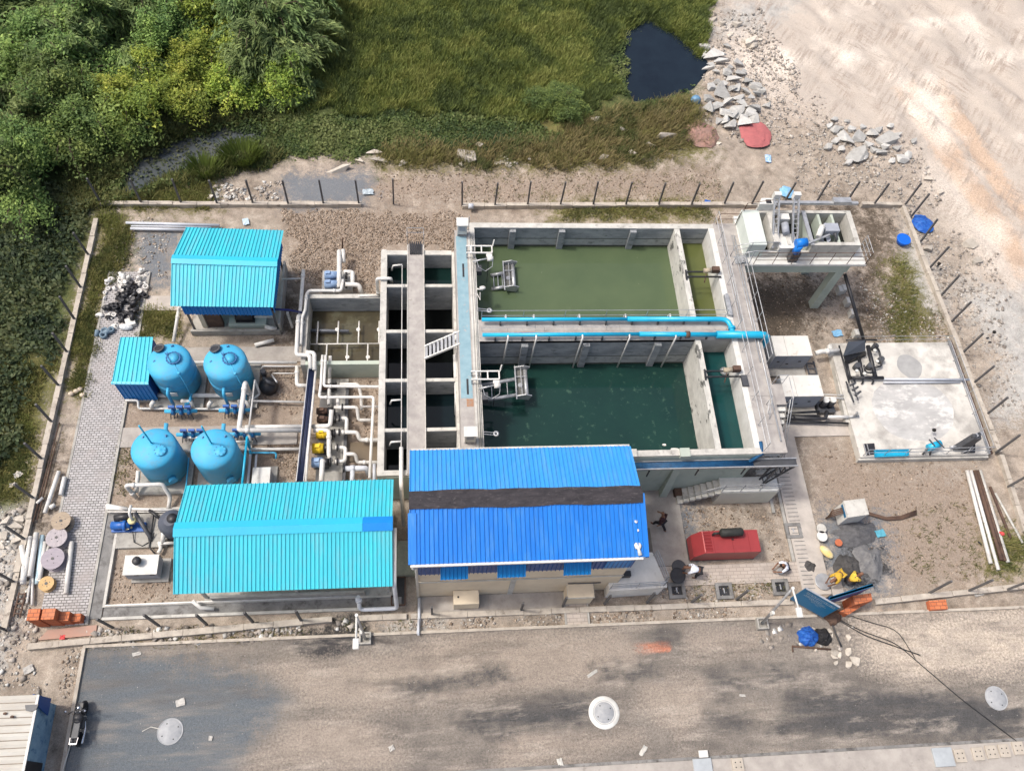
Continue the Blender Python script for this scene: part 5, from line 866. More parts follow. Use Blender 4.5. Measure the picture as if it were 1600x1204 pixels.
m = MB().tube(L3((535, 372, 1.6), (535, 388, .4)), .05, 6); solo(m, 'short_post', RUST, 'thin dark post standing above the pump pair', 'post')
m = MB(); m.box(*[v for pr in ((at(545, 722, .05).x, at(596, 722, .05).x), (at(570, 720, .05).y, at(570, 690, .05).y)) for v in pr], -.05, .03); struct(m, 'water', M('muddy_puddle', (.16, .125, .085), (.12, .095, .065), .8, .3))
# ------------------------------------------------------------------ inlet works tower at the upper right
W_ = thing('inlet_works', 'raised pale green inlet works with screens on tall columns', 'screen house', (20, 27, 0)); zs = 4.6; zt = 5.6
MB().box(17.0, 23.9, 26.05, 29.4, zs - .14, zs).build('deck', WHITE, W_); MB().box(17.05, 23.2, 26.2, 26.55, 3.7, zs - .14).box(22.6, 23.1, 26.56, 29.2, 3.75, zs - .14).box(17.05, 22.6, 28.9, 29.2, 3.7, zs - .14).build('beam', GRNP, W_)
for x, y in ((22.62, 26.24), (22.62, 28.75), (17.2, 28.75)): MB().box(x, x + .48, y, y + .48, 0, 3.75).build('column', GRNP, W_)
YA, YB = 26.62, 29.0
MB().box(17.05, 18.02, YA, YB, zs, zt).build('wall', M('mint_wall', (.58, .63, .585), (.50, .55, .51), 1, .8), W_)
MB().box(23.0, 23.28, YA, YB, zs, zt).build('wall', CONL, W_); MB().box(20.6, 23.0, YA, YA + .2, zs, zt).box(18.02, 20.6, YA, YA + .16, zs, zs + .35).build('wall', CONL, W_); MB().box(18.02, 23.0, YB - .18, YB, zs, zt - .002).build('wall', CONL, W_)
for x, z, mt in ((18.45, zt + .004, CONL), (19.3, zt - .2, CONL), (20.45, zt + .02, GRNP), (21.33, zt - .1, GRNP), (22.1, zt - .1, GRNP)):
    MB().box(x, x + (.34 if x < 19 else .14), YA + .2, YB - .18, zs, z).build('partition_wall', mt, W_)
MB().box(20.4, 20.62, YA - .05, YB - .1, zt + .02, zt + .1).build('beam_strip', STEEL, W_)
MB().box(18.8, 19.85, YA - .02, YA + .95, zs, zt - .25).build('platform_slab', WHITE, W_)
water('inlet_water', [(18.02, YA + .16), (18.45, YA + .16), (18.45, YB - .18), (18.02, YB - .18)], zs + .1, (.02, .024, .012), (.012, .015, .01)); water('inlet_water', [(18.8, YA + .95), (23.0, YA + .95), (23.0, YB - .18), (18.8, YB - .18)], zs + .06, (.014, .017, .015), (.01, .012, .012))
MB().prism([(17.9, YB - .02), (18.9, YB - .02), (18.7, YB + .42), (18.1, YB + .42)], zs, 6.1).build('gate_frame', WHITE, W_); MB().box(18.3, 18.6, YB + .05, YB + .3, 6.1, 6.12).build('gate_slot', BLK, W_)
MB().box(18.6, 23.6, YB + .12, YB + .3, 5.9, 6.05).box(22.1, 23.1, YB + .05, YB + .4, 6.05, 6.25).build('channel_beam', STEEL, W_)
def screen(x, lab):
    t = thing('bar_screen', lab, 'bar screen', (x, YA, zs)); 
    for d in (0, .28): MB().bar((x + d, YA + .15, zs + .55), (x + d, YB + .05, 6.75), .07, .14).build('side_rail', STEEL, t)
    for k in range(12): f = k / 11; MB().bar((x, YA + .2 + f * (YB - YA - .2), zs + .6 + f * 1.55), (x + .28, YA + .2 + f * (YB - YA - .2), zs + .6 + f * 1.55), .035).build('rake_bar', STEEL, t)
    MB().box(x - .05, x + .33, YB - .1, YB + .15, 6.55, 6.95).build('drive_box', WHITE, t)
screen(18.5, 'inclined steel bar screen in the first inlet channel'); screen(19.6, 'inclined steel bar screen in the second inlet channel')
t = thing('screen_motor', 'white gear motor between the two bar screens', 'motor', (19.1, 27.9, zt)); MB().cbox(18.95, 19.5, 28.1, 28.5, zt - .2, zt + .35).build('gearbox', WHITE, t); MB().cyl((19.25, 28.0, zt + .1), .2, .6, 12, (0, -1, -.2)).build('motor', GREYP, t)
p = at(1252, 384, 5.9); t = thing('grit_motor', 'bright blue motor pump standing on the inlet works edge', 'motor', tuple(p)); MB().cyl((p.x - .3, p.y + .1, 5.95), .24, .6, 14, (1, .1, .1)).cyl((p.x - .1, p.y, 5.35), .2, .6, 12).build('motor', M('bright_blue_motor', (.012, .19, .66), (.01, .16, .55), 3, .4), t); MB().box(p.x - .28, p.x + .2, p.y - .12, p.y + .22, zs, 5.36).build('foot', DGRY, t)
p = at(1292, 368, 5.8); t = thing('grit_classifier', 'grey hopper with white motor over the right inlet cells', 'machine', tuple(p)); MB().cbox(p.x - .05, p.x + .75, p.y + .2, p.y + .75, 5.6, 5.95).build('hopper', GREYP, t); MB().cyl((p.x - .5, p.y - .1, 5.8), .16, .7, 12, (.5, 1, .3)).build('motor', WHITE, t); MB().tube([(p.x + .5, p.y + .2, 5.8), (p.x + .7, p.y - .0, 5.5), (p.x + .65, p.y - .25, 4.8)], .08, 8).build('pipe', DGRY, t); MB().cyl((p.x + .1, p.y + .05, 4.7), .26, .8, 12).build('drum', GREYP, t)
MB().bar((p.x - 1.3, p.y - .55, 5.75), (p.x + .2, p.y + .1, 5.75), .1).build('arm', STEEL, t)
r_ = thing('deck_railing', 'steel pipe railing along the white walkway of the inlet works', 'railing', (17.3, 26.1, zs)); railing(MB(), [(17.5, 26.1, zs), (23.85, 26.1, zs)], 1.0, 1.05, .018, (.35, .68, 1)).build('rail', RUST, r_); railing(MB(), [(23.85, 26.1, zs), (23.85, 27.3, zs)], 1.0, .4, .018, (.35, .68, 1)).build('end_rail', STEEL, r_)
t = thing('gallery_steps', 'short steel steps with rails from the gallery up to the inlet works', 'stair', (17, 26.3, zs))
for k in range(4): MB().box(16.5 + k * .15, 16.66 + k * .15, 26.1, 26.6, zs + k * .06, zs + .03 + k * .06).build('tread', STEEL, t)
for yy in (26.06, 26.62): MB().tube([(16.3, yy, zs + .9), (17.2, yy, zs + 1.2), (18.6, yy + .02, zs + 1.2)], .022, 6).tube([(16.3, yy, zs + .5), (17.2, yy, zs + .8)], .02, 6).tube([(16.3, yy, zs), (16.3, yy, zs + .9)], .02, 6).tube([(17.2, yy, zs), (17.2, yy, zs + 1.2)], .02, 6).build('handrail', STEEL, t)
m = MB(); m.tube(L3((1320, 428, 3.2), (1352, 540, .25)), .10, 10); solo(m, 'sludge_pipe', BLK, 'long black pipe dropping from the inlet works to the black pump skid', 'pipe')
for px, py in ((1322, 450), (1329, 470), (1336, 488), (1342, 520), (1317, 452)):
    p = at(px - 4, py, .3); m = MB().box(p.x - .13, p.x + .13, p.y - .2, p.y + .2, -.1, .42); solo(m, 'pipe_block', CONL, 'small pale concrete block under the long black pipe', 'block', 'support blocks of the black pipe', (p.x, p.y, 0))
# ------------------------------------------------------------------ stairs at the right end of the tank
St = thing('corner_stair', 'white two flight concrete stair round the corner of the big tank', 'stair', (17, 15, 0)); x0, x1 = 16.42, 17.5
MB().box(16.98, x1, 17.6, 18.75, ZT - .16, ZT - .002).build('landing', DECK, St)
n = 11
for k in range(n): z = ZT - (k + 1) * (ZT - 1.6) / (n + 1); y = 17.6 - k * .232; MB().box(x0, x1, y - .232, y, z - .10, z).build('step', WHITE if k < 9 else CONL, St)
MB().hull4((x1, 17.6, ZT - .15), (x1, 15.0, 1.7), (x1 + .06, 15.0, 1.7), (x1 + .06, 17.6, ZT - .15), (0, 0, -.3)).build('stringer', CON, St)
MB().box(14.5, 17.5, 14.2, 15.0, .0, 1.6).build('mid_landing', WHITE, St); MB().box(14.5, 17.45, 14.18, 14.199, 0, 1.5).build('landing_face', M('cream_green_paint', (.62, .62, .53), (.54, .54, .46), 1, .85), St)
for k in range(7): z = 1.6 - (k + 1) * .2; MB().box(14.5 - (k + 1) * .27, 14.5 - k * .27, 14.2, 14.95, z - .2, z).build('step', CONL, St)
m = railing(MB(), [(14.5, 14.24, 1.6), (17.45, 14.24, 1.6)], .9, 1.0, .02, (.4, .7, 1)); m.tube([(14.5, 14.24, 2.5), (12.6, 14.24, .95)], .02, 6).tube([(14.5, 14.24, 2.2), (12.6, 14.24, .65)], .02, 6); m.build('railing', STEEL, St)
m = MB(); 
for xx in (x0 + .02, x1): m.tube([(xx, 18.6, ZT + .9), (xx, 17.6, ZT + .9), (xx, 15.0, 2.5)], .022, 6).tube([(xx, 17.6, ZT + .5), (xx, 15.0, 2.1)], .018, 6)
for k in range(6):
    for xx in (x0 + .02, x1): y = 17.6 - k * .5; z = ZT - k * .58; m.tube([(xx, y, z - .1), (xx, y, z + .9)], .018, 6)
m.build('railing', STEEL, St); railing(MB(), [(16.98, 18.75, ZT), (17.5, 18.75, ZT)], .9, .6).build('railing', STEEL, St)
MB().box(12.5, 12.95, 14.6, 14.98, 0, .35).build('base_block', RUST, St)
# cable tray along the front of the tank
t = thing('cable_tray', 'blue black cable tray along the near wall of the big tank past the stair', 'cable tray', (12, 14.7, 4)); MB().box(9.0, 17.6, 14.55, 14.95, 3.96, 4.0).build('tray', DGRY, t); MB().bar((9.0, 14.94, 4.05), (17.6, 14.94, 4.05), .05, .12).build('side_rail', STEEL, t); MB().bar((9.0, 14.55, 4.05), (17.6, 14.55, 4.05), .05, .12).build('side_rail', STEEL, t)
m = MB()
for k in range(5): m.tube([(9, 14.62 + k * .06, 4.04), (13, 14.63 + k * .06, 4.06), (15.4, 14.62 + k * .06, 4.04)], .035, 6)
m.tube([(15.2, 14.8, 4.1), (15.75, 15.05, 4.5), (15.72, 15.6, 4.68)], .09, 8); m.build('cables', M('blue_cable', (.02, .10, .22), (.015, .06, .14), 4, .4), t)
for x in (10.3, 12.7, 15.0, 17.0): MB().bar((x, 14.98, 3.8), (x, 14.5, 3.9), .06).bar((x, 14.52, 3.9), (x, 14.5, 3.3), .05).build('bracket', BLK, t)
m = MB()
for d in (0, .35):
    m.bar((17.55, 14.6 + d, 4.0), (16.6, 14.5 + d, 1.7), .07); m.bar((16.62, 14.5 + d, 4.0), (16.6, 14.5 + d, .1), .07); m.bar((17.2, 14.55 + d, 3.1), (16.62, 14.5 + d, 3.1), .05)
for k in range(8): m.bar((17.5 - k * .12, 14.6, 3.9 - k * .29), (17.5 - k * .12, 14.95, 3.9 - k * .29), .045)
m.build('rack_frame', DGRY, t)
# ------------------------------------------------------------------ two blower cabinets, pipes
def blower(x0, x1, y0, y1, label, dirt):
    t = thing('blower_cabinet', label, 'equipment cabinet', (x0, y0, 0), 'large white blower cabinets'); MB().box(x0 - .1, x1 + .1, y0 - .5, y1 + .05, -.05, .12).build('plinth', CON, t); MB().box(x0, x1, y0, y1, .16, 1.48).build('body', GREYP, t); MB().box(x0 - .02, x0 + .68, y0 - .02, y1 + .02, 1.48, 1.56).box(x0 + .70, x1 + .02, y0 - .02, y1 + .02, 1.48, 1.56).build('lid', M('cabinet_lid_%d' % dirt, (.68, .665, .62), (.60, .585, .54), 1.5, .6, c3=(.42, .34, .25), s3=2.2, w3=(.56, .74)), t)
    for k, xx in enumerate((.3, .9, 1.55)): MB().box(x0 + xx, x0 + xx + .14, y0 - .025, y0, .85 - .25 * (k % 2), .93 - .25 * (k % 2)).build('latch', BLK, t)
    MB().box(x0 + .69, x0 + .70, y0 - .006, y0, .2, 1.46).build('door_gap', BLK, t)
blower(19.05, 21.15, 22.12, 23.38, 'large white topped blower cabinet nearer the turquoise elbow', 1); blower(19.02, 21.18, 19.6, 20.85, 'large white topped blower cabinet beside the stair landing', 2)
t = thing('steel_frame', 'dark steel frame between the white cabinet and the pad', 'frame', (21.3, 21.5, 0))
for k in range(4): MB().bar((21.3, 21.2 + k * .35, .4), (21.75, 21.2 + k * .35, .4), .06).build('rung', DGRY, t)
MB().bar((21.3, 21.2, .4), (21.3, 22.4, .4), .07).bar((21.75, 21.2, .4), (21.75, 22.4, .4), .07).build('rail', DGRY, t)
pipe('dark header pipes running from the stair to the white pad', [([(1228, 652, .5), (1290, 654, .5), (1292, 642, .5)], .10), ([(1228, 645, .5), (1280, 643, .5)], .07), ([(1228, 658, .3), (1325, 661, .3)], .06), ([(1230, 650, .4), (1280, 652, .4)], .12)], BLK, 'pipe')
pipe('pale pipe running from the dark headers to the white pad', [([(1292, 651, .45), (1326, 651, .5)], .09), ([(1286, 620, .5), (1318, 622, .5)], .05), ([(1284, 616, .5), (1318, 617, .5)], .035)])
p = at(1290, 632, .5); t = thing('pump_skid', 'dark pump skid with two white caps beside the white cabinet', 'pump', tuple(p)); MB().box(p.x - .4, p.x + .55, p.y - .4, p.y + .3, 0, .35).build('base', DGRY, t); MB().cyl((p.x - .15, p.y, .3), .18, .6, 12).cyl((p.x + .25, p.y, .3), .18, .6, 12).build('body', BLK, t)
for d in (-.15, .25): MB().cyl((p.x + d, p.y + .05, .9), .17, .12, 12).build('cap', WHITE, t)
pipe('white pipe joining the upper cabinet to the black hopper', [([(1274, 552, .7), (1282, 549, .8), (1312, 547, .8)], .14), ([(1296, 540, .4), (1299, 556, .4)], .16)])
m = MB(); m.hull4(at(1300, 552, .35), at(1307, 552, .35), at(1331, 660, .35), at(1322, 660, .35), (0, 0, -.5)); solo(m, 'edge_beam', CONL, 'pale concrete edge beam left of the black pump skid', 'kerb beam')
# ------------------------------------------------------------------ thickener pad with white dusty top
PADM = M('chalky_pad', (.62, .60, .55), (.48, .46, .42), .8, .95, c3=(.33, .315, .29), s3=.7, w3=(.46, .66), bump=.15); ZP = .45
Pd = thing('roof_slab_pad', 'low white dusty concrete pad with railings at its edges', 'concrete pad', (26, 16.4, 0)); MB().prism([(22.95, 16.42), (30.28, 16.4), (30.2, 23.55), (22.95, 23.55)], -.1, ZP).build('slab', PADM, Pd); MB().prism([(22.9, 16.32), (30.34, 16.3), (30.34, 16.42), (22.9, 16.42)], -.1, ZP - .16).build('ledge', CONL, Pd)
SLU = M('dried_sludge', (.36, .355, .345), (.48, .475, .46), 1.1, .95, c3=(.62, .61, .58), s3=1.3, w3=(.5, .62), bump=.3, stretch=(.7, 1.3, 1))
def blot(px, py, rx_, ry_, z, mat, name, seed, kind='structure', amp=.3):
    c = at(px, py, z); V = []; n = 40
    for k in range(n):
        a = 2 * math.pi * k / n; f = 1 - amp * .5 + amp * float(fbm(np.array([3 + 1.6 * math.cos(a)]), np.array([3 + 1.6 * math.sin(a)]), seed)[0]); V.append((c.x + rx_ * f * math.cos(a), c.y + ry_ * f * math.sin(a), z))
    m = MB(); m.add(V, [tuple(range(n))]); o = m.build(name, mat, Pd if kind == 'pad' else None)
    if kind != 'pad': tag(o, kind='structure')
    return o
blot(1427, 640, 2.35, 1.95, ZP + .004, SLU, 'stain', 5, 'pad', .25); blot(1421, 572, .72, .80, ZP + .004, M('grey_cement', (.36, .36, .35), (.30, .30, .295), 2, .95), 'stain', 8, 'pad')
m = MB(); q = [at(1300 + 0, 0, 0)]
t = thing('pad_railing', 'pipe railing along the near edge of the white pad', 'railing', (26, 16.5, ZP)); m = railing(MB(), [(23.1, 16.5, ZP), (30.2, 16.5, ZP)], .8, 1.15, .02, (.5, 1)); m.build('rail', STEEL, t)
t = thing('pad_railing', 'pipe railing and pipes along the quarry edge of the white pad', 'railing', (30.3, 20, ZP)); railing(MB(), [(30.15, 16.6, ZP), (30.1, 23.4, ZP)], .8, 1.2, .02, (.5, 1)).build('rail', STEEL, t); MB().tube([(30.42, 16.5, .35), (30.36, 23.7, .35)], .07, 8).build('pipe', STEEL, t); MB().tube([(30.6, 16.5, .3), (30.54, 23.7, .3)], .06, 8).build('pipe', RUST, t)
t = thing('pad_railing', 'thin wire railing behind the white pad', 'railing', (26.5, 23.6, ZP)); railing(MB(), [(24.0, 23.62, ZP - .3), (30.2, 23.62, ZP - .3)], .9, 2.2, .014, (.6, 1)).build('rail', STEEL, t)
pipe('grey pipe lying across the white pad', [([(1380, 592, .62), (1515, 593, .62)], .07), ([(1380, 597, .62), (1500, 597, .55)], .05)], GPVC)
t = thing('dewatering_skid', 'black pump skid with a tilted dark hopper plate on the white pad', 'pump skid', tuple(at(1340, 570, ZP)))
a = [at(*q) for q in ((1318, 552, 1.35), (1350, 549, 1.35), (1352, 533, 1.35), (1326, 533, 1.35))]; MB().hull4(at(1318, 556, 1.0), at(1352, 548, 1.15), at(1352, 532, 1.7), at(1326, 533, 1.6), (.02, .05, -.1)).build('hopper_plate', M('slate_plate', (.075, .085, .105), (.06, .07, .085), 1, .45), t); MB().hull4(at(1318, 557, .95), at(1353, 549, 1.1), at(1353, 556, .5), at(1322, 570, .5), (0, .04, 0)).build('hopper_front', BLK, t)
for P, r in ((((1342, 558, .8), (1348, 590, .7)), .10), (((1356, 540, .9), (1368, 590, .7)), .12), (((1330, 590, .7), (1380, 590, .7)), .10), (((1322, 565, .6), (1328, 592, .6)), .09), (((1350, 570, 1.0), (1352, 582, .8), (1366, 582, .8)), .05), (((1366, 536, 1.2), (1374, 548, .9), (1378, 572, .7), (1366, 574, .7)), .06), (((1322, 531, 1.2), (1370, 531, 1.2)), .05), (((1311, 540, .9), (1327, 598, .9)), .05)): MB().tube(L3(*P), r, 8, .2).build('pipe', BLK, t)
for px, py in ((1364, 545), (1373, 565), (1336, 575), (1356, 575)): MB().cyl(at(px, py, ZP), .17, .4, 12).build('pump', DGRY, t)
for px, py in ((1366, 548), (1370, 565), (1338, 580), (1350, 584)): MB().cyl(at(px, py, .85), .09, .1, 10).build('cap', WHITE, t)
for px in (1333, 1346, 1362): MB().tube(L3((px, 590, .9), (px + 3, 596, .6), (px, 600, .5)), .05, 6).build('tap', BLK, t)
m = MB()
for k in range(3):
    m.tube(L3((1332 - 4 + k * 4, 602 + 8 * k, .9), (1341 - 4 + k * 4, 597 + 7 * k, 1.0)), .06, 6); m.tube(L3((1324 + 2 * k, 600 + 7 * k, .6), (1326 + 3 * k, 612 + 5 * k, .6)), .05, 6)
m.tube(L3((1322, 596, .7), (1334, 628, .7)), .05, 6); m.tube(L3((1330, 594, .8), (1341, 625, .8)), .04, 6); solo(m, 'valve_manifold', DGRY, 'dark valve manifold at the left edge of the white pad', 'valves')
m = MB(); m.tube(L3((1334, 650, .6), (1340, 644, 1.0), (1340, 650, .55)), .05, 6); m.tube(L3((1326, 651, .55), (1342, 649, .6)), .06, 6); solo(m, 'tap_stand', STEEL, 'small tap stand on the left edge of the white pad', 'tap')
t = thing('valve_stand', 'bright turquoise valve with handwheel on the white pad', 'valve', tuple(at(1455, 702, ZP))); p = at(1461, 695, 1.0); MB().cyl((p.x - .35, p.y - .1, .85), .2, .75, 12, (1, .3, .15)).build('body', TURQ, t); MB().bar((p.x - .05, p.y + .35, 1.2), (p.x + .35, p.y - .3, 1.2), .05).bar((p.x - .3, p.y + .3, 1.1), (p.x - .1, p.y - .1, 1.1), .06).build('handle', DGRY, t); MB().tube([(p.x - .35, p.y - .1, .8), (p.x - .5, p.y - .3, ZP)], .05, 6).tube([(p.x - .1, p.y - .1, .8), (p.x - .1, p.y - .35, ZP)], .05, 6).build('leg', DGRY, t)
t = thing('sludge_press', 'tall dark machine with pipes on the white pad corner', 'machine', tuple(at(1500, 702, ZP))); p = at(1500, 700, ZP); MB().hull4((p.x - .45, p.y - .2, ZP), (p.x + .25, p.y - .2, ZP), (p.x + .35, p.y - .1, 1.9), (p.x - .1, p.y - .1, 1.9), (0, .3, 0)).build('body', DGRY, t); MB().hull4((p.x + .1, p.y - .3, ZP + .05), (p.x + .75, p.y - .3, ZP + .05), (p.x + .75, p.y + .1, ZP + .3), (p.x + .1, p.y + .1, ZP + .3), (0, 0, -.04)).build('plate', BLK, t)
for k in range(4): MB().cyl((p.x - .05 + .13 * k, p.y + .05 + .04 * k, 1.75), .1, .28, 10).build('cylinder', STEEL if k % 2 else DGRY, t)
MB().tube([(p.x - .7, p.y, ZP + .2), (p.x - .3, p.y + .02, ZP + .25)], .06, 6).tube([(p.x + .5, p.y, ZP + .4), (p.x + .3, p.y - .25, ZP + .3), (p.x - .1, p.y - .3, ZP + .1)], .03, 6).build('hose', STEEL, t)
a = [at(*q) for q in ((1367, 714, .5), (1418, 712, .5), (1418, 703, .5), (1366, 704, .5))]; t = thing('blue_trough', 'bright blue shallow trough at the near edge of the white pad', 'trough', tuple(a[0])); MB().hull4(a[0], a[1], a[2], a[3], (0, 0, -.04)).build('floor', TURQ, t)
for i in range(4): q, q2 = a[i], a[(i + 1) % 4]; MB().bar(q + Vector((0, 0, .05)), q2 + Vector((0, 0, .05)), .05, .14).build('side', TURQ, t)
a = [at(*q) for q in ((1354, 711, .5), (1369, 709, .5), (1366, 692, .5), (1349, 693, .5))]; t = thing('hatch_cover', 'dark square hatch cover at the corner of the white pad', 'hatch', tuple(a[0])); MB().hull4(*a, (0, 0, -.05)).build('lid', BLK, t); MB().bar(a[3].lerp(a[2], .3) + Vector((0, 0, .02)), a[0].lerp(a[1], .3) + Vector((0, 0, .02)), .03).bar(a[3] + Vector((0, 0, .02)), a[0] + Vector((0, 0, .02)), .04).build('hinge', STEEL, t)
# ------------------------------------------------------------------ generator, kiosk, pipe stack
Gn = thing('generator', 'long red generator canopy with a black silencer on top', 'generator', (14.5, 11.2, 0)); MB().hull4((12.8, 11.22, 0), (16.1, 11.2, 0), (16.1, 12.3, 0), (12.8, 12.3, 0), (0, 0, .14)).build('base_frame', DGRY, Gn)
x0, x1, y0, y1 = 12.78, 16.05, 11.2, 12.32; zt_ = 1.32
V = [(x0, y0, .14), (x1, y0, .14), (x1, y1, .14), (x0, y1, .14), (x0 + .02, y0 + .06, .75), (x1, y0, zt_), (x1, y1, zt_), (x0 + .02, y1 - .1, .75), (x0 + .42, y0, zt_), (x0 + .42, y1, zt_), (x0 + .05, y0, .7), (x0 + .05, y1, .7)]
m = MB(); m.add(V, [(3, 2, 1, 0), (0, 1, 5, 8, 10), (1, 2, 6, 5), (2, 3, 11, 9, 6), (8, 5, 6, 9), (10, 8, 9, 11), (0, 10, 11, 3)]); m.build('canopy', RED, Gn)
for xx in (.95, 1.9, 2.75): MB().box(x0 + xx, x0 + xx + .015, y0 - .004, y1, zt_, zt_ + .006).build('panel_seam', M('dark_red', (.22, .02, .022), None, 2, .5), Gn)
m = MB(); m.box(x0 + .5, x0 + .86, y0 + .08, y1 - .06, zt_ - .001, zt_ + .012)
m.build('air_outlet', M('dark_red', (.22, .02, .022)), Gn)
for k in range(6): MB().box(x0 + .5, x0 + .86, y0 + .1 + k * .165, y0 + .13 + k * .165, zt_ + .012, zt_ + .04).build('louver', RED, Gn)
MB().bar((x0 + .45, y0 + .04, zt_ + .05), (x0 + .45, y1 - .04, zt_ + .05), .05).build('guard_rail', M('faded_red', (.60, .16, .15), None, 2, .6), Gn)
MB().lathe([(.05, -.62), (.17, -.56), (.21, -.5), (.21, .5), (.17, .56), (0, .57)], (14.62, 12.12, 1.62), 20, ax=(1, .02, 0)).tube([(14.0, 12.1, 1.62), (13.75, 12.1, 1.6), (13.75, 12.1, 1.35)], .06, 8).build('silencer', M('silencer_black', (.022, .024, .022), (.035, .037, .034), 3, .6), Gn)
for d in (-.4, .4): MB().box(14.62 + d - .04, 14.62 + d + .04, 12.0, 12.24, zt_, 1.45).build('bracket', DGRY, Gn)
MB().cyl((14.7, 11.85, zt_), .04, .1, 8).build('lifting_eye', BLK, Gn)
a, b_ = at(1322, 815), at(1355, 812); Kx = thing('panel_kiosk', 'white tilted panel box with a blue front and cables by the mortar', 'control box', tuple(a))
c = [at(*q) for q in ((1325, 808, 1.25), (1357, 803, 1.25), (1350, 779, 1.25), (1318, 783, 1.25))]; MB().hull4(*c, (-.0, .0, -1.2)).build('body', WHITE, Kx); d = (c[0] - c[3]).normalized(); o = Vector((-.012, -.004, 0)); MB().hull4(c[3].lerp(c[0], .1) + o + Vector((0, 0, -.15)), c[3].lerp(c[0], .9) + o + Vector((0, 0, -.15)), c[3].lerp(c[0], .9) + o + Vector((0, 0, -.35)), c[3].lerp(c[0], .1) + o + Vector((0, 0, -.35)), (.01, 0, 0)).build('blue_strip', SIGNB, Kx)
MB().hull4(c[3] + Vector((-.02, .02, .03)), c[0] + Vector((-.02, -.02, .03)), c[1] + Vector((.02, -.02, .03)), c[2] + Vector((.02, .02, .03)), (0, 0, -.025)).build('lid', CONL, Kx)
m = MB()
for k in range(4): m.tube([c[3].lerp(c[0], .3 + .1 * k) + Vector((-.02, 0, -.25)), c[3].lerp(c[0], .25 + .1 * k) + Vector((-.4, -.05, -.7)), at(1296 - 2 * k, 805 + k * 1.5, .05)], .035, 6)
m.build('cables', RUST, Kx)
m = MB()
for k in range(4): m.tube(L3((1357, 800 + k, .06), (1385, 808 + k * 1.2, .05), (1408, 806 + k * 1.5, .05), (1432, 797 + 2 * k, .05)), .035, 6)
solo(m, 'hose_bundle', RUST, 'bundle of brown hoses lying right of the white panel box', 'hose')
for i, (q, q2, r, mt, lab) in enumerate(((((1511, 735), (1548, 880)), None, .10, PVC, 'outer pale pipe of the stack beside the right fence'), (((1517, 735), (1560, 890)), None, .09, PVC, 'second pale pipe of the stack beside the right fence'), (((1523, 735), (1565, 875)), None, .11, RUST, 'brown pipe in the stack beside the right fence'), (((1527, 735), (1570, 876)), None, .10, RUST, 'second brown pipe in the stack beside the right fence'), (((1531, 735), (1575, 878)), None, .10, CONL, 'thin pale pipe on the fence side of the stack'), (((1547, 760), (1579, 840)), None, .07, RUST, 'loose brown rod between the pipe stack and the fence'), (((1555, 770), (1598, 848)), None, .06, CONL, 'loose pale rod nearest the right fence'))):
    m = MB().tube([at(*q[0], r), at(*q[1], r)], r, 10); solo(m, 'loose_pipe', mt, lab, 'pipe', 'pipes stacked by the right fence', tuple(at(*q[0], r)))
# ------------------------------------------------------------------ manholes
def manhole(px, py, r, label, ring):
    p = at(px, py, .02); t = thing('manhole_cover', label, 'manhole', tuple(p), 'round manhole covers')
    if ring: MB().lathe([(r, 0), (r * 1.38, 0), (r * 1.36, .015), (r, .02)], (p.x, p.y, .006), 40).build('collar', WHITE, t)
    MB().lathe([(0, .02), (r * .88, .02), (r * .9, .008), (r * .94, .008), (r * .95, .022), (r, .022), (r, -.02)], (p.x, p.y, .012), 40).build('cover', MANH, t)
    for k in range(4): a = .5 + k * 1.57; MB().cyl((p.x + r * .66 * math.cos(a), p.y + r * .66 * math.sin(a), .025), .03, .012, 8).build('lifting_hole', BLK, t)
manhole(266, 1142, .55, 'plain grey manhole cover in the blue grey gravel near the motorcycle', False); manhole(944, 1112.5, .52, 'grey manhole cover with a white painted ring in the middle of the road', True); manhole(1557, 1090, .55, 'pale manhole cover near the right edge of the road', False)
for px, py, lab in ((1239, 829, 'square open inspection pit beside the slotted path'), (1057, 922, 'square open inspection pit in front of the platform'), (1131, 923, 'square open inspection pit below the red generator'), (1219, 917, 'square open inspection pit nearest the blue sign')):
    p = at(px, py); t = thing('inspection_pit', lab, 'inspection pit', (p.x, p.y, 0), 'square inspection pits'); 
    for (a0, a1, b0, b1) in ((-.42, .42, .24, .4), (-.42, .42, -.4, -.24), (-.42, -.26, -.24, .24), (.26, .42, -.24, .24)): MB().box(p.x + a0, p.x + a1, p.y + b0, p.y + b1, -.1, .10).build('frame', GUTM, t)
    MB().box(p.x - .26, p.x + .26, p.y - .24, p.y + .24, -.1, -.01).build('pit', BLK, t); MB().bar((p.x + .02, p.y - .1, .0), (p.x, p.y + .14, .03), .05).build('pipe_end', STEEL, t)
for x in (14.2,): pass
m = MB().box(10.15, 11.0, 11.4, 13.0, -.05, .035); struct(m, 'pit_cover_path', M('damp_cover', (.20, .185, .16), (.13, .12, .105), 2, .9, c3=(.09, .08, .07), s3=3))
m = MB(); 
for k in range(5): m.bar((10.05 + .02 * k, 12.9 - k * .28, .3), (10.25, 12.75 - k * .28, .3), .06); m.bar((10.1, 12.9 - k * .28, 0), (10.1, 12.9 - k * .28, .5), .05)
solo(m, 'dark_rack', BLK, 'small dark rack beside the platform steps', 'rack')
m = MB(); m.box(-1.95, -1.35, 9.6, 10.9, -.05, -.008); struct(m, 'pit_water', BLK); m = MB()
for q, q2 in (((-1.97, 9.58), (-1.33, 9.58)), ((-1.33, 9.58), (-1.33, 10.92)), ((-1.33, 10.92), (-1.97, 10.92)), ((-1.97, 10.92), (-1.97, 9.58))): m.bar((*q, .03), (*q2, .03), .06)
solo(m, 'pit_frame', RUST, 'thin frame round the dark pit between the two big roofs', 'frame')
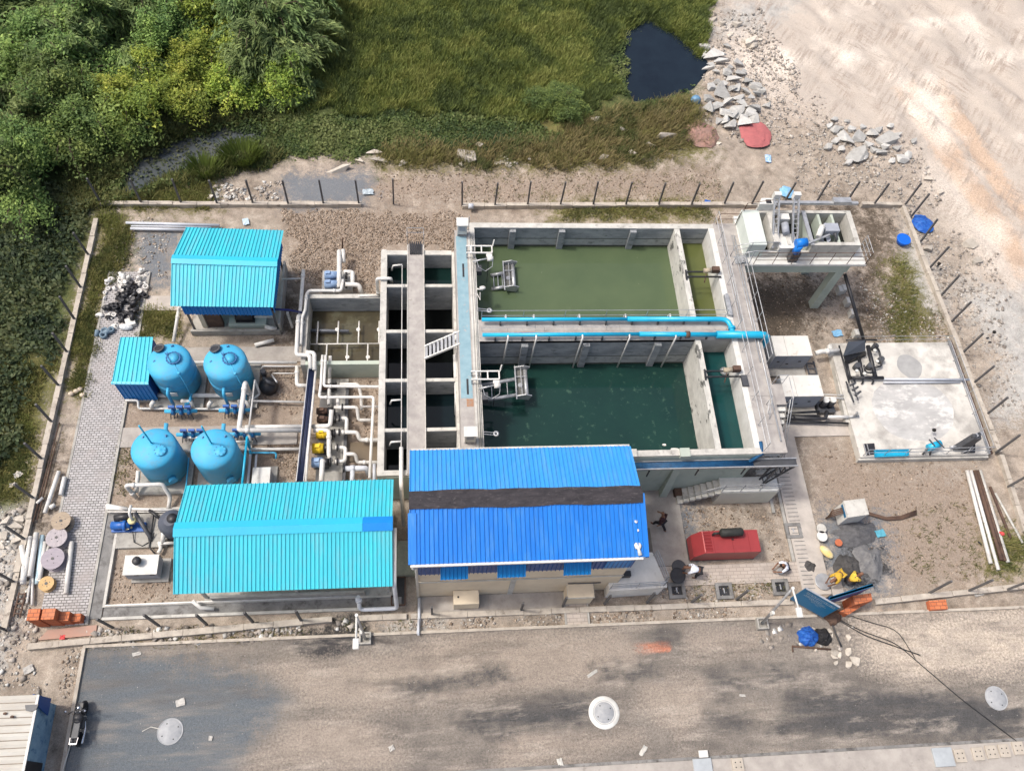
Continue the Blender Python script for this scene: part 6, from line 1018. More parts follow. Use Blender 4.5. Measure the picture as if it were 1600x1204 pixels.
m = MB().box(-1.7, -.75, 10.95, 12.6, -.05, .4); solo(m, 'mossy_block', M('mossy_concrete', (.34, .34, .26), (.25, .25, .2), 3, .9, c3=(.14, .15, .1), s3=5), 'mossy concrete block between the two big roofs', 'block')
p = at(654, 950, .3); m = MB(); m.tube(L3((655, 933, .3), (655, 965, .15), (653, 990, .15)), .07, 8).tube(L3((654, 966, .2), (654, 992, .2)), .05, 8); solo(m, 'outfall_pipe', GPVC, 'grey outfall pipe from the blue roof downpipe to the road', 'pipe')

# ------------------------------------------------------------------ street lamps
def lamp(base, top, headp, label, hz):
    b0 = at(*base); t = thing('street_lamp', label, 'street lamp', tuple(b0)); T_ = Vector((b0.x + top[0], b0.y + top[1], hz))
    m = MB()
    for s in ((-.27, -.27, .27, -.2), (-.27, .2, .27, .27), (-.27, -.2, -.2, .2), (.2, -.2, .27, .2)): m.box(b0.x + s[0], b0.x + s[2], b0.y + s[1], b0.y + s[3], -.05, .3)
    m.box(b0.x - .2, b0.x + .2, b0.y - .2, b0.y + .2, -.05, .12); m.build('footing', CON, t)
    MB().tube([b0, (b0 + T_) / 2, T_], [.075, .06, .045], 8).build('pole', STEEL, t); H_ = T_ + Vector(headp); MB().tube([T_, H_], .045, 8).build('arm', WHITE, t); MB().cbox(H_.x - .13, H_.x + .13, H_.y - .38, H_.y + .05, H_.z - .06, H_.z + .05, .03).build('lamp_head', WHITE, t)
    MB().cyl(T_ + Vector((0, 0, -.02)), .07, .1, 10).build('cap', PVC, t); mid = b0.lerp(T_, .4); MB().box(mid.x - .1, mid.x + .02, mid.y - .18, mid.y - .02, mid.z - .15, mid.z + .15).build('fuse_box', WHITE, t)
lamp((1189, 975), (-.3, .45), (.12, -.85, -.1), 'street lamp leaning over the roadside in front of the blue sign', 5.1); lamp((571, 998), (.0, -.02), (.0, -.95, -.1), 'street lamp at the black tar spill below the cyan roof', 4.9)

# ------------------------------------------------------------------ gate sign boards and brick walls at the right
s0, s1 = Vector((17.38, 9.05, 0)), Vector((18.82, 8.09, 0)); t = thing('sign_board', 'large blue sign board with lines of white writing facing the road', 'sign', tuple(s0)); up = Vector((0, 0, 1)); nrm = (s1 - s0).normalized().cross(up); nrm = nrm if nrm.y < 0 else -nrm
MB().hull4(s0 + up * .42, s1 + up * .42, s1 + up * 2.38, s0 + up * 2.38, -nrm * .06).build('panel', SIGNB, t); MB().hull4(s0 + up * 2.38 + nrm * .01, s1 + up * 2.38 + nrm * .01, s1 + up * 2.42 + nrm * .01, s0 + up * 2.42 + nrm * .01, -nrm * .08).build('top_edge', STEEL, t)
for k, (z, a, b2, hh) in enumerate(((2.12, .12, .93, .085), (1.98, .10, .95, .085), (1.80, .16, .62, .06), (1.68, .12, .74, .06), (1.56, .3, .78, .06), (1.42, .40, .70, .05), (1.28, .56, .66, .05))):
    m = MB(); f = a; rr = random.Random(k)
    while f < b2:
        w_ = rr.uniform(.018, .04)
        for q in range(rr.randint(2, 4)):      # little strokes that read as letters
            u = f + q * w_ / 4; p = s0.lerp(s1, u) + up * z + nrm * .012; p2 = p + (s1 - s0) * w_ * .14; h_ = hh * rr.uniform(.6, 1); m.add([p, p2, p2 + up * h_, p + up * h_], [(0, 1, 2, 3)])
        p = s0.lerp(s1, f) + up * (z + hh * .45) + nrm * .012; p2 = s0.lerp(s1, f + w_ * .8) + up * (z + hh * .45) + nrm * .012; m.add([p, p2, p2 + up * .018, p + up * .018], [(0, 1, 2, 3)]); f += w_ + .012
    m.build('lettering', WHITE, t)
for f in (.08, .92): MB().bar(s0.lerp(s1, f) - nrm * .1, s0.lerp(s1, f) - nrm * .1 + up * 2.3, .08).build('post', DGRY, t)
b0, b1 = Vector((18.45, 8.5, 0)), Vector((20.72, 9.05, 0)); t = thing('sign_board', 'second blue board seen edge on behind the orange brick wall', 'sign', tuple(b0)); MB().hull4(b0 + up * .5, b1 + up * .9, b1 + up * 2.4, b0 + up * 2.4, (-.02, .09, 0)).build('panel', BLUED, t); MB().hull4(b0 + up * 2.4 + Vector((0, -.02, 0)), b1 + up * 2.4 + Vector((0, -.02, 0)), b1 + up * 2.4 + Vector((-.02, .12, 0)), b0 + up * 2.4 + Vector((-.02, .12, 0)), (0, 0, -.05)).build('top_edge', SIGNB, t); 
for f in (.05, .6, .97): MB().bar(b0.lerp(b1, f) + Vector((0, .15, 0)), b0.lerp(b1, f) + Vector((0, .15, 2.45)), .08).build('post', DGRY, t)
def brickwall(label, poly, z0, z1, steps=(), name='brick_wall'):
    t = thing(name, label, 'brick wall', (poly[0][0], poly[0][1], 0)); MB().prism(poly, z0, z1).build('body', BRICK, t); MB().prism([(x * .999 + .001 * poly[0][0], y * .999 + .001 * poly[0][1]) for x, y in poly], z1, z1 + .004).build('top', BRICKT, t)
    for p2, zz in steps: MB().prism(p2, z0, zz).build('step', BRICK, t); MB().prism(p2, zz, zz + .004).build('step_top', BRICKT, t)
    return t
q = [atxy(*c, 1.2) for c in ((1332, 930), (1361, 926), (1363, 938), (1336, 944))]; q3 = [atxy(*c, .5) for c in ((1312, 955), (1334, 942), (1344, 948), (1325, 960))]
brickwall('orange brick gate wall stepping down behind the blue sign', q, 0, 1.2, [(q3, .55)])
a = [atxy(*c, .28) for c in ((1451, 938), (1478, 936), (1481, 951), (1454, 953))]; t = thing('brick_pallet', 'low flat stack of orange bricks on the roadside verge', 'brick stack', (a[0][0], a[0][1], 0)); MB().prism(a, 0, .28).build('bricks', BRICK, t); MB().prism(a, .28, .284).build('top', BRICKT, t)
A0, A1 = at(58, 958), at(134, 980); x0, x1 = at(62, 975).x, at(131, 975).x; yb = at(90, 978).y
t = thing('brick_stack', 'orange brick gate pier at the foot of the block path', 'brick stack', (x0, yb, 0))
for (u0, u1, v0, v1, zz) in ((0, .26, 0, .5, 1.35), (.3, .58, .02, .5, 1.3), (.58, .80, .05, .45, .8), (.80, 1.0, .08, .42, .5)): MB().box(x0 + u0 * (x1 - x0), x0 + u1 * (x1 - x0), yb + v0, yb + v1, 0, zz).build('pier', BRICK, t); MB().box(x0 + u0 * (x1 - x0), x0 + u1 * (x1 - x0), yb + v0, yb + v1, zz, zz + .004).build('pier_top', BRICKT, t)
m = MB().prism([atxy(*c) for c in ((75, 984), (152, 976), (150, 992), (60, 1000))], -.05, .05); struct(m, 'gate_kerb', M('brick_dust_kerb', (.44, .26, .20), (.36, .25, .2), 1.5, .9))
# ------------------------------------------------------------------ people
def skin_obj(name, verts, edges, radii, mat, parent, sub=1):
    me = bpy.data.meshes.new(name); bm = bmesh.new(); ly = bm.verts.layers.skin.verify(); vs = [bm.verts.new(v) for v in verts]
    for v, r in zip(vs, radii): v[ly].radius = (r, r) if not isinstance(r, tuple) else r
    for a, b in edges: bm.edges.new((vs[a], vs[b]))
    vs[0][ly].use_root = True; bm.to_mesh(me); bm.free(); me.materials.append(mat); o = bpy.data.objects.new(name, me); COL.objects.link(o); o.parent = parent
    sk_ = o.modifiers.new('skin', 'SKIN'); sk_.use_smooth_shade = True; ss = o.modifiers.new('sub', 'SUBSURF'); ss.levels = sub; ss.render_levels = sub; return o
POSE = dict(
 walk=dict(pel=(0, 0, .92), che=(.08, 0, 1.28), nek=(.14, 0, 1.46), hed=(.19, 0, 1.60), hip=.10, sho=(.09, .20, 1.39), kn=[(.24, .10, .50), (-.06, -.10, .48)], an=[(.28, .10, .08), (-.42, -.10, .16)], el=[(-.08, .27, 1.12), (.22, -.26, 1.12)], ha=[(-.02, .28, .88), (.42, -.2, 1.02)]),
 squat=dict(pel=(0, 0, .27), che=(.20, 0, .58), nek=(.31, 0, .76), hed=(.40, 0, .88), hip=.11, sho=(.24, .19, .70), kn=[(.38, .18, .50), (.38, -.18, .50)], an=[(.12, .15, .08), (.12, -.15, .08)], el=[(.46, .24, .48), (.46, -.24, .48)], ha=[(.66, .12, .30), (.66, -.10, .28)]),
 bend=dict(pel=(0, 0, .90), che=(.36, 0, 1.02), nek=(.54, 0, 1.02), hed=(.68, 0, .97), hip=.10, sho=(.44, .19, 1.0), kn=[(.06, .12, .48), (.02, -.12, .48)], an=[(0, .14, .08), (-.04, -.13, .08)], el=[(.55, .21, .72), (.55, -.21, .72)], ha=[(.68, .12, .46), (.68, -.12, .46)]))
def person(px, py, face, pose, label, shirt, trousers, cap=None, rise=0.):
    p = at(px, py); t = thing('person', label, 'person', (p.x, p.y, .02 + rise)); t.rotation_euler = (0, 0, face); D = POSE[pose]; V = []; E = []; Rr = []
    def add(v, r, par=None):
        V.append(Vector(v)); Rr.append(r); i = len(V) - 1
        if par is not None: E.append((par, i))
        return i
    pel = add(D['pel'], .13); wa = add(Vector(D['pel']).lerp(Vector(D['che']), .45), .115, pel); che = add(D['che'], .145, wa); nek = add(D['nek'], .055, che); h0 = Vector(D['hed']); hd = (h0 - Vector(D['nek'])).normalized()
    jaw = add(h0 - hd * .02, .085, nek); hed = add(h0 + hd * .10, .095, jaw); add(h0 + hd * .17, .06, hed)
    for s, k in ((1, 0), (-1, 1)):
        hp = add(Vector(D['pel']) + Vector((0, s * D['hip'], -.03)), .095, pel); kn = add(D['kn'][k], .062, hp); an = add(D['an'][k], .042, kn); add(Vector(D['an'][k]) + Vector((.17, 0, -.045)), .035, an)
        sx, sy, sz = D['sho']; sh = add((sx, s * sy, sz), .062, che); el = add(D['el'][k], .045, sh); e_ = Vector(D['el'][k]); h_ = Vector(D['ha'][k]); d = (h_ - e_).normalized(); wr = add(h_, .030, el); pm = add(h_ + d * .07, .034, wr)
        side = d.cross(Vector((0, 1, 0)) if abs(d.y) < .8 else Vector((1, 0, 0))).normalized(); lat = d.cross(side).normalized()
        for q, (off, ln) in enumerate(((-.030, .075), (-.010, .088), (.010, .082), (.030, .062))):
            f1 = add(h_ + d * (.085 + ln * .4) + lat * off, .0095, pm); add(h_ + d * (.08 + ln * .8) + lat * off * .9 + side * .03, .0085, f1)
        t1 = add(h_ + d * .05 + lat * -.05, .011, wr); add(h_ + d * .095 + lat * -.062 + side * .015, .009, t1)
    skin_obj('body', V, E, Rr, SKIN, t, 1)
    n_ = lambda L: [V[i] for i in L]
    # shirt: torso and upper arms; trousers: hips and legs
    sv = [V[wa].lerp(V[pel], .35), V[wa], V[che], V[nek].lerp(V[che], .45)]; se = [(0, 1), (1, 2), (2, 3)]; sr = [.150, .142, .172, .09]
    tv = [V[pel] + Vector((0, 0, .03))]; te = []; tr = [.152]
    for s, k in ((1, 0), (-1, 1)):
        a = Vector((D['sho'][0], s * D['sho'][1], D['sho'][2])); e2 = a.lerp(Vector(D['el'][k]), .95); sv += [a, e2]; se += [(2, len(sv) - 2), (len(sv) - 2, len(sv) - 1)]; sr += [.085, .066]
        hp = Vector(D['pel']) + Vector((0, s * D['hip'], -.03)); tv += [hp, Vector(D['kn'][k]), Vector(D['an'][k]).lerp(Vector(D['kn'][k]), .12)]; m_ = len(tv); te += [(0, m_ - 3), (m_ - 3, m_ - 2), (m_ - 2, m_ - 1)]; tr += [.115, .082, .062]
    skin_obj('shirt', sv, se, sr, shirt, t); skin_obj('trousers', tv, te, tr, trousers, t)
    fw = Vector((hd.z, 0, -hd.x)); 
    if fw.x < 0: fw = -fw
    hc = h0 + hd * .07; m = MB().ball(hc + hd * .055 - fw * .015, .112, .105, .085, 12, 8); hr = m.build('cap' if cap else 'hair', cap or HAIR, t)
    if cap: MB().ball(hc + hd * .05 + fw * .10, .06, .07, .014, 10, 4).build('peak', cap, hr)
    MB().ball(hc + fw * .098 - hd * .02, .018, .014, .022, 6, 4).build('nose', SKIN, t)
    for s in (1, -1): MB().ball(hc + fw * .086 + Vector((0, s * .033, 0)) + hd * .012, .011, .011, .009, 6, 4).build('eye', CLD, t); MB().ball(hc + Vector((0, s * .093, 0)) - hd * .01, .018, .012, .03, 6, 4).build('ear', SKIN, t)
    MB().ball(hc + fw * .090 - hd * .055, .01, .026, .007, 6, 4).build('mouth', M('lips', (.16, .06, .045), None, 5, .6), t)
    for k in (0, 1): a = Vector(D['an'][k]); MB().ball(a + Vector((.08, 0, -.045)), .13, .045, .035, 10, 6).build('shoe', CLD, t)
    return t
person(1028, 824, 2.2, 'walk', 'person in dark clothes and a red cap striding beside the blue roof building', CLM, CLD, HATR)
person(1086, 899, 2.9, 'bend', 'person in a pale blue shirt bending over a black tub by the platform', CLW, CLD)
person(1226, 888, 3.3, 'squat', 'person in a white shirt squatting on the block path by small bowls', CLW, CLD)
person(1303, 903, 3.7, 'bend', 'person in a yellow shirt stooping over a round pan at the mortar', GOLD, GOLD)
person(1322, 909, .35, 'squat', 'person in a pale yellow shirt crouching at the black mortar heap', CLY, CLD, CLW)
def tub(px, py, r, h, mat, label, inner=None, kind='tub'):
    p = at(px, py); t = thing(kind, label, kind, (p.x, p.y, .02)); MB().lathe([(r * .75, 0), (r, h), (r * .94, h), (r * .72, .02), (0, .02)], (p.x, p.y, .02), 24).build('shell', mat, t); MB().lathe([(r * .90, 0), (r * .9, .01), (0, .015)], (p.x, p.y, .02 + h * .7), 20).build('contents', inner or MORT, t); MB().lathe([(r * .99, 0), (r * 1.06, 0), (r * 1.06, .03), (r * .99, .03)], (p.x, p.y, h + .0), 24).build('rim', mat, t)
tub(1056, 902, .36, .4, BLK, 'round black tub beside the stooping person in pale blue'); tub(1060, 886, .34, .08, DGRY, 'shallow grey pan above the black tub', GUTM, 'pan'); tub(1285, 909, .40, .10, STEEL, 'round steel pan under the stooping person in yellow', GUTM, 'pan')
tub(1218, 893, .16, .12, STEEL, 'small bowl in front of the squatting person in white', GUTM, 'bowl'); tub(1280, 828, .24, .28, CONL, 'rusty white bucket at the upper edge of the mortar', RUST, 'bucket'); tub(1281, 840, .26, .28, WHITE, 'white bucket nearest the slotted path', DGRY, 'bucket'); tub(1308, 849, .18, .18, TERRA, 'orange pot on the grey sand', TERRA, 'pot'); tub(1408, 379, .42, .35, M('tub_blue', (.01, .13, .62), None, 2, .4), 'bright blue tub standing on the dark soil near the quarry fence', M('tub_blue_in', (.008, .09, .46), None, 2, .5))
p = at(1290, 863); m = MB(); m.ball((p.x, p.y, .12), .42, .22, .14, 14, 8); o = solo(m, 'cement_bag', M('yellow_sack', (.66, .50, .16), (.6, .55, .42), 3, .8), 'yellow cement bag lying beside the slotted path', 'bag', None, (p.x, p.y, 0)); o.rotation_euler = (0, 0, -.9)
def heap(name, px, py, rx_, ry_, hh, mat, label, seed):
    c = at(px, py); n, k = 26, 8; V = []; F = []
    for i in range(k + 1):
        f = i / k
        for j in range(n):
            a = 2 * math.pi * j / n; w_ = .45 + .9 * float(fbm(np.array([2 + math.cos(a) * 2.2]), np.array([2 + math.sin(a) * 2.2]), seed)[0]); z = hh * (1 - f * f) ** 1.2 * (.3 + 1.4 * float(fbm(np.array([f * math.cos(a) * 4 + 9]), np.array([f * math.sin(a) * 4 + 9]), seed + 1)[0])) - .03
            V.append((c.x + rx_ * f * w_ * math.cos(a), c.y + ry_ * f * w_ * math.sin(a), z))
    for i in range(k):
        for j in range(n): F.append((i * n + j, i * n + (j + 1) % n, (i + 1) * n + (j + 1) % n, (i + 1) * n + j))
    m = MB(); m.add(V, [q_[::-1] for q_ in F], True); return solo(m, name, mat, label, 'heap', None, (c.x, c.y, 0))
heap('mortar_heap', 1326, 887, .75, .75, .3, MORT, 'black wet mortar heap beside the crouching person', 3); heap('mortar_heap', 1265, 884, .42, .38, .18, MORT, 'small dark mortar heap on the block path', 6); heap('sand_heap', 1357, 876, .75, .95, .35, SAND, 'grey sand heap right of the black mortar', 8); heap('sand_heap', 1338, 832, 1.3, .75, .3, M('dark_grit', (.13, .13, .135), (.085, .085, .09), 5, .95, bump=.7, bscale=18), 'dark grit heap below the white panel box', 10)


# ------------------------------------------------------------------ motorcycle
p, p2 = at(127, 1157), at(136, 1106); t = thing('motorcycle', 'black motorcycle parked at the gravel edge beside the tin roof', 'motorcycle', tuple(p)); d = (p2 - p); d.z = 0; d.normalize(); sdv = Vector((-d.y, d.x, 0)); mc = p.lerp(p2, .5); mc.z = 0; Q = lambda a, s, z: mc + d * a + sdv * s + Vector((0, 0, z)); CHR = M('chrome', (.7, .7, .72), None, 3, .2, 1.)
for a in (-.62, .64):
    w = MB().lathe([(.22, -.05), (.30, -.05), (.31, 0), (.30, .05), (.22, .05), (.22, -.05)], Q(a, 0, .31), 24, ax=sdv).build('wheel', BLK, t); MB().lathe([(.19, -.02), (.215, -.02), (.215, .02), (.19, .02), (.19, -.02)], Q(a, 0, .31), 20, ax=sdv).build('rim', CHR, w); MB().cyl(Q(a, -.06, .31), .05, .12, 10, sdv).build('hub', DGRY, w)
MB().tube([Q(.64, .09, .31), Q(.42, .09, .95)], .025, 6).tube([Q(.64, -.09, .31), Q(.42, -.09, .95)], .025, 6).build('fork', CHR, t); MB().tube([Q(.30, .36, 1.0), Q(.42, .2, 1.02), Q(.44, -.2, 1.02), Q(.32, -.36, 1.0)], .022, 6).build('handlebar', BLK, t)
MB().ball(Q(.2, 0, .78), .22, .17, .14, 12, 8).ball(Q(.08, 0, .74), .2, .15, .12, 12, 8).build('fuel_tank', BLK, t); MB().hull4(Q(.02, -.12, .8), Q(-.62, -.13, .84), Q(-.62, .13, .84), Q(.02, .12, .8), (0, 0, -.12)).build('seat', DGRY, t); MB().box(mc.x - .16, mc.x + .16, mc.y - .2, mc.y + .25, .25, .6).build('engine', DGRY, t); MB().tube([Q(.1, -.16, .35), Q(-.2, -.19, .3), Q(-.8, -.19, .38)], [.03, .05, .06], 8).build('exhaust', CHR, t); MB().lathe([(.02, 0), (.1, .02), (.1, .1), (.06, .14)], Q(.5, 0, .9), 14, ax=d).build('headlight', CHR, t); MB().bar(Q(-.6, .16, .82), Q(-.85, .14, .86), .03).bar(Q(-.6, -.16, .82), Q(-.85, -.14, .86), .03).bar(Q(-.85, .14, .86), Q(-.85, -.14, .86), .04).build('carrier', CHR, t); MB().bar(Q(.64, -.06, .64), Q(.64, .06, .64), .3, .03).bar(Q(-.7, -.06, .64), Q(-.62, .06, .68), .25, .03).build('mudguard', BLK, t)
for s in (.3, -.3): MB().tube([Q(.36, s, 1.0), Q(.40, s * 1.25, 1.2)], .012, 5).ball(Q(.40, s * 1.3, 1.22), .06, .05, .04, 8, 5).build('mirror', CHR, t)
MB().tube([Q(-.05, .1, .3), Q(-.12, .32, .02)], .02, 5).build('kickstand', DGRY, t)

# ------------------------------------------------------------------ tin roofed hut at the lower left
Hh = thing('tin_hut', 'hut with a rust streaked white tin roof and blue sheet wall at the lower left', 'hut', (-18.5, 4, 0)); TIN = M('white_tin', (.56, .545, .49), (.46, .43, .375), 1.2, .5, c3=(.48, .34, .22), s3=1.6, w3=(.63, .85), stretch=(.4, 1.4, 1))
m = MB(); xr0, xr1, yr0, yr1 = -20.6, at(60, 1085, 2.2).x, 2.2, at(60, 1085, 2.2).y; zz = 2.25; prof = []; n = 26
for k in range(n + 1): y = yr0 + (yr1 - yr0) * k / n; prof.append((y, .06 if k % 2 else 0))
for (a, b_) in zip(prof[:-1], prof[1:]): sl = lambda y: (y - yr0) / (yr1 - yr0) * -.18; m.add([(xr0, a[0], zz + .25 + a[1]), (xr1 + sl(a[0]) * .2, a[0], zz + a[1]), (xr1 + sl(b_[0]) * .2, b_[0], zz + b_[1]), (xr0, b_[0], zz + .25 + b_[1])], [(0, 1, 2, 3)])
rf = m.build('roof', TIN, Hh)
for k in range(0, n, 2): yy = prof[k][0]; MB().hull4((xr0, yy - .012, zz + .27), (xr1, yy - .012, zz + .022), (xr1, yy + .02, zz + .022), (xr0, yy + .02, zz + .27), (0, 0, -.01)).build('shade_strip', M('groove_shade', (.30, .26, .21), (.2, .17, .14), 3, .9), rf)  # shade of the corrugation grooves, painted as darker strips in the valleys
q = at(49, 1104, 2.35); MB().prism([(q.x - .28, q.y + .1), (q.x + .25, q.y + .1), (q.x + .2, q.y - .1), (q.x + .02, q.y - .18), (q.x - .2, q.y - .12)], 2.28, 2.34).build('roof_patch', DGRY, rf)
for px, py in ((8, 1114), (19, 1119)): q = at(px, py, 2.4); MB().ball(q, .09, .06, .04, 8, 5).build('roof_stone', RUST, rf)
m = MB(); m.hull4((-16.42, 2.2, 0), (-16.42, 5.85, 0), (-16.5, 5.85, 2.18), (-16.5, 2.2, 2.18), (-.05, 0, 0)); TARP = M('faded_blue_sheet', (.19, .31, .42), (.26, .40, .50), 3.2, .7, bump=.8, bscale=5, c3=(.10, .21, .33), s3=4, w3=(.55, .62)); wl = m.build('wall', TARP, Hh); MB().hull4((-16.395, 2.9, .3), (-16.395, 3.5, .3), (-16.47, 3.5, 2.0), (-16.47, 2.9, 2.0), (-.03, 0, 0)).build('window', BLK, wl)
MB().box(-20.5, -16.5, 5.75, 5.85, 0, 2.15).box(-20.5, -16.5, 2.2, 2.3, 0, 2.15).build('wall', TARP, Hh); MB().hull4((-16.3, 5.3, .9), (-16.3, 5.98, .9), (-16.45, 5.98, 2.25), (-16.45, 5.7, 2.25), (-.06, 0, 0)).build('flap', BLUED, Hh); MB().bar((xr1 + .03, yr0, zz + .03), (xr1 + .03, yr1, zz + .03), .1, .05).build('roof_edge', WHITE, Hh)
m = MB(); m.tube(L3((115, 1145, .1), (98, 1204, .1)), .03, 6); solo(m, 'long_bamboo', CONL, 'thin pale pole lying along the kerb by the tin hut', 'pole')

# ------------------------------------------------------------------ cable drums, pipes and ladder by the block path
def drum(px, py, r, h, mat, label, tilt=(.0, .0)):
    p = at(px, py, h); t = thing('cable_drum', label, 'cable drum', (p.x, p.y, 0), 'wooden cable drums'); c = Vector((p.x, p.y, 0)); 
    MB().cyl((p.x, p.y, h - .06), r, .06, 28).build('top_flange', mat, t); MB().cyl((p.x, p.y, 0), r, .06, 28).build('bottom_flange', mat, t); MB().cyl((p.x, p.y, .06), r * .55, h - .12, 20).build('core', RUST, t); MB().cyl((p.x, p.y, h - .01), .07, .025, 12).build('hole', BLK, t)
    for k in range(4): a = .4 + k * 1.57; MB().cyl((p.x + r * .45 * math.cos(a), p.y + r * .45 * math.sin(a), h), .025, .012, 6).build('bolt', DGRY, t)
    t.rotation_euler = (tilt[0], tilt[1], 0)
drum(95, 813, .44, .55, WOOD, 'brown wooden cable drum farthest up beside the block path'); drum(88, 839, .48, .5, WOODG, 'middle grey wooden cable drum between two others'); drum(82, 872, .52, .5, M('mauve_drum_wood', (.37, .33, .36), (.30, .27, .30), 5, .85, stretch=(1, 4, 1)), 'largest mauve grey cable drum nearest the white pipes'); drum(72, 911, .34, .35, WOODY, 'small tan wooden cable drum above the orange brick pier')
def stick(a, c, r, label, mat=PVC, group=None, name='loose_pipe', cat='pipe', z=.08): m = MB().tube([at(*a, z + r), at(*c, z + r)], r, 9); return solo(m, name, mat, label, cat, group, tuple(at(*a, z + r)))
stick((92, 736), (70, 801), .10, 'long white pipe lying in the trench strip beside the block path'); stick((101, 745), (95, 773), .11, 'short white pipe touching the block path edge'); stick((67, 777), (57, 786), .07, 'tiny white pipe end lying across the fence beam'); stick((86, 788), (78, 793), .11, 'stubby white pipe piece beside the long white pipe')
stick((112, 846), (103, 927), .11, 'long white pipe lying alone on the block paving'); stick((398, 539), (428, 531), .11, 'grey white pipe offcut on the cross path near the pump shed')
for i, (a, c, r) in enumerate((((34, 852), (40, 890), .13), ((48, 838), (38, 900), .11), ((57, 832), (47, 900), .12), ((66, 836), (58, 912), .11), ((71, 846), (62, 905), .10), ((44, 870), (36, 908), .12), ((52, 880), (50, 945), .06), ((78, 850), (60, 892), .07), ((38, 884), (36, 912), .13), ((57, 850), (42, 942), .05))): stick(a, c, r, 'white plastic pipe in the loose heap beside the cable drums', PVC if i != 3 else M('pale_aqua_pipe', (.55, .72, .78), None, 2, .5), 'white pipes heaped by the drums', z=.05 + .1 * (i % 3))
stick((58, 905), (70, 907), .1, 'pale pipe end poking out under the tan drum'); m = MB(); 
for (a, c) in (((30, 925), (21, 963)), ((40, 925), (31, 964))): m.bar(at(*a, .15), at(*c, .15), .06)
for k in range(5): f = (k + .3) / 5; m.bar(at(30, 925, .17).lerp(at(21, 963, .17), f), at(40, 925, .17).lerp(at(31, 964, .17), f), .05)
solo(m, 'ladder', RUST, 'dark ladder lying below the heap of white pipes', 'ladder')
for i, (a, c, r, lab) in enumerate((((197, 348), (343, 352), .085, 'long grey pipe lying behind the pump shed'), ((204, 357), (300, 359), .085, 'grey pipe lying nearest the pump shed roof'), ((205, 353), (330, 355), .05, 'thin mauve pipe between two long grey pipes'))): stick(a, c, r, lab, GPVC)
for a, c in (((93, 660), (52, 815)), ((88, 690), (58, 812))): stick(a, c, .03, 'thin brown pipe along the trench beside the fence beam', RUST, 'thin pipes in the trench')
m = MB()
for k, (px, py) in enumerate(((112, 616), (120, 612), (126, 609), (130, 618))): q = at(px, py); m.ball((q.x, q.y, .08), .16, .13, .12, 7, 5)
solo(m, 'sand_bag', M('pale_rag', (.66, .55, .42), (.5, .42, .33), 6, .9, bump=.5), 'crumpled pale sack lying left of the block path', 'sack')
# ------------------------------------------------------------------ heap of pipe fittings on the paving
def fitting(kind, mat, r):
    m = MB()
    if kind == 0: m.lathe([(r * .62, 0), (r, 0), (r, r * 1.1), (r * .62, r * 1.1), (r * .62, 0)], (0, 0, 0), 16)
    elif kind == 1: m.tube([(0, 0, 0), (0, 0, r * 1.4), (r * 1.6, 0, r * 1.5)], r * .75, 10, r * 1.2)
    elif kind == 2: m.tube([(-r * 1.4, 0, r * .7), (r * 1.4, 0, r * .7)], r * .65, 10); m.tube([(0, 0, r * .7), (0, 0, r * 2.0)], r * .6, 10)
    else: m.lathe([(r * .5, 0), (r * 1.25, 0), (r * 1.25, .05), (r * .7, .05), (r * .66, r), (r * .5, r), (r * .5, 0)], (0, 0, 0), 16)
    return m
FP = {}
FITS = []
for k in range(20): FITS.append((random.uniform(172, 205), random.uniform(432, 452), 'w'))
for k in range(12): FITS.append((random.uniform(216, 230), random.uniform(424, 460), 'w'))
for px, py in ((170, 452), (178, 452), (165, 458), (164, 466), (164, 484), (168, 444), (205, 466), (178, 506), (176, 498), (182, 511), (190, 510), (160, 495), (169, 495), (179, 493)): FITS.append((px, py, 'w'))
for k in range(30): FITS.append((random.uniform(194, 212), random.uniform(445, 468), 'b'))
for k in range(26): FITS.append((random.uniform(170, 210), random.uniform(474, 505), 'b'))
for px, py in ((224, 461), (228, 463), (218, 466), (214, 470), (186, 464), (190, 466)): FITS.append((px, py, 'b'))
for px, py in ((165, 519), (155, 521), (163, 525), (175, 517), (170, 522)): FITS.append((px, py, 'g'))
FL = {'w': ('small white pipe fitting among the fittings laid out on the far end of the paving', 'white pipe fittings on the paving', PVC), 'b': ('black plastic pipe fitting in the tangled heap on the far end of the paving', 'black pipe fittings on the paving', BLK), 'g': ('blue grey pipe coupling at the near end of the fittings on the paving', 'blue grey couplings on the paving', M('blue_grey_coupling', (.10, .16, .21), (.2, .27, .33), 6, .5))}
for i, (px, py, c) in enumerate(FITS):
    k = random.randrange(4) if c != 'g' else 0; key = (k, c); r = {'w': .13, 'b': .15, 'g': .2}[c]; z = .035 + (random.random() * .25 if c == 'b' and random.random() < .5 else 0)
    if key not in FP: m = fitting(k, FL[c][2], r); FP[key] = solo(m, 'pipe_fitting', FL[c][2], FL[c][0], 'pipe fitting', FL[c][1], None); o = FP[key]
    else: o = FP[key].copy(); COL.objects.link(o)
    q = at(px, py, z); o.location = q; o.rotation_euler = (random.choice((0, 0, 1.4)) if k != 0 else random.choice((0, 0, 0, 1.2)), random.uniform(-.3, .3), random.random() * 6.28); o.scale = (random.uniform(.8, 1.25),) * 3
p = at(204, 502, .3); m = MB().box(p.x - .28, p.x + .22, p.y - .22, p.y + .25, .04, .3); o = solo(m, 'white_carton', WHITE, 'white carton at the near edge of the fittings heap', 'carton', None, (p.x, p.y, 0)); o.rotation_euler = (0, 0, .35)
p = at(197, 510, .2); m = MB().ball((p.x, p.y, .15), .38, .2, .16, 12, 7); solo(m, 'plastic_bag', M('translucent_bag', (.62, .65, .66), (.5, .53, .55), 7, .4, bump=.8), 'pale plastic bag below the black fittings', 'bag', None, (p.x, p.y, 0))

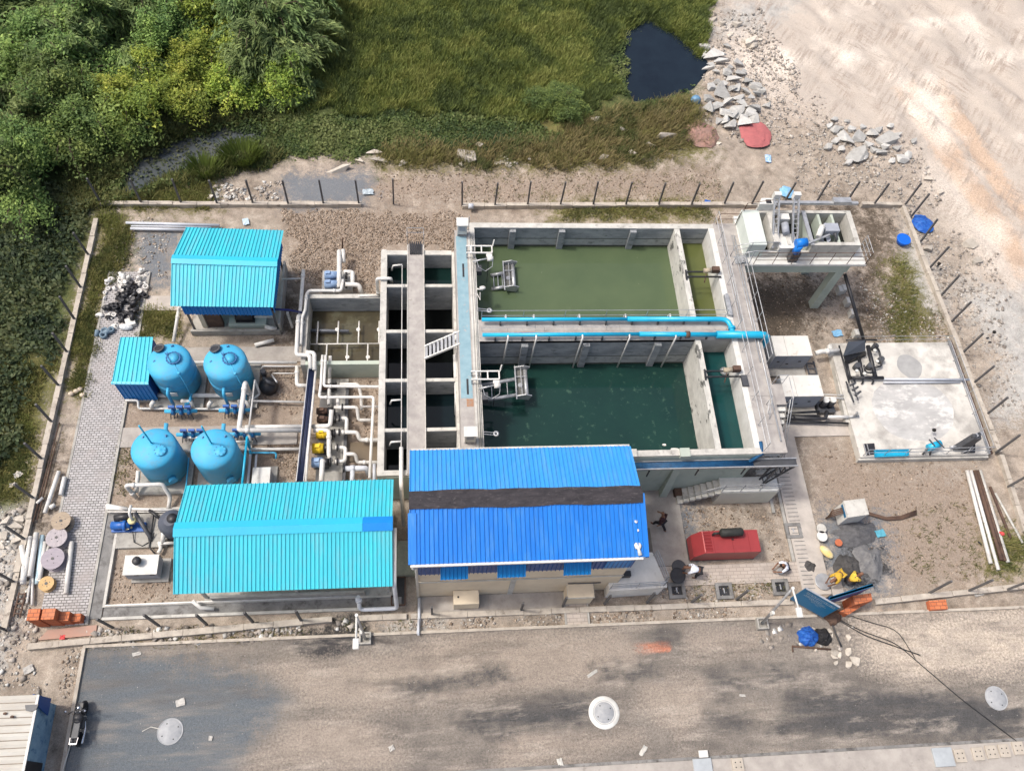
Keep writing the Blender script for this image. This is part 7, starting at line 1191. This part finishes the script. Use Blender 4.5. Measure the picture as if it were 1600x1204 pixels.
# ------------------------------------------------------------------ broken concrete, stones, litter
RP = []
for k in range(9):
    rr = random.Random(50 + k); bm = bmesh.new(); flat = k < 5
    for _ in range(11 if flat else 16):
        a = rr.random() * 6.283; e = rr.uniform(.65, 1.1); bm.verts.new((math.cos(a) * e, math.sin(a) * e * rr.uniform(.7, 1), rr.choice((-1, 1)) * (1 if flat else rr.uniform(.2, 1)) + rr.uniform(-.12, .12)))
    bmesh.ops.convex_hull(bm, input=bm.verts); loose = [v for v in bm.verts if not v.link_faces]; bmesh.ops.delete(bm, geom=loose, context='VERTS'); bmesh.ops.bevel(bm, geom=bm.edges[:], offset=.05, segments=1, affect='EDGES', clamp_overlap=True); me = bpy.data.meshes.new('stone'); bm.to_mesh(me); bm.free(); RP.append(me)
STONE_M = [STONE, STONEB]
for me in RP: me.materials.append(STONE)
RPB = []
for me in RP: m2 = me.copy(); m2.materials.clear(); m2.materials.append(STONEB); RPB.append(m2)
def rock(px, py, w_px, h_px, label, group, pale=False, name='broken_slab', tilt=.28, zadd=0., flat=True):
    p = at(px, py); s = .0375 * (1 if py > 400 else 1.12); me = (RPB if pale else RP)[random.randrange(5) if flat else random.randrange(5, 9)]; o = bpy.data.objects.new(name, me); COL.objects.link(o); hz = .10 if flat else max(.06, .22 * w_px * s)
    o.scale = (max(.08, w_px * s * .62), max(.08, h_px * s * .62 * 1.15), hz * (1.5 if w_px > 12 else 1)); gz_ = gh(p.x, p.y) if (p.y > 34.5 or p.x < -20 or p.x > 31.5) else 0; o.location = (p.x, p.y, gz_ + hz * .45 + zadd); o.rotation_euler = (random.uniform(-tilt, tilt), random.uniform(-tilt, tilt), random.uniform(-.5, .5)); tag(o, label, 'concrete chunk' if not pale else 'stone', group); ROOT[o.name] = p; return o
SC = .2326
for (x, y, w, h) in ((225, 305, 80, 45), (290, 365, 150, 110), (330, 410, 110, 60), (245, 455, 90, 40), (435, 430, 80, 60), (415, 540, 110, 50), (365, 500, 60, 60), (325, 640, 120, 160), (240, 675, 70, 60), (430, 590, 80, 70), (490, 620, 80, 50), (440, 660, 110, 50), (525, 665, 60, 50), (300, 725, 110, 70), (435, 750, 110, 130), (550, 720, 120, 90), (235, 750, 70, 90), (355, 770, 80, 60), (475, 840, 90, 110), (390, 850, 100, 70), (550, 800, 90, 80), (310, 825, 60, 60), (560, 580, 90, 60), (640, 700, 60, 50), (300, 560, 60, 50), (220, 350, 60, 40), (370, 300, 60, 40), (385, 460, 50, 40), (480, 480, 50, 40), (290, 490, 50, 40), (450, 500, 80, 60), (340, 580, 70, 60), (405, 600, 70, 60), (470, 700, 90, 60), (370, 700, 80, 70), (520, 760, 90, 80), (345, 820, 80, 60), (500, 560, 70, 50), (270, 430, 80, 50), (560, 640, 80, 60), (600, 610, 60, 50), (260, 600, 70, 60), (480, 800, 80, 60), (400, 780, 80, 70)):
    rock(1050 + x * SC, y * SC, w * SC, h * SC, 'grey broken concrete slab in the heap between the dark pond and the quarry', 'concrete slabs heaped by the pond', zadd=random.uniform(.02, .22), tilt=.4)
for (x, y, w, h) in ((530, 275, 110, 60), (600, 255, 40, 30), (555, 300, 70, 40), (280, 120, 60, 40), (445, 150, 80, 40), (500, 255, 60, 40), (345, 145, 60, 30), (400, 215, 50, 30)): rock(1050 + x * SC, y * SC, w * SC, h * SC, 'pale stone on the quarry bank above the concrete heap', 'pale stones on the quarry bank', True, 'pale_stone', flat=False)
for (x, y, w, h) in ((80, 930, 80, 150), (170, 930, 110, 100), (265, 910, 80, 80), (360, 950, 140, 90), (155, 1040, 150, 150), (465, 1075, 80, 70), (510, 1050, 50, 60), (320, 1040, 100, 50), (15, 810, 50, 40), (45, 870, 60, 40), (20, 880, 60, 60), (240, 980, 60, 60), (95, 820, 40, 30), (400, 1090, 50, 40), (120, 880, 60, 50), (210, 1060, 60, 50), (280, 1020, 60, 50), (350, 1000, 60, 40), (60, 1010, 50, 50), (110, 1100, 60, 40), (300, 890, 60, 50), (420, 920, 70, 50), (430, 1000, 60, 50), (200, 860, 50, 40), (20, 960, 60, 50), (-30, 1000, 60, 50), (-20, 850, 50, 40), (540, 960, 50, 40), (380, 870, 50, 40)):
    rock(1300 + x * SC, y * SC, w * SC, h * SC, 'rough grey boulder in the second heap beyond the inlet works', 'boulders beyond the inlet works', flat=(w > 75), zadd=.08)
for (x, y, w, h, l) in ((695, 685, 60, 50, 'pale block just outside the right fence by the blue tub'), (1000, 650, 110, 90, 'flat grey slab between the right fence and the dirt track'), (1045, 780, 80, 60, 'pale stone beside the dirt track above the chalk patch'), (785, 285, 60, 40, 'pale stone right of the fence corner'), (690, 185, 60, 40, 'white stone above the fence corner')):
    rock(1300 + x * .216, 240 + y * .216, w * .216, h * .216, l, None, True, 'pale_stone')
for (x, y, w, h) in ((970, 935, 70, 80), (970, 985, 60, 40), (1025, 960, 50, 60), (1130, 930, 70, 60), (1205, 1020, 80, 110), (1130, 1075, 60, 70), (985, 1060, 50, 40), (1130, 760, 40, 80), (920, 690, 50, 40), (785, 735, 45, 60), (760, 910, 25, 25), (580, 685, 25, 40), (730, 665, 20, 35)): rock(1170 + x * .1375, 890 + y * .1375, w * .1375, h * .1375, 'pale rubble stone scattered on the road verge near the blue bundle', 'pale stones on the verge', True, 'pale_stone', flat=False)
for (x, y, w, h) in ((425, 220, 100, 40), (450, 280, 120, 40), (1000, 260, 120, 80), (1075, 190, 50, 40), (200, 330, 130, 30), (1390, 270, 20, 30), (600, 300, 50, 40), (330, 270, 60, 30), (960, 310, 30, 30)): rock(480 + x * .25, 180 + y * .25, w * .25, h * .25, 'weathered stone on the bank between the fence and the marsh plants', 'stones on the marsh bank', True, 'pale_stone')
for k in range(26): rock(770 + random.gauss(0, 10) + 12, 253 + random.gauss(0, 4), random.uniform(3, 8), random.uniform(3, 6), 'small pale stone in the little pile on the bank behind the green basin', 'small stone pile behind the basin', True, 'pale_stone', flat=False)
for (x, y, w, h) in ((720, 760, 50, 50), (950, 965, 50, 30), (770, 995, 60, 40), (1155, 870, 120, 30), (1060, 915, 60, 30), (890, 820, 40, 30), (1490, 900, 30, 25)): rock(750 + x * .25, y * .25, w * .25, h * .25, 'pale stone lying in the dry grass below the pond', 'pale stones in the dry grass', True, 'pale_stone', flat=False)
for (x, y, w, h) in ((165, 700, 130, 70), (215, 615, 80, 60), (75, 630, 90, 60), (40, 800, 90, 80), (190, 830, 90, 100), (100, 1050, 60, 60), (30, 900, 70, 60), (60, 990, 60, 50), (150, 950, 50, 50), (190, 140, 70, 60), (140, 255, 60, 40)): rock(x * .1495, 720 + y * .1495, w * .1495, h * .1495, 'pale rubble chunk in the spoil outside the left fence', 'spoil chunks outside the left fence', True, 'pale_stone')
for k in range(34): rock(random.uniform(328, 385), random.uniform(283, 310), random.uniform(3, 7), random.uniform(3, 6), 'grey rubble lump beside the ash bed outside the fence', 'rubble lumps by the ash bed', k % 3 == 0, 'rubble_lump', flat=False)
# flat litter on the road, each its own crumpled sheet
PAPER = M('dusty_paper', (.50, .485, .45), (.36, .345, .32), 8, .8)
def scrap(px, py, w, h, label, mat=None, rz=None, group=None, name='scrap_sheet'):
    w *= .8; h *= .8
    p = at(px, py, .02); m = MB(); n = 4; V = []; F = []
    for i in range(n):
        for j in range(n): V.append((p.x + (i / (n - 1) - .5) * w * random.uniform(.85, 1.1), p.y + (j / (n - 1) - .5) * h * random.uniform(.85, 1.1), .03 + random.uniform(0, .06)))
    for i in range(n - 1):
        for j in range(n - 1): F.append((i * n + j, (i + 1) * n + j, (i + 1) * n + j + 1, i * n + j + 1))
    m.add(V, F); m.add([(a, b, c - .012) for a, b, c in V], [q[::-1] for q in F]); o = solo(m, name, mat or PAPER, label, 'litter', group, (p.x, p.y, 0)); o.rotation_euler = (0, 0, random.uniform(-.5, .5) if rz is None else rz); return o
scrap(282, 1097, .5, .4, 'white torn sheet above the grey manhole cover'); scrap(329, 1153, .22, .25, 'white crumpled scrap right of the grey manhole cover'); scrap(214, 1021, .45, .2, 'pale torn paper near the gravel corner'); scrap(925, 1052, .7, .18, 'long pale torn sack on the road above the white ringed manhole', CONL, .5); scrap(1005, 1172, .6, .25, 'pale folded scrap near the footpath edge', CONL, .9); scrap(1160, 1086, .35, .15, 'white scrap on the road left of the black cable'); scrap(45, 1045, .5, .4, 'white square of paper on the dirt above the tin hut'); scrap(98, 995, .3, .25, 'bright red rag beside the brick pier', HATR, 0, None, 'rag')
scrap(230, 317, .75, .3, 'torn white sheet hanging on the far left fence beam', PVC); scrap(204, 319, .5, .3, 'pale torn sheet on the fence beam corner', PVC); scrap(384, 347, .45, .6, 'pale blue plastic sheet behind the pump shed', M('pale_blue_sheet', (.5, .62, .7), (.4, .5, .58), 6, .5)); scrap(28, 742, .45, .35, 'pale paper in the marsh outside the left fence'); scrap(22, 757, .5, .2, 'white torn strip in the marsh outside the left fence'); scrap(1308, 521, .8, .55, 'light blue plastic sheet beside the long black pipe', M('sky_plastic', (.16, .38, .60), (.25, .45, .62), 6, .5)); scrap(1375, 833, .6, .5, 'turquoise dust patch of plastic beside the grit heap', M('teal_plastic', (.10, .36, .46), None, 6, .6)); scrap(1200, 248, .5, .8, 'small blue and white plastic scrap below the red panel', M('sky_plastic2', (.12, .34, .7), (.6, .65, .7), 9, .5)); scrap(1105, 315, .45, .3, 'small bright blue scrap on the fence beam', TARPB); scrap(575, 300, .8, .5, 'ball of black wire and pale plastic on the ash bed', M('pale_wire', (.55, .62, .66), (.2, .25, .28), 9, .5)); scrap(1530, 928, .7, .2, 'white torn strip on the verge near the brick pallet'); scrap(612, 1168, .3, .3, 'white crumpled scrap on the road below the tar spill'); scrap(875, 1190, .3, .4, 'pale pointed scrap near the footpath', CONL)
def tarp(px, py, r, h, mat, label, seed, name='tarpaulin', cat='tarpaulin', hb=.0):
    p = at(px, py); n, k = 22, 7; V = []; F = []; 
    for i in range(k + 1):
        f = i / k
        for j in range(n): a = 2 * math.pi * j / n; e = float(fbm(np.array([4 + 2.5 * math.cos(a) * f]), np.array([4 + 2.5 * math.sin(a) * f]), seed)[0]); V.append((p.x + r * f * (.7 + .6 * e) * math.cos(a), p.y + r * f * (.7 + .6 * e) * math.sin(a), .03 + hb + h * (1 - f) ** .6 * (.4 + 1.2 * e)))
    for i in range(k):
        for j in range(n): F.append((i * n + j, i * n + (j + 1) % n, (i + 1) * n + (j + 1) % n, (i + 1) * n + j)[::-1])
    m = MB(); m.add(V, F, False); return solo(m, name, mat, label, cat, None, (p.x, p.y, 0))
tarp(1442, 350, .72, .22, TARPB, 'crumpled blue tarpaulin against the quarry side fence', 71); tarp(1261, 993, .5, .55, TARPB, 'bright blue bundle on the dark verge below the sign', 73, 'blue_bundle', 'bundle'); tarp(1285, 995, .42, .5, M('black_bag', (.03, .03, .033), (.015, .015, .016), 8, .6, bump=.7), 'black bag beside the blue bundle', 75, 'black_bag', 'bag'); tarp(1182, 211, 1.15, .18, M('faded_red_tarp', (.42, .13, .13), (.34, .11, .11), 3, .8), 'faded red sheet at the foot of the concrete heap', 77); tarp(1093, 209, 1.3, .4, M('brown_tarp', (.36, .21, .17), (.26, .17, .14), 3, .85, bump=.5), 'crumpled brown sheet in the grass below the pond', 79); tarp(1215 + 15, 300 - 0, .5, .15, M('sky_plastic', (.16, .38, .60)), 'knot of pale blue plastic behind the inlet works', 81)
p = at(1087, 157, .3); m = MB().ball((p.x, p.y, .3), .36, .36, .36, 14, 9); solo(m, 'blue_barrel', M('pale_blue_barrel', (.14, .28, .42), (.10, .2, .32), 3, .4), 'round blue grey drum between the pond and the concrete heap', 'drum', None, (p.x, p.y, 0))
m = MB(); m.tube(L3((1238, 1009, .05), (1298, 1014, .05)), .05, 6); m.tube(L3((1238, 1009, .05), (1239, 1018, .05)), .04, 6); solo(m, 'iron_rod', RUST, 'dark iron rod on the verge below the blue bundle', 'rod')
# black cables lying from the sign across the road
for k, (pts, r, lab) in enumerate(((((1302, 962), (1345, 985), (1400, 1004), (1430, 1030), (1500, 1090), (1600, 1166)), .022, 'black cable lying across the road from the blue sign to the far corner'), (((1320, 958), (1360, 972), (1402, 983), (1430, 1028)), .02, 'black cable looping over the sandy verge beside the first cable'), (((1300, 962), (1350, 992), (1438, 1023)), .025, 'dark hose on the road below the two black cables'), (((1298, 968), (1306, 990), (1315, 1010)), .05, 'short dark hose running down the verge from the sign'))): m = MB(); m.tube(L3(*[(a, b, .05) for a, b in pts]), r, 6, .5); solo(m, 'black_cable', BLK, lab, 'cable')
tarp(1300, 962, .45, .35, RUST, 'tangle of dark cable ends at the foot of the blue sign', 83, 'cable_tangle', 'cable tangle')
m = MB(); m.tube(L3((222, 1142, .03), (236, 1135, .03), (250, 1138, .03)), .02, 5); solo(m, 'string', CONL, 'pale string left of the grey manhole cover', 'string')
# footpath slabs in the lower right corner
SLB = M('cover_slab', (.46, .41, .345), (.38, .34, .285), 2, .9, bump=.2)
def cover(px, py, w, h, label, mat, holes, rz=.03):
    p = at(px, py, .15); t = thing('cover_slab', label, 'cover slab', (p.x, p.y, 0), 'slabs along the footpath'); MB().cbox(p.x - w / 2, p.x + w / 2, p.y - h / 2, p.y + h / 2, .112, .20, .015).build('slab', mat, t)
    if holes:
        for sx in (-.22, .22):
            for sy in (-.18, .18): MB().cyl((p.x + sx * w, p.y + sy * h, .195), .03, .012, 8).build('hole', BLK, t)
for px, py, lab in ((1153, 1194, 'pierced cover slab right of the first grey plate'), (1500, 1180, 'pierced cover slab right of the second grey plate'), (1528, 1177, 'second pierced cover slab counted from the second grey plate'), (1549, 1174, 'third pierced cover slab counted from the second grey plate'), (1569, 1172, 'fourth pierced cover slab counted from the second grey plate'), (1591, 1168, 'pierced cover slab at the right photo edge')): cover(px, py, .52, .56, lab, SLB, True)
GPL = M('grey_plate', (.40, .43, .445), (.33, .355, .37), 2, .6); cover(1098, 1196, .85, .62, 'large blue grey plate lying on the footpath near the pale carton', GPL, False); cover(1474, 1182, .95, .80, 'large blue grey plate beside the row of pierced slabs', GPL, False); cover(1099, 1177, .42, .3, 'small pale plate touching the blue grey plate', WHITE, False)

# ------------------------------------------------------------------ fine rubble (uncountable)
def grit(name, polys, counts, s0, s1, cols, seed, jag=.8):
    pts = np.concatenate([sample(p, n, jag=jag) for p, n in zip(polys, counts)]); N = len(pts); sz = s0 * (s1 / s0) ** (RNG.random(N) ** 2.2); z = gheight(pts); base = np.array([(-1, -1, -1), (1, -1, -1), (1, 1, -1), (-1, 1, -1), (-1, -1, 1), (1, -1, 1), (1, 1, 1), (-1, 1, 1)], float)
    B = base[None] * (1 + RNG.normal(0, .28, (N, 8, 3))) * np.array([1, .8, .55]) * sz[:, None, None] * .5; a = RNG.random(N) * 6.283; ca, sa = np.cos(a)[:, None], np.sin(a)[:, None]; X = B[:, :, 0] * ca - B[:, :, 1] * sa; Y = B[:, :, 0] * sa + B[:, :, 1] * ca; tl = RNG.normal(0, .35, (N, 1)); Z = B[:, :, 2] + X * tl
    V = np.stack([X + pts[:, 0:1], Y + pts[:, 1:2], Z + z[:, None] + sz[:, None] * .18], -1); F = np.array([(3, 2, 1, 0), (4, 5, 6, 7), (0, 1, 5, 4), (1, 2, 6, 5), (2, 3, 7, 6), (3, 0, 4, 7)]); FF = (F[None] + 8 * np.arange(N)[:, None, None]).reshape(-1, 4)
    o = sheet_np(name, V.reshape(-1, 3), FF, GRASSM); c = np.array(cols); C = c[RNG.integers(0, len(c), N)] * (.7 + .6 * RNG.random((N, 1))); C = np.repeat(np.concatenate([C, np.ones((N, 1))], 1), 8, 0).astype(np.float32); at_ = o.data.color_attributes.new('leaf', 'FLOAT_COLOR', 'POINT'); at_.data.foreach_set('color', C.ravel()); return tag(o, kind='stuff')
GR = [(.48, .435, .385), (.42, .375, .33), (.56, .52, .465), (.33, .29, .25)]; BR = [(.40, .31, .235), (.32, .245, .18), (.50, .40, .31), (.22, .165, .12)]
grit('quarry_rubble', [[(1115, 20), (1180, 10), (1260, 120), (1230, 220), (1170, 230), (1100, 190), (1095, 90)], [(1270, 170), (1440, 230), (1480, 330), (1380, 300), (1240, 300)], [(1180, 40), (1560, 480), (1500, 520), (1420, 340), (1150, 200)], [(1400, 320), (1560, 400), (1600, 640), (1540, 640), (1440, 400)]], [2200, 1500, 1200, 800], .04, .2, GR, 1)
grit('spoil_rubble', [[(-60, 790), (50, 790), (35, 900), (70, 1080), (-80, 1090)], [(330, 285), (430, 280), (440, 318), (330, 322)], [(130, 985), (600, 965), (600, 992), (140, 1008)], [(1180, 965), (1340, 965), (1340, 1030), (1200, 1020)]], [1000, 300, 450, 260], .05, .26, GR + [(.75, .74, .70)], 2)
grit('soil_clods', [[(440, 325), (725, 330), (725, 390), (600, 392), (585, 462), (470, 440)], [(590, 265), (1120, 262), (1130, 318), (590, 318)], [(375, 575), (470, 575), (470, 650), (380, 640)], [(395, 680), (470, 680), (465, 750), (440, 745)], [(1270, 700), (1520, 735), (1590, 900), (1400, 920), (1290, 800)], [(1170, 435), (1400, 345), (1430, 470), (1190, 550)], [(170, 880), (270, 875), (280, 935), (165, 945)], [(200, 690), (250, 760), (180, 770)], [(1060, 780), (1230, 790), (1230, 880), (1180, 870), (1180, 830), (1070, 825)], [(545, 590), (595, 590), (595, 700), (548, 690)]], [9000, 2200, 800, 800, 1200, 1100, 350, 200, 500, 400], .03, .10, BR, 3)
grit('yard_chips', [[(160, 340), (270, 345), (260, 440), (230, 420), (165, 425)], [(1340, 440), (1480, 500), (1500, 535), (1370, 530)], [(640, 985), (1180, 965), (1190, 950), (640, 965)], [(1020, 905), (1240, 900), (1240, 940), (1020, 940)], [(100, 1020), (132, 1012), (118, 1090), (95, 1090)]], [600, 900, 900, 600, 160], .03, .13, GR + BR + [(.7, .68, .62)], 4)
# ------------------------------------------------------------------ shrubs and trees beyond the fence
BARK = M('bark', (.10, .075, .05), (.06, .045, .03), 8, .9)
def shrub_mesh(kind, seed):
    r = np.random.default_rng(seed); Q = []; C = []; tw = MB()
    if kind == 'feather':      # arching thorn bush: long drooping fronds
        nb, hh, rr = 130, 3.6, 3.1; pal = np.array([(.125, .19, .07), (.185, .27, .095), (.26, .35, .125)])
    elif kind == 'creeper':    # mounded bush smothered in bright creeper
        nb, hh, rr = 118, 3.1, 2.5; pal = np.array([(.14, .22, .045), (.26, .36, .06), (.42, .48, .09)])
    else:                      # deep green thicket
        nb, hh, rr = 125, 3.3, 2.7; pal = np.array([(.10, .175, .055), (.17, .27, .075), (.27, .38, .10)])
    lobes = [(r.normal(0, rr * .5, 2), .35 + .5 * r.random(), .45 + .75 * r.random()) for _ in range(8)]
    for i in range(nb):
        lo, lr, lh = lobes[i % 8]; a = r.random() * 6.283; e = r.random() ** .6; R = rr * (.35 + .65 * e) * lr
        tip = np.array([lo[0] + math.cos(a) * R, lo[1] + math.sin(a) * R, hh * lh * (1.05 - .75 * e ** 1.5)]); mid = np.array([lo[0] * .8 + math.cos(a) * R * .45, lo[1] * .8 + math.sin(a) * R * .45, hh * lh * (1.05 + .1 * r.random())]); st = np.array([lo[0] * .2, lo[1] * .2, .1])
        nl = 230 if kind != 'feather' else 190; t = .3 + .7 * r.random(nl); t = t[:, None]
        c = (1 - t) ** 2 * st + 2 * t * (1 - t) * mid + t * t * tip
        d = 2 * (1 - t) * (mid - st) + 2 * t * (tip - mid); d /= np.linalg.norm(d, axis=1)[:, None]
        sp = .24 if kind == 'creeper' else (.17 if kind == 'feather' else .26)
        c = c + r.normal(0, sp, (nl, 3)) * np.array([1, 1, .7]); s = (.035 + .075 * r.random((nl, 1)) ** 1.6) * (1.25 if kind == 'creeper' else 1.1)
        nrm = r.normal(0, .55, (nl, 3)) + np.array([0, 0, 1.]); nrm /= np.linalg.norm(nrm, axis=1)[:, None]
        if kind == 'feather': u = d + r.normal(0, .35, (nl, 3)); ln = 2.6
        else: u = r.normal(0, 1, (nl, 3)); ln = 1.15
        u = u - nrm * (u * nrm).sum(1)[:, None]; u /= np.linalg.norm(u, axis=1)[:, None]; v = np.cross(nrm, u)
        Q.append(np.stack([c - u * s * ln, c - v * s * .55, c + u * s * ln, c + v * s * .55], 1))
        f = np.clip(.45 + r.normal(0, .3) + r.normal(0, .16, nl), 0, .999) * 2; k = f.astype(int); fr = (f - k)[:, None]; C.append((pal[k] * (1 - fr) + pal[np.minimum(k + 1, 2)] * fr) * (.75 + .5 * r.random((nl, 1))))
        if i % 3 == 0: tw.tube([st, (st + mid) / 2 + np.array([0, 0, .1]), mid * .55 + tip * .45, tip], [.07, .05, .03, .012], 5)
    return np.concatenate(Q), np.concatenate(C), tw
PROTO = {}
def shrub(kind, seed, loc, sc, rz, label):
    key = (kind, seed)
    if key not in PROTO:
        Q, C, tw = shrub_mesh(kind, seed); nm = {'feather': 'thorn_bush', 'creeper': 'creeper_bush', 'thick': 'thicket_bush'}[kind]
        t = thing(nm, label, 'bush', (0, 0, 0), 'bushes in the thicket'); cr = quads_obj('crown', Q, C, LEAF); cr.parent = t; tw.build('trunk', BARK, t); PROTO[key] = t
        t.location = loc; t.scale = (sc,) * 3; t.rotation_euler = (0, 0, rz); return t
    return dup(PROTO[key], loc, rz, label, 'bushes in the thicket', sc)
# (photo x, y of the foot, kind, seed, size, label)
SHR = [(60, 285, 'thick', 1, 1.0, 'rounded bright green bush at the near edge of the thicket above the marsh'),
 (-40, 300, 'thick', 2, 1.1, 'dark green bush cut by the left photo edge beside the marsh'),
 (150, 245, 'thick', 2, .95, 'mid green leafy bush between the marsh and the creek'),
 (200, 215, 'creeper', 3, .85, 'yellow green creeper bush leaning over the head of the creek'),
 (250, 195, 'creeper', 4, .95, 'bright lime creeper bush on the creek bank'),
 (300, 165, 'creeper', 3, .9, 'lime creeper mound above the widest part of the creek'),
 (400, 175, 'creeper', 4, .85, 'small yellow green creeper bush at the right end of the thicket'),
 (445, 165, 'feather', 5, .75, 'olive feathery bush where the thicket meets the meadow'),
 (350, 130, 'creeper', 4, 1.1, 'tall yellow creeper mound in the middle right of the thicket'),
 (110, 190, 'thick', 1, 1.1, 'fresh green bush with a domed top in the left thicket'),
 (20, 220, 'feather', 6, 1.0, 'blue green feathery bush at the left photo edge'),
 (190, 140, 'feather', 5, 1.1, 'large feathery thorn bush at the centre of the thicket'),
 (80, 130, 'thick', 2, 1.15, 'big bright green bush with vines in the upper left thicket'),
 (270, 105, 'thick', 1, .95, 'narrow vine covered bush standing up among thorn bushes'),
 (440, 100, 'feather', 6, 1.05, 'feathery bush spreading over the meadow edge'),
 (390, 60, 'feather', 5, 1.1, 'grey green thorn bush behind the yellow creeper mound'),
 (310, 40, 'feather', 6, 1.15, 'sparse thorn bush near the top edge of the thicket'),
 (130, 70, 'feather', 6, 1.2, 'wide dull green thorn bush behind the bright bush'),
 (10, 90, 'feather', 5, 1.2, 'dull feathery bush in the top left corner'),
 (220, 20, 'feather', 5, 1.2, 'olive thorn bush at the top photo edge'),
 (90, -10, 'feather', 6, 1.25, 'hazy green thorn bush farthest in the top left'),
 (460, 20, 'feather', 5, .9, 'low thorn bush at the back edge of the meadow'),
 (-60, 20, 'feather', 6, 1.2, 'hazy bush beyond the left photo edge'), (370, -30, 'feather', 6, 1.2, 'hazy thorn bush farthest behind the creeper mounds'),
 (-70, 150, 'thick', 2, 1.2, 'dark bush beyond the left photo edge')]
for i, (px, py, k, sd, sc, lab) in enumerate(SHR):
    p = at(px, py - (34 if py > 120 and px > 120 else 12)); p.z = gh(p.x, p.y) - .1
    shrub(k, sd, p, sc * random.uniform(.92, 1.08), random.random() * 6.28, lab)
p = at(872, 165); p.z = gh(p.x, p.y); Q, C, tw = shrub_mesh('thick', 12)
t = thing('meadow_bush', 'low feathery green bush alone in the meadow near the pond', 'bush', p); cr = quads_obj('crown', Q * np.array([.62, .62, .4]), C * .8, LEAF); cr.parent = t; tw.build('trunk', BARK, t, off=(0, 0, 0)).scale = (.5, .5, .4)
p = at(378, 248); Q, C, tw = shrub_mesh('feather', 13)
for i, (px, py, n, lab) in enumerate([(378, 246, 700, 'tall tuft of bright green reeds at the creek edge'), (320, 268, 300, 'small dull green reed tuft left of the tall reeds')]):
    p = at(px, py); a = RNG.random(n) * 6.283; rr_ = RNG.random(n) ** .5 * (.9 if i == 0 else .6); b = np.stack([p.x + np.cos(a) * rr_, p.y + np.sin(a) * rr_ * .7, np.full(n, gh(p.x, p.y) - .1)], -1)
    tp = b + np.stack([np.cos(a) * .55 + RNG.normal(0, .15, n), np.sin(a) * .55, .7 + .5 * RNG.random(n)], -1); u = np.stack([-np.sin(a), np.cos(a), 0 * a], -1) * .03
    Q = np.stack([b - u, b + u, tp + u * .4, tp - u * .4], 1); C = np.array([(.11, .15, .03)]) * (.6 + .8 * RNG.random((n, 1))); o = quads_obj('reed_tuft', Q - np.array(p), C, GRASSM); o.location = p; tag(o, lab, 'reeds')

# ------------------------------------------------------------------ sky and sun
w = bpy.data.worlds.new('World'); S.world = w; w.use_nodes = True; nt = w.node_tree; sk = nt.nodes.new('ShaderNodeTexSky'); sk.sky_type = 'NISHITA'; sk.sun_disc = False
SUN_EL = 60; SUN_AZ = math.atan2(-.99, .13)       # compass-like angle of the sun seen from above: west, a little north
sd = Vector((-.50, .065, math.tan(R_(SUN_EL)) * .504)).normalized()
sk.sun_elevation = R_(SUN_EL); sk.sun_rotation = math.atan2(sd.x, sd.y); sk.air_density = 1.0; sk.dust_density = 6; sk.ozone_density = .6
nt.links.new(sk.outputs[0], nt.nodes['Background'].inputs[0]); nt.nodes['Background'].inputs[1].default_value = .15
la = bpy.data.lights.new('sun', 'SUN'); la.energy = 2.0; la.angle = R_(6); la.color = (1, .965, .915); lo = bpy.data.objects.new('sun', la); COL.objects.link(lo); lo.rotation_euler = sd.to_track_quat('Z', 'Y').to_euler()
cam = bpy.data.cameras.new('camera'); co = bpy.data.objects.new('camera', cam); COL.objects.link(co); S.camera = co
cam.sensor_fit = 'HORIZONTAL'; cam.sensor_width = 36; cam.lens = 36 * FPX / 1600; cam.clip_end = 3000; cam.clip_start = .5
mw = Matrix.Identity(4)
for i in range(3): mw[i][0] = RM[0][i]; mw[i][1] = -RM[1][i]; mw[i][2] = -RM[2][i]
mw[2][3] = HC; co.matrix_world = mw
S.view_settings.view_transform = 'Standard'; S.view_settings.look = 'None'; S.view_settings.exposure = .33; S.view_settings.gamma = 1
S.cycles.max_bounces = 6; S.cycles.diffuse_bounces = 3; S.cycles.glossy_bounces = 3
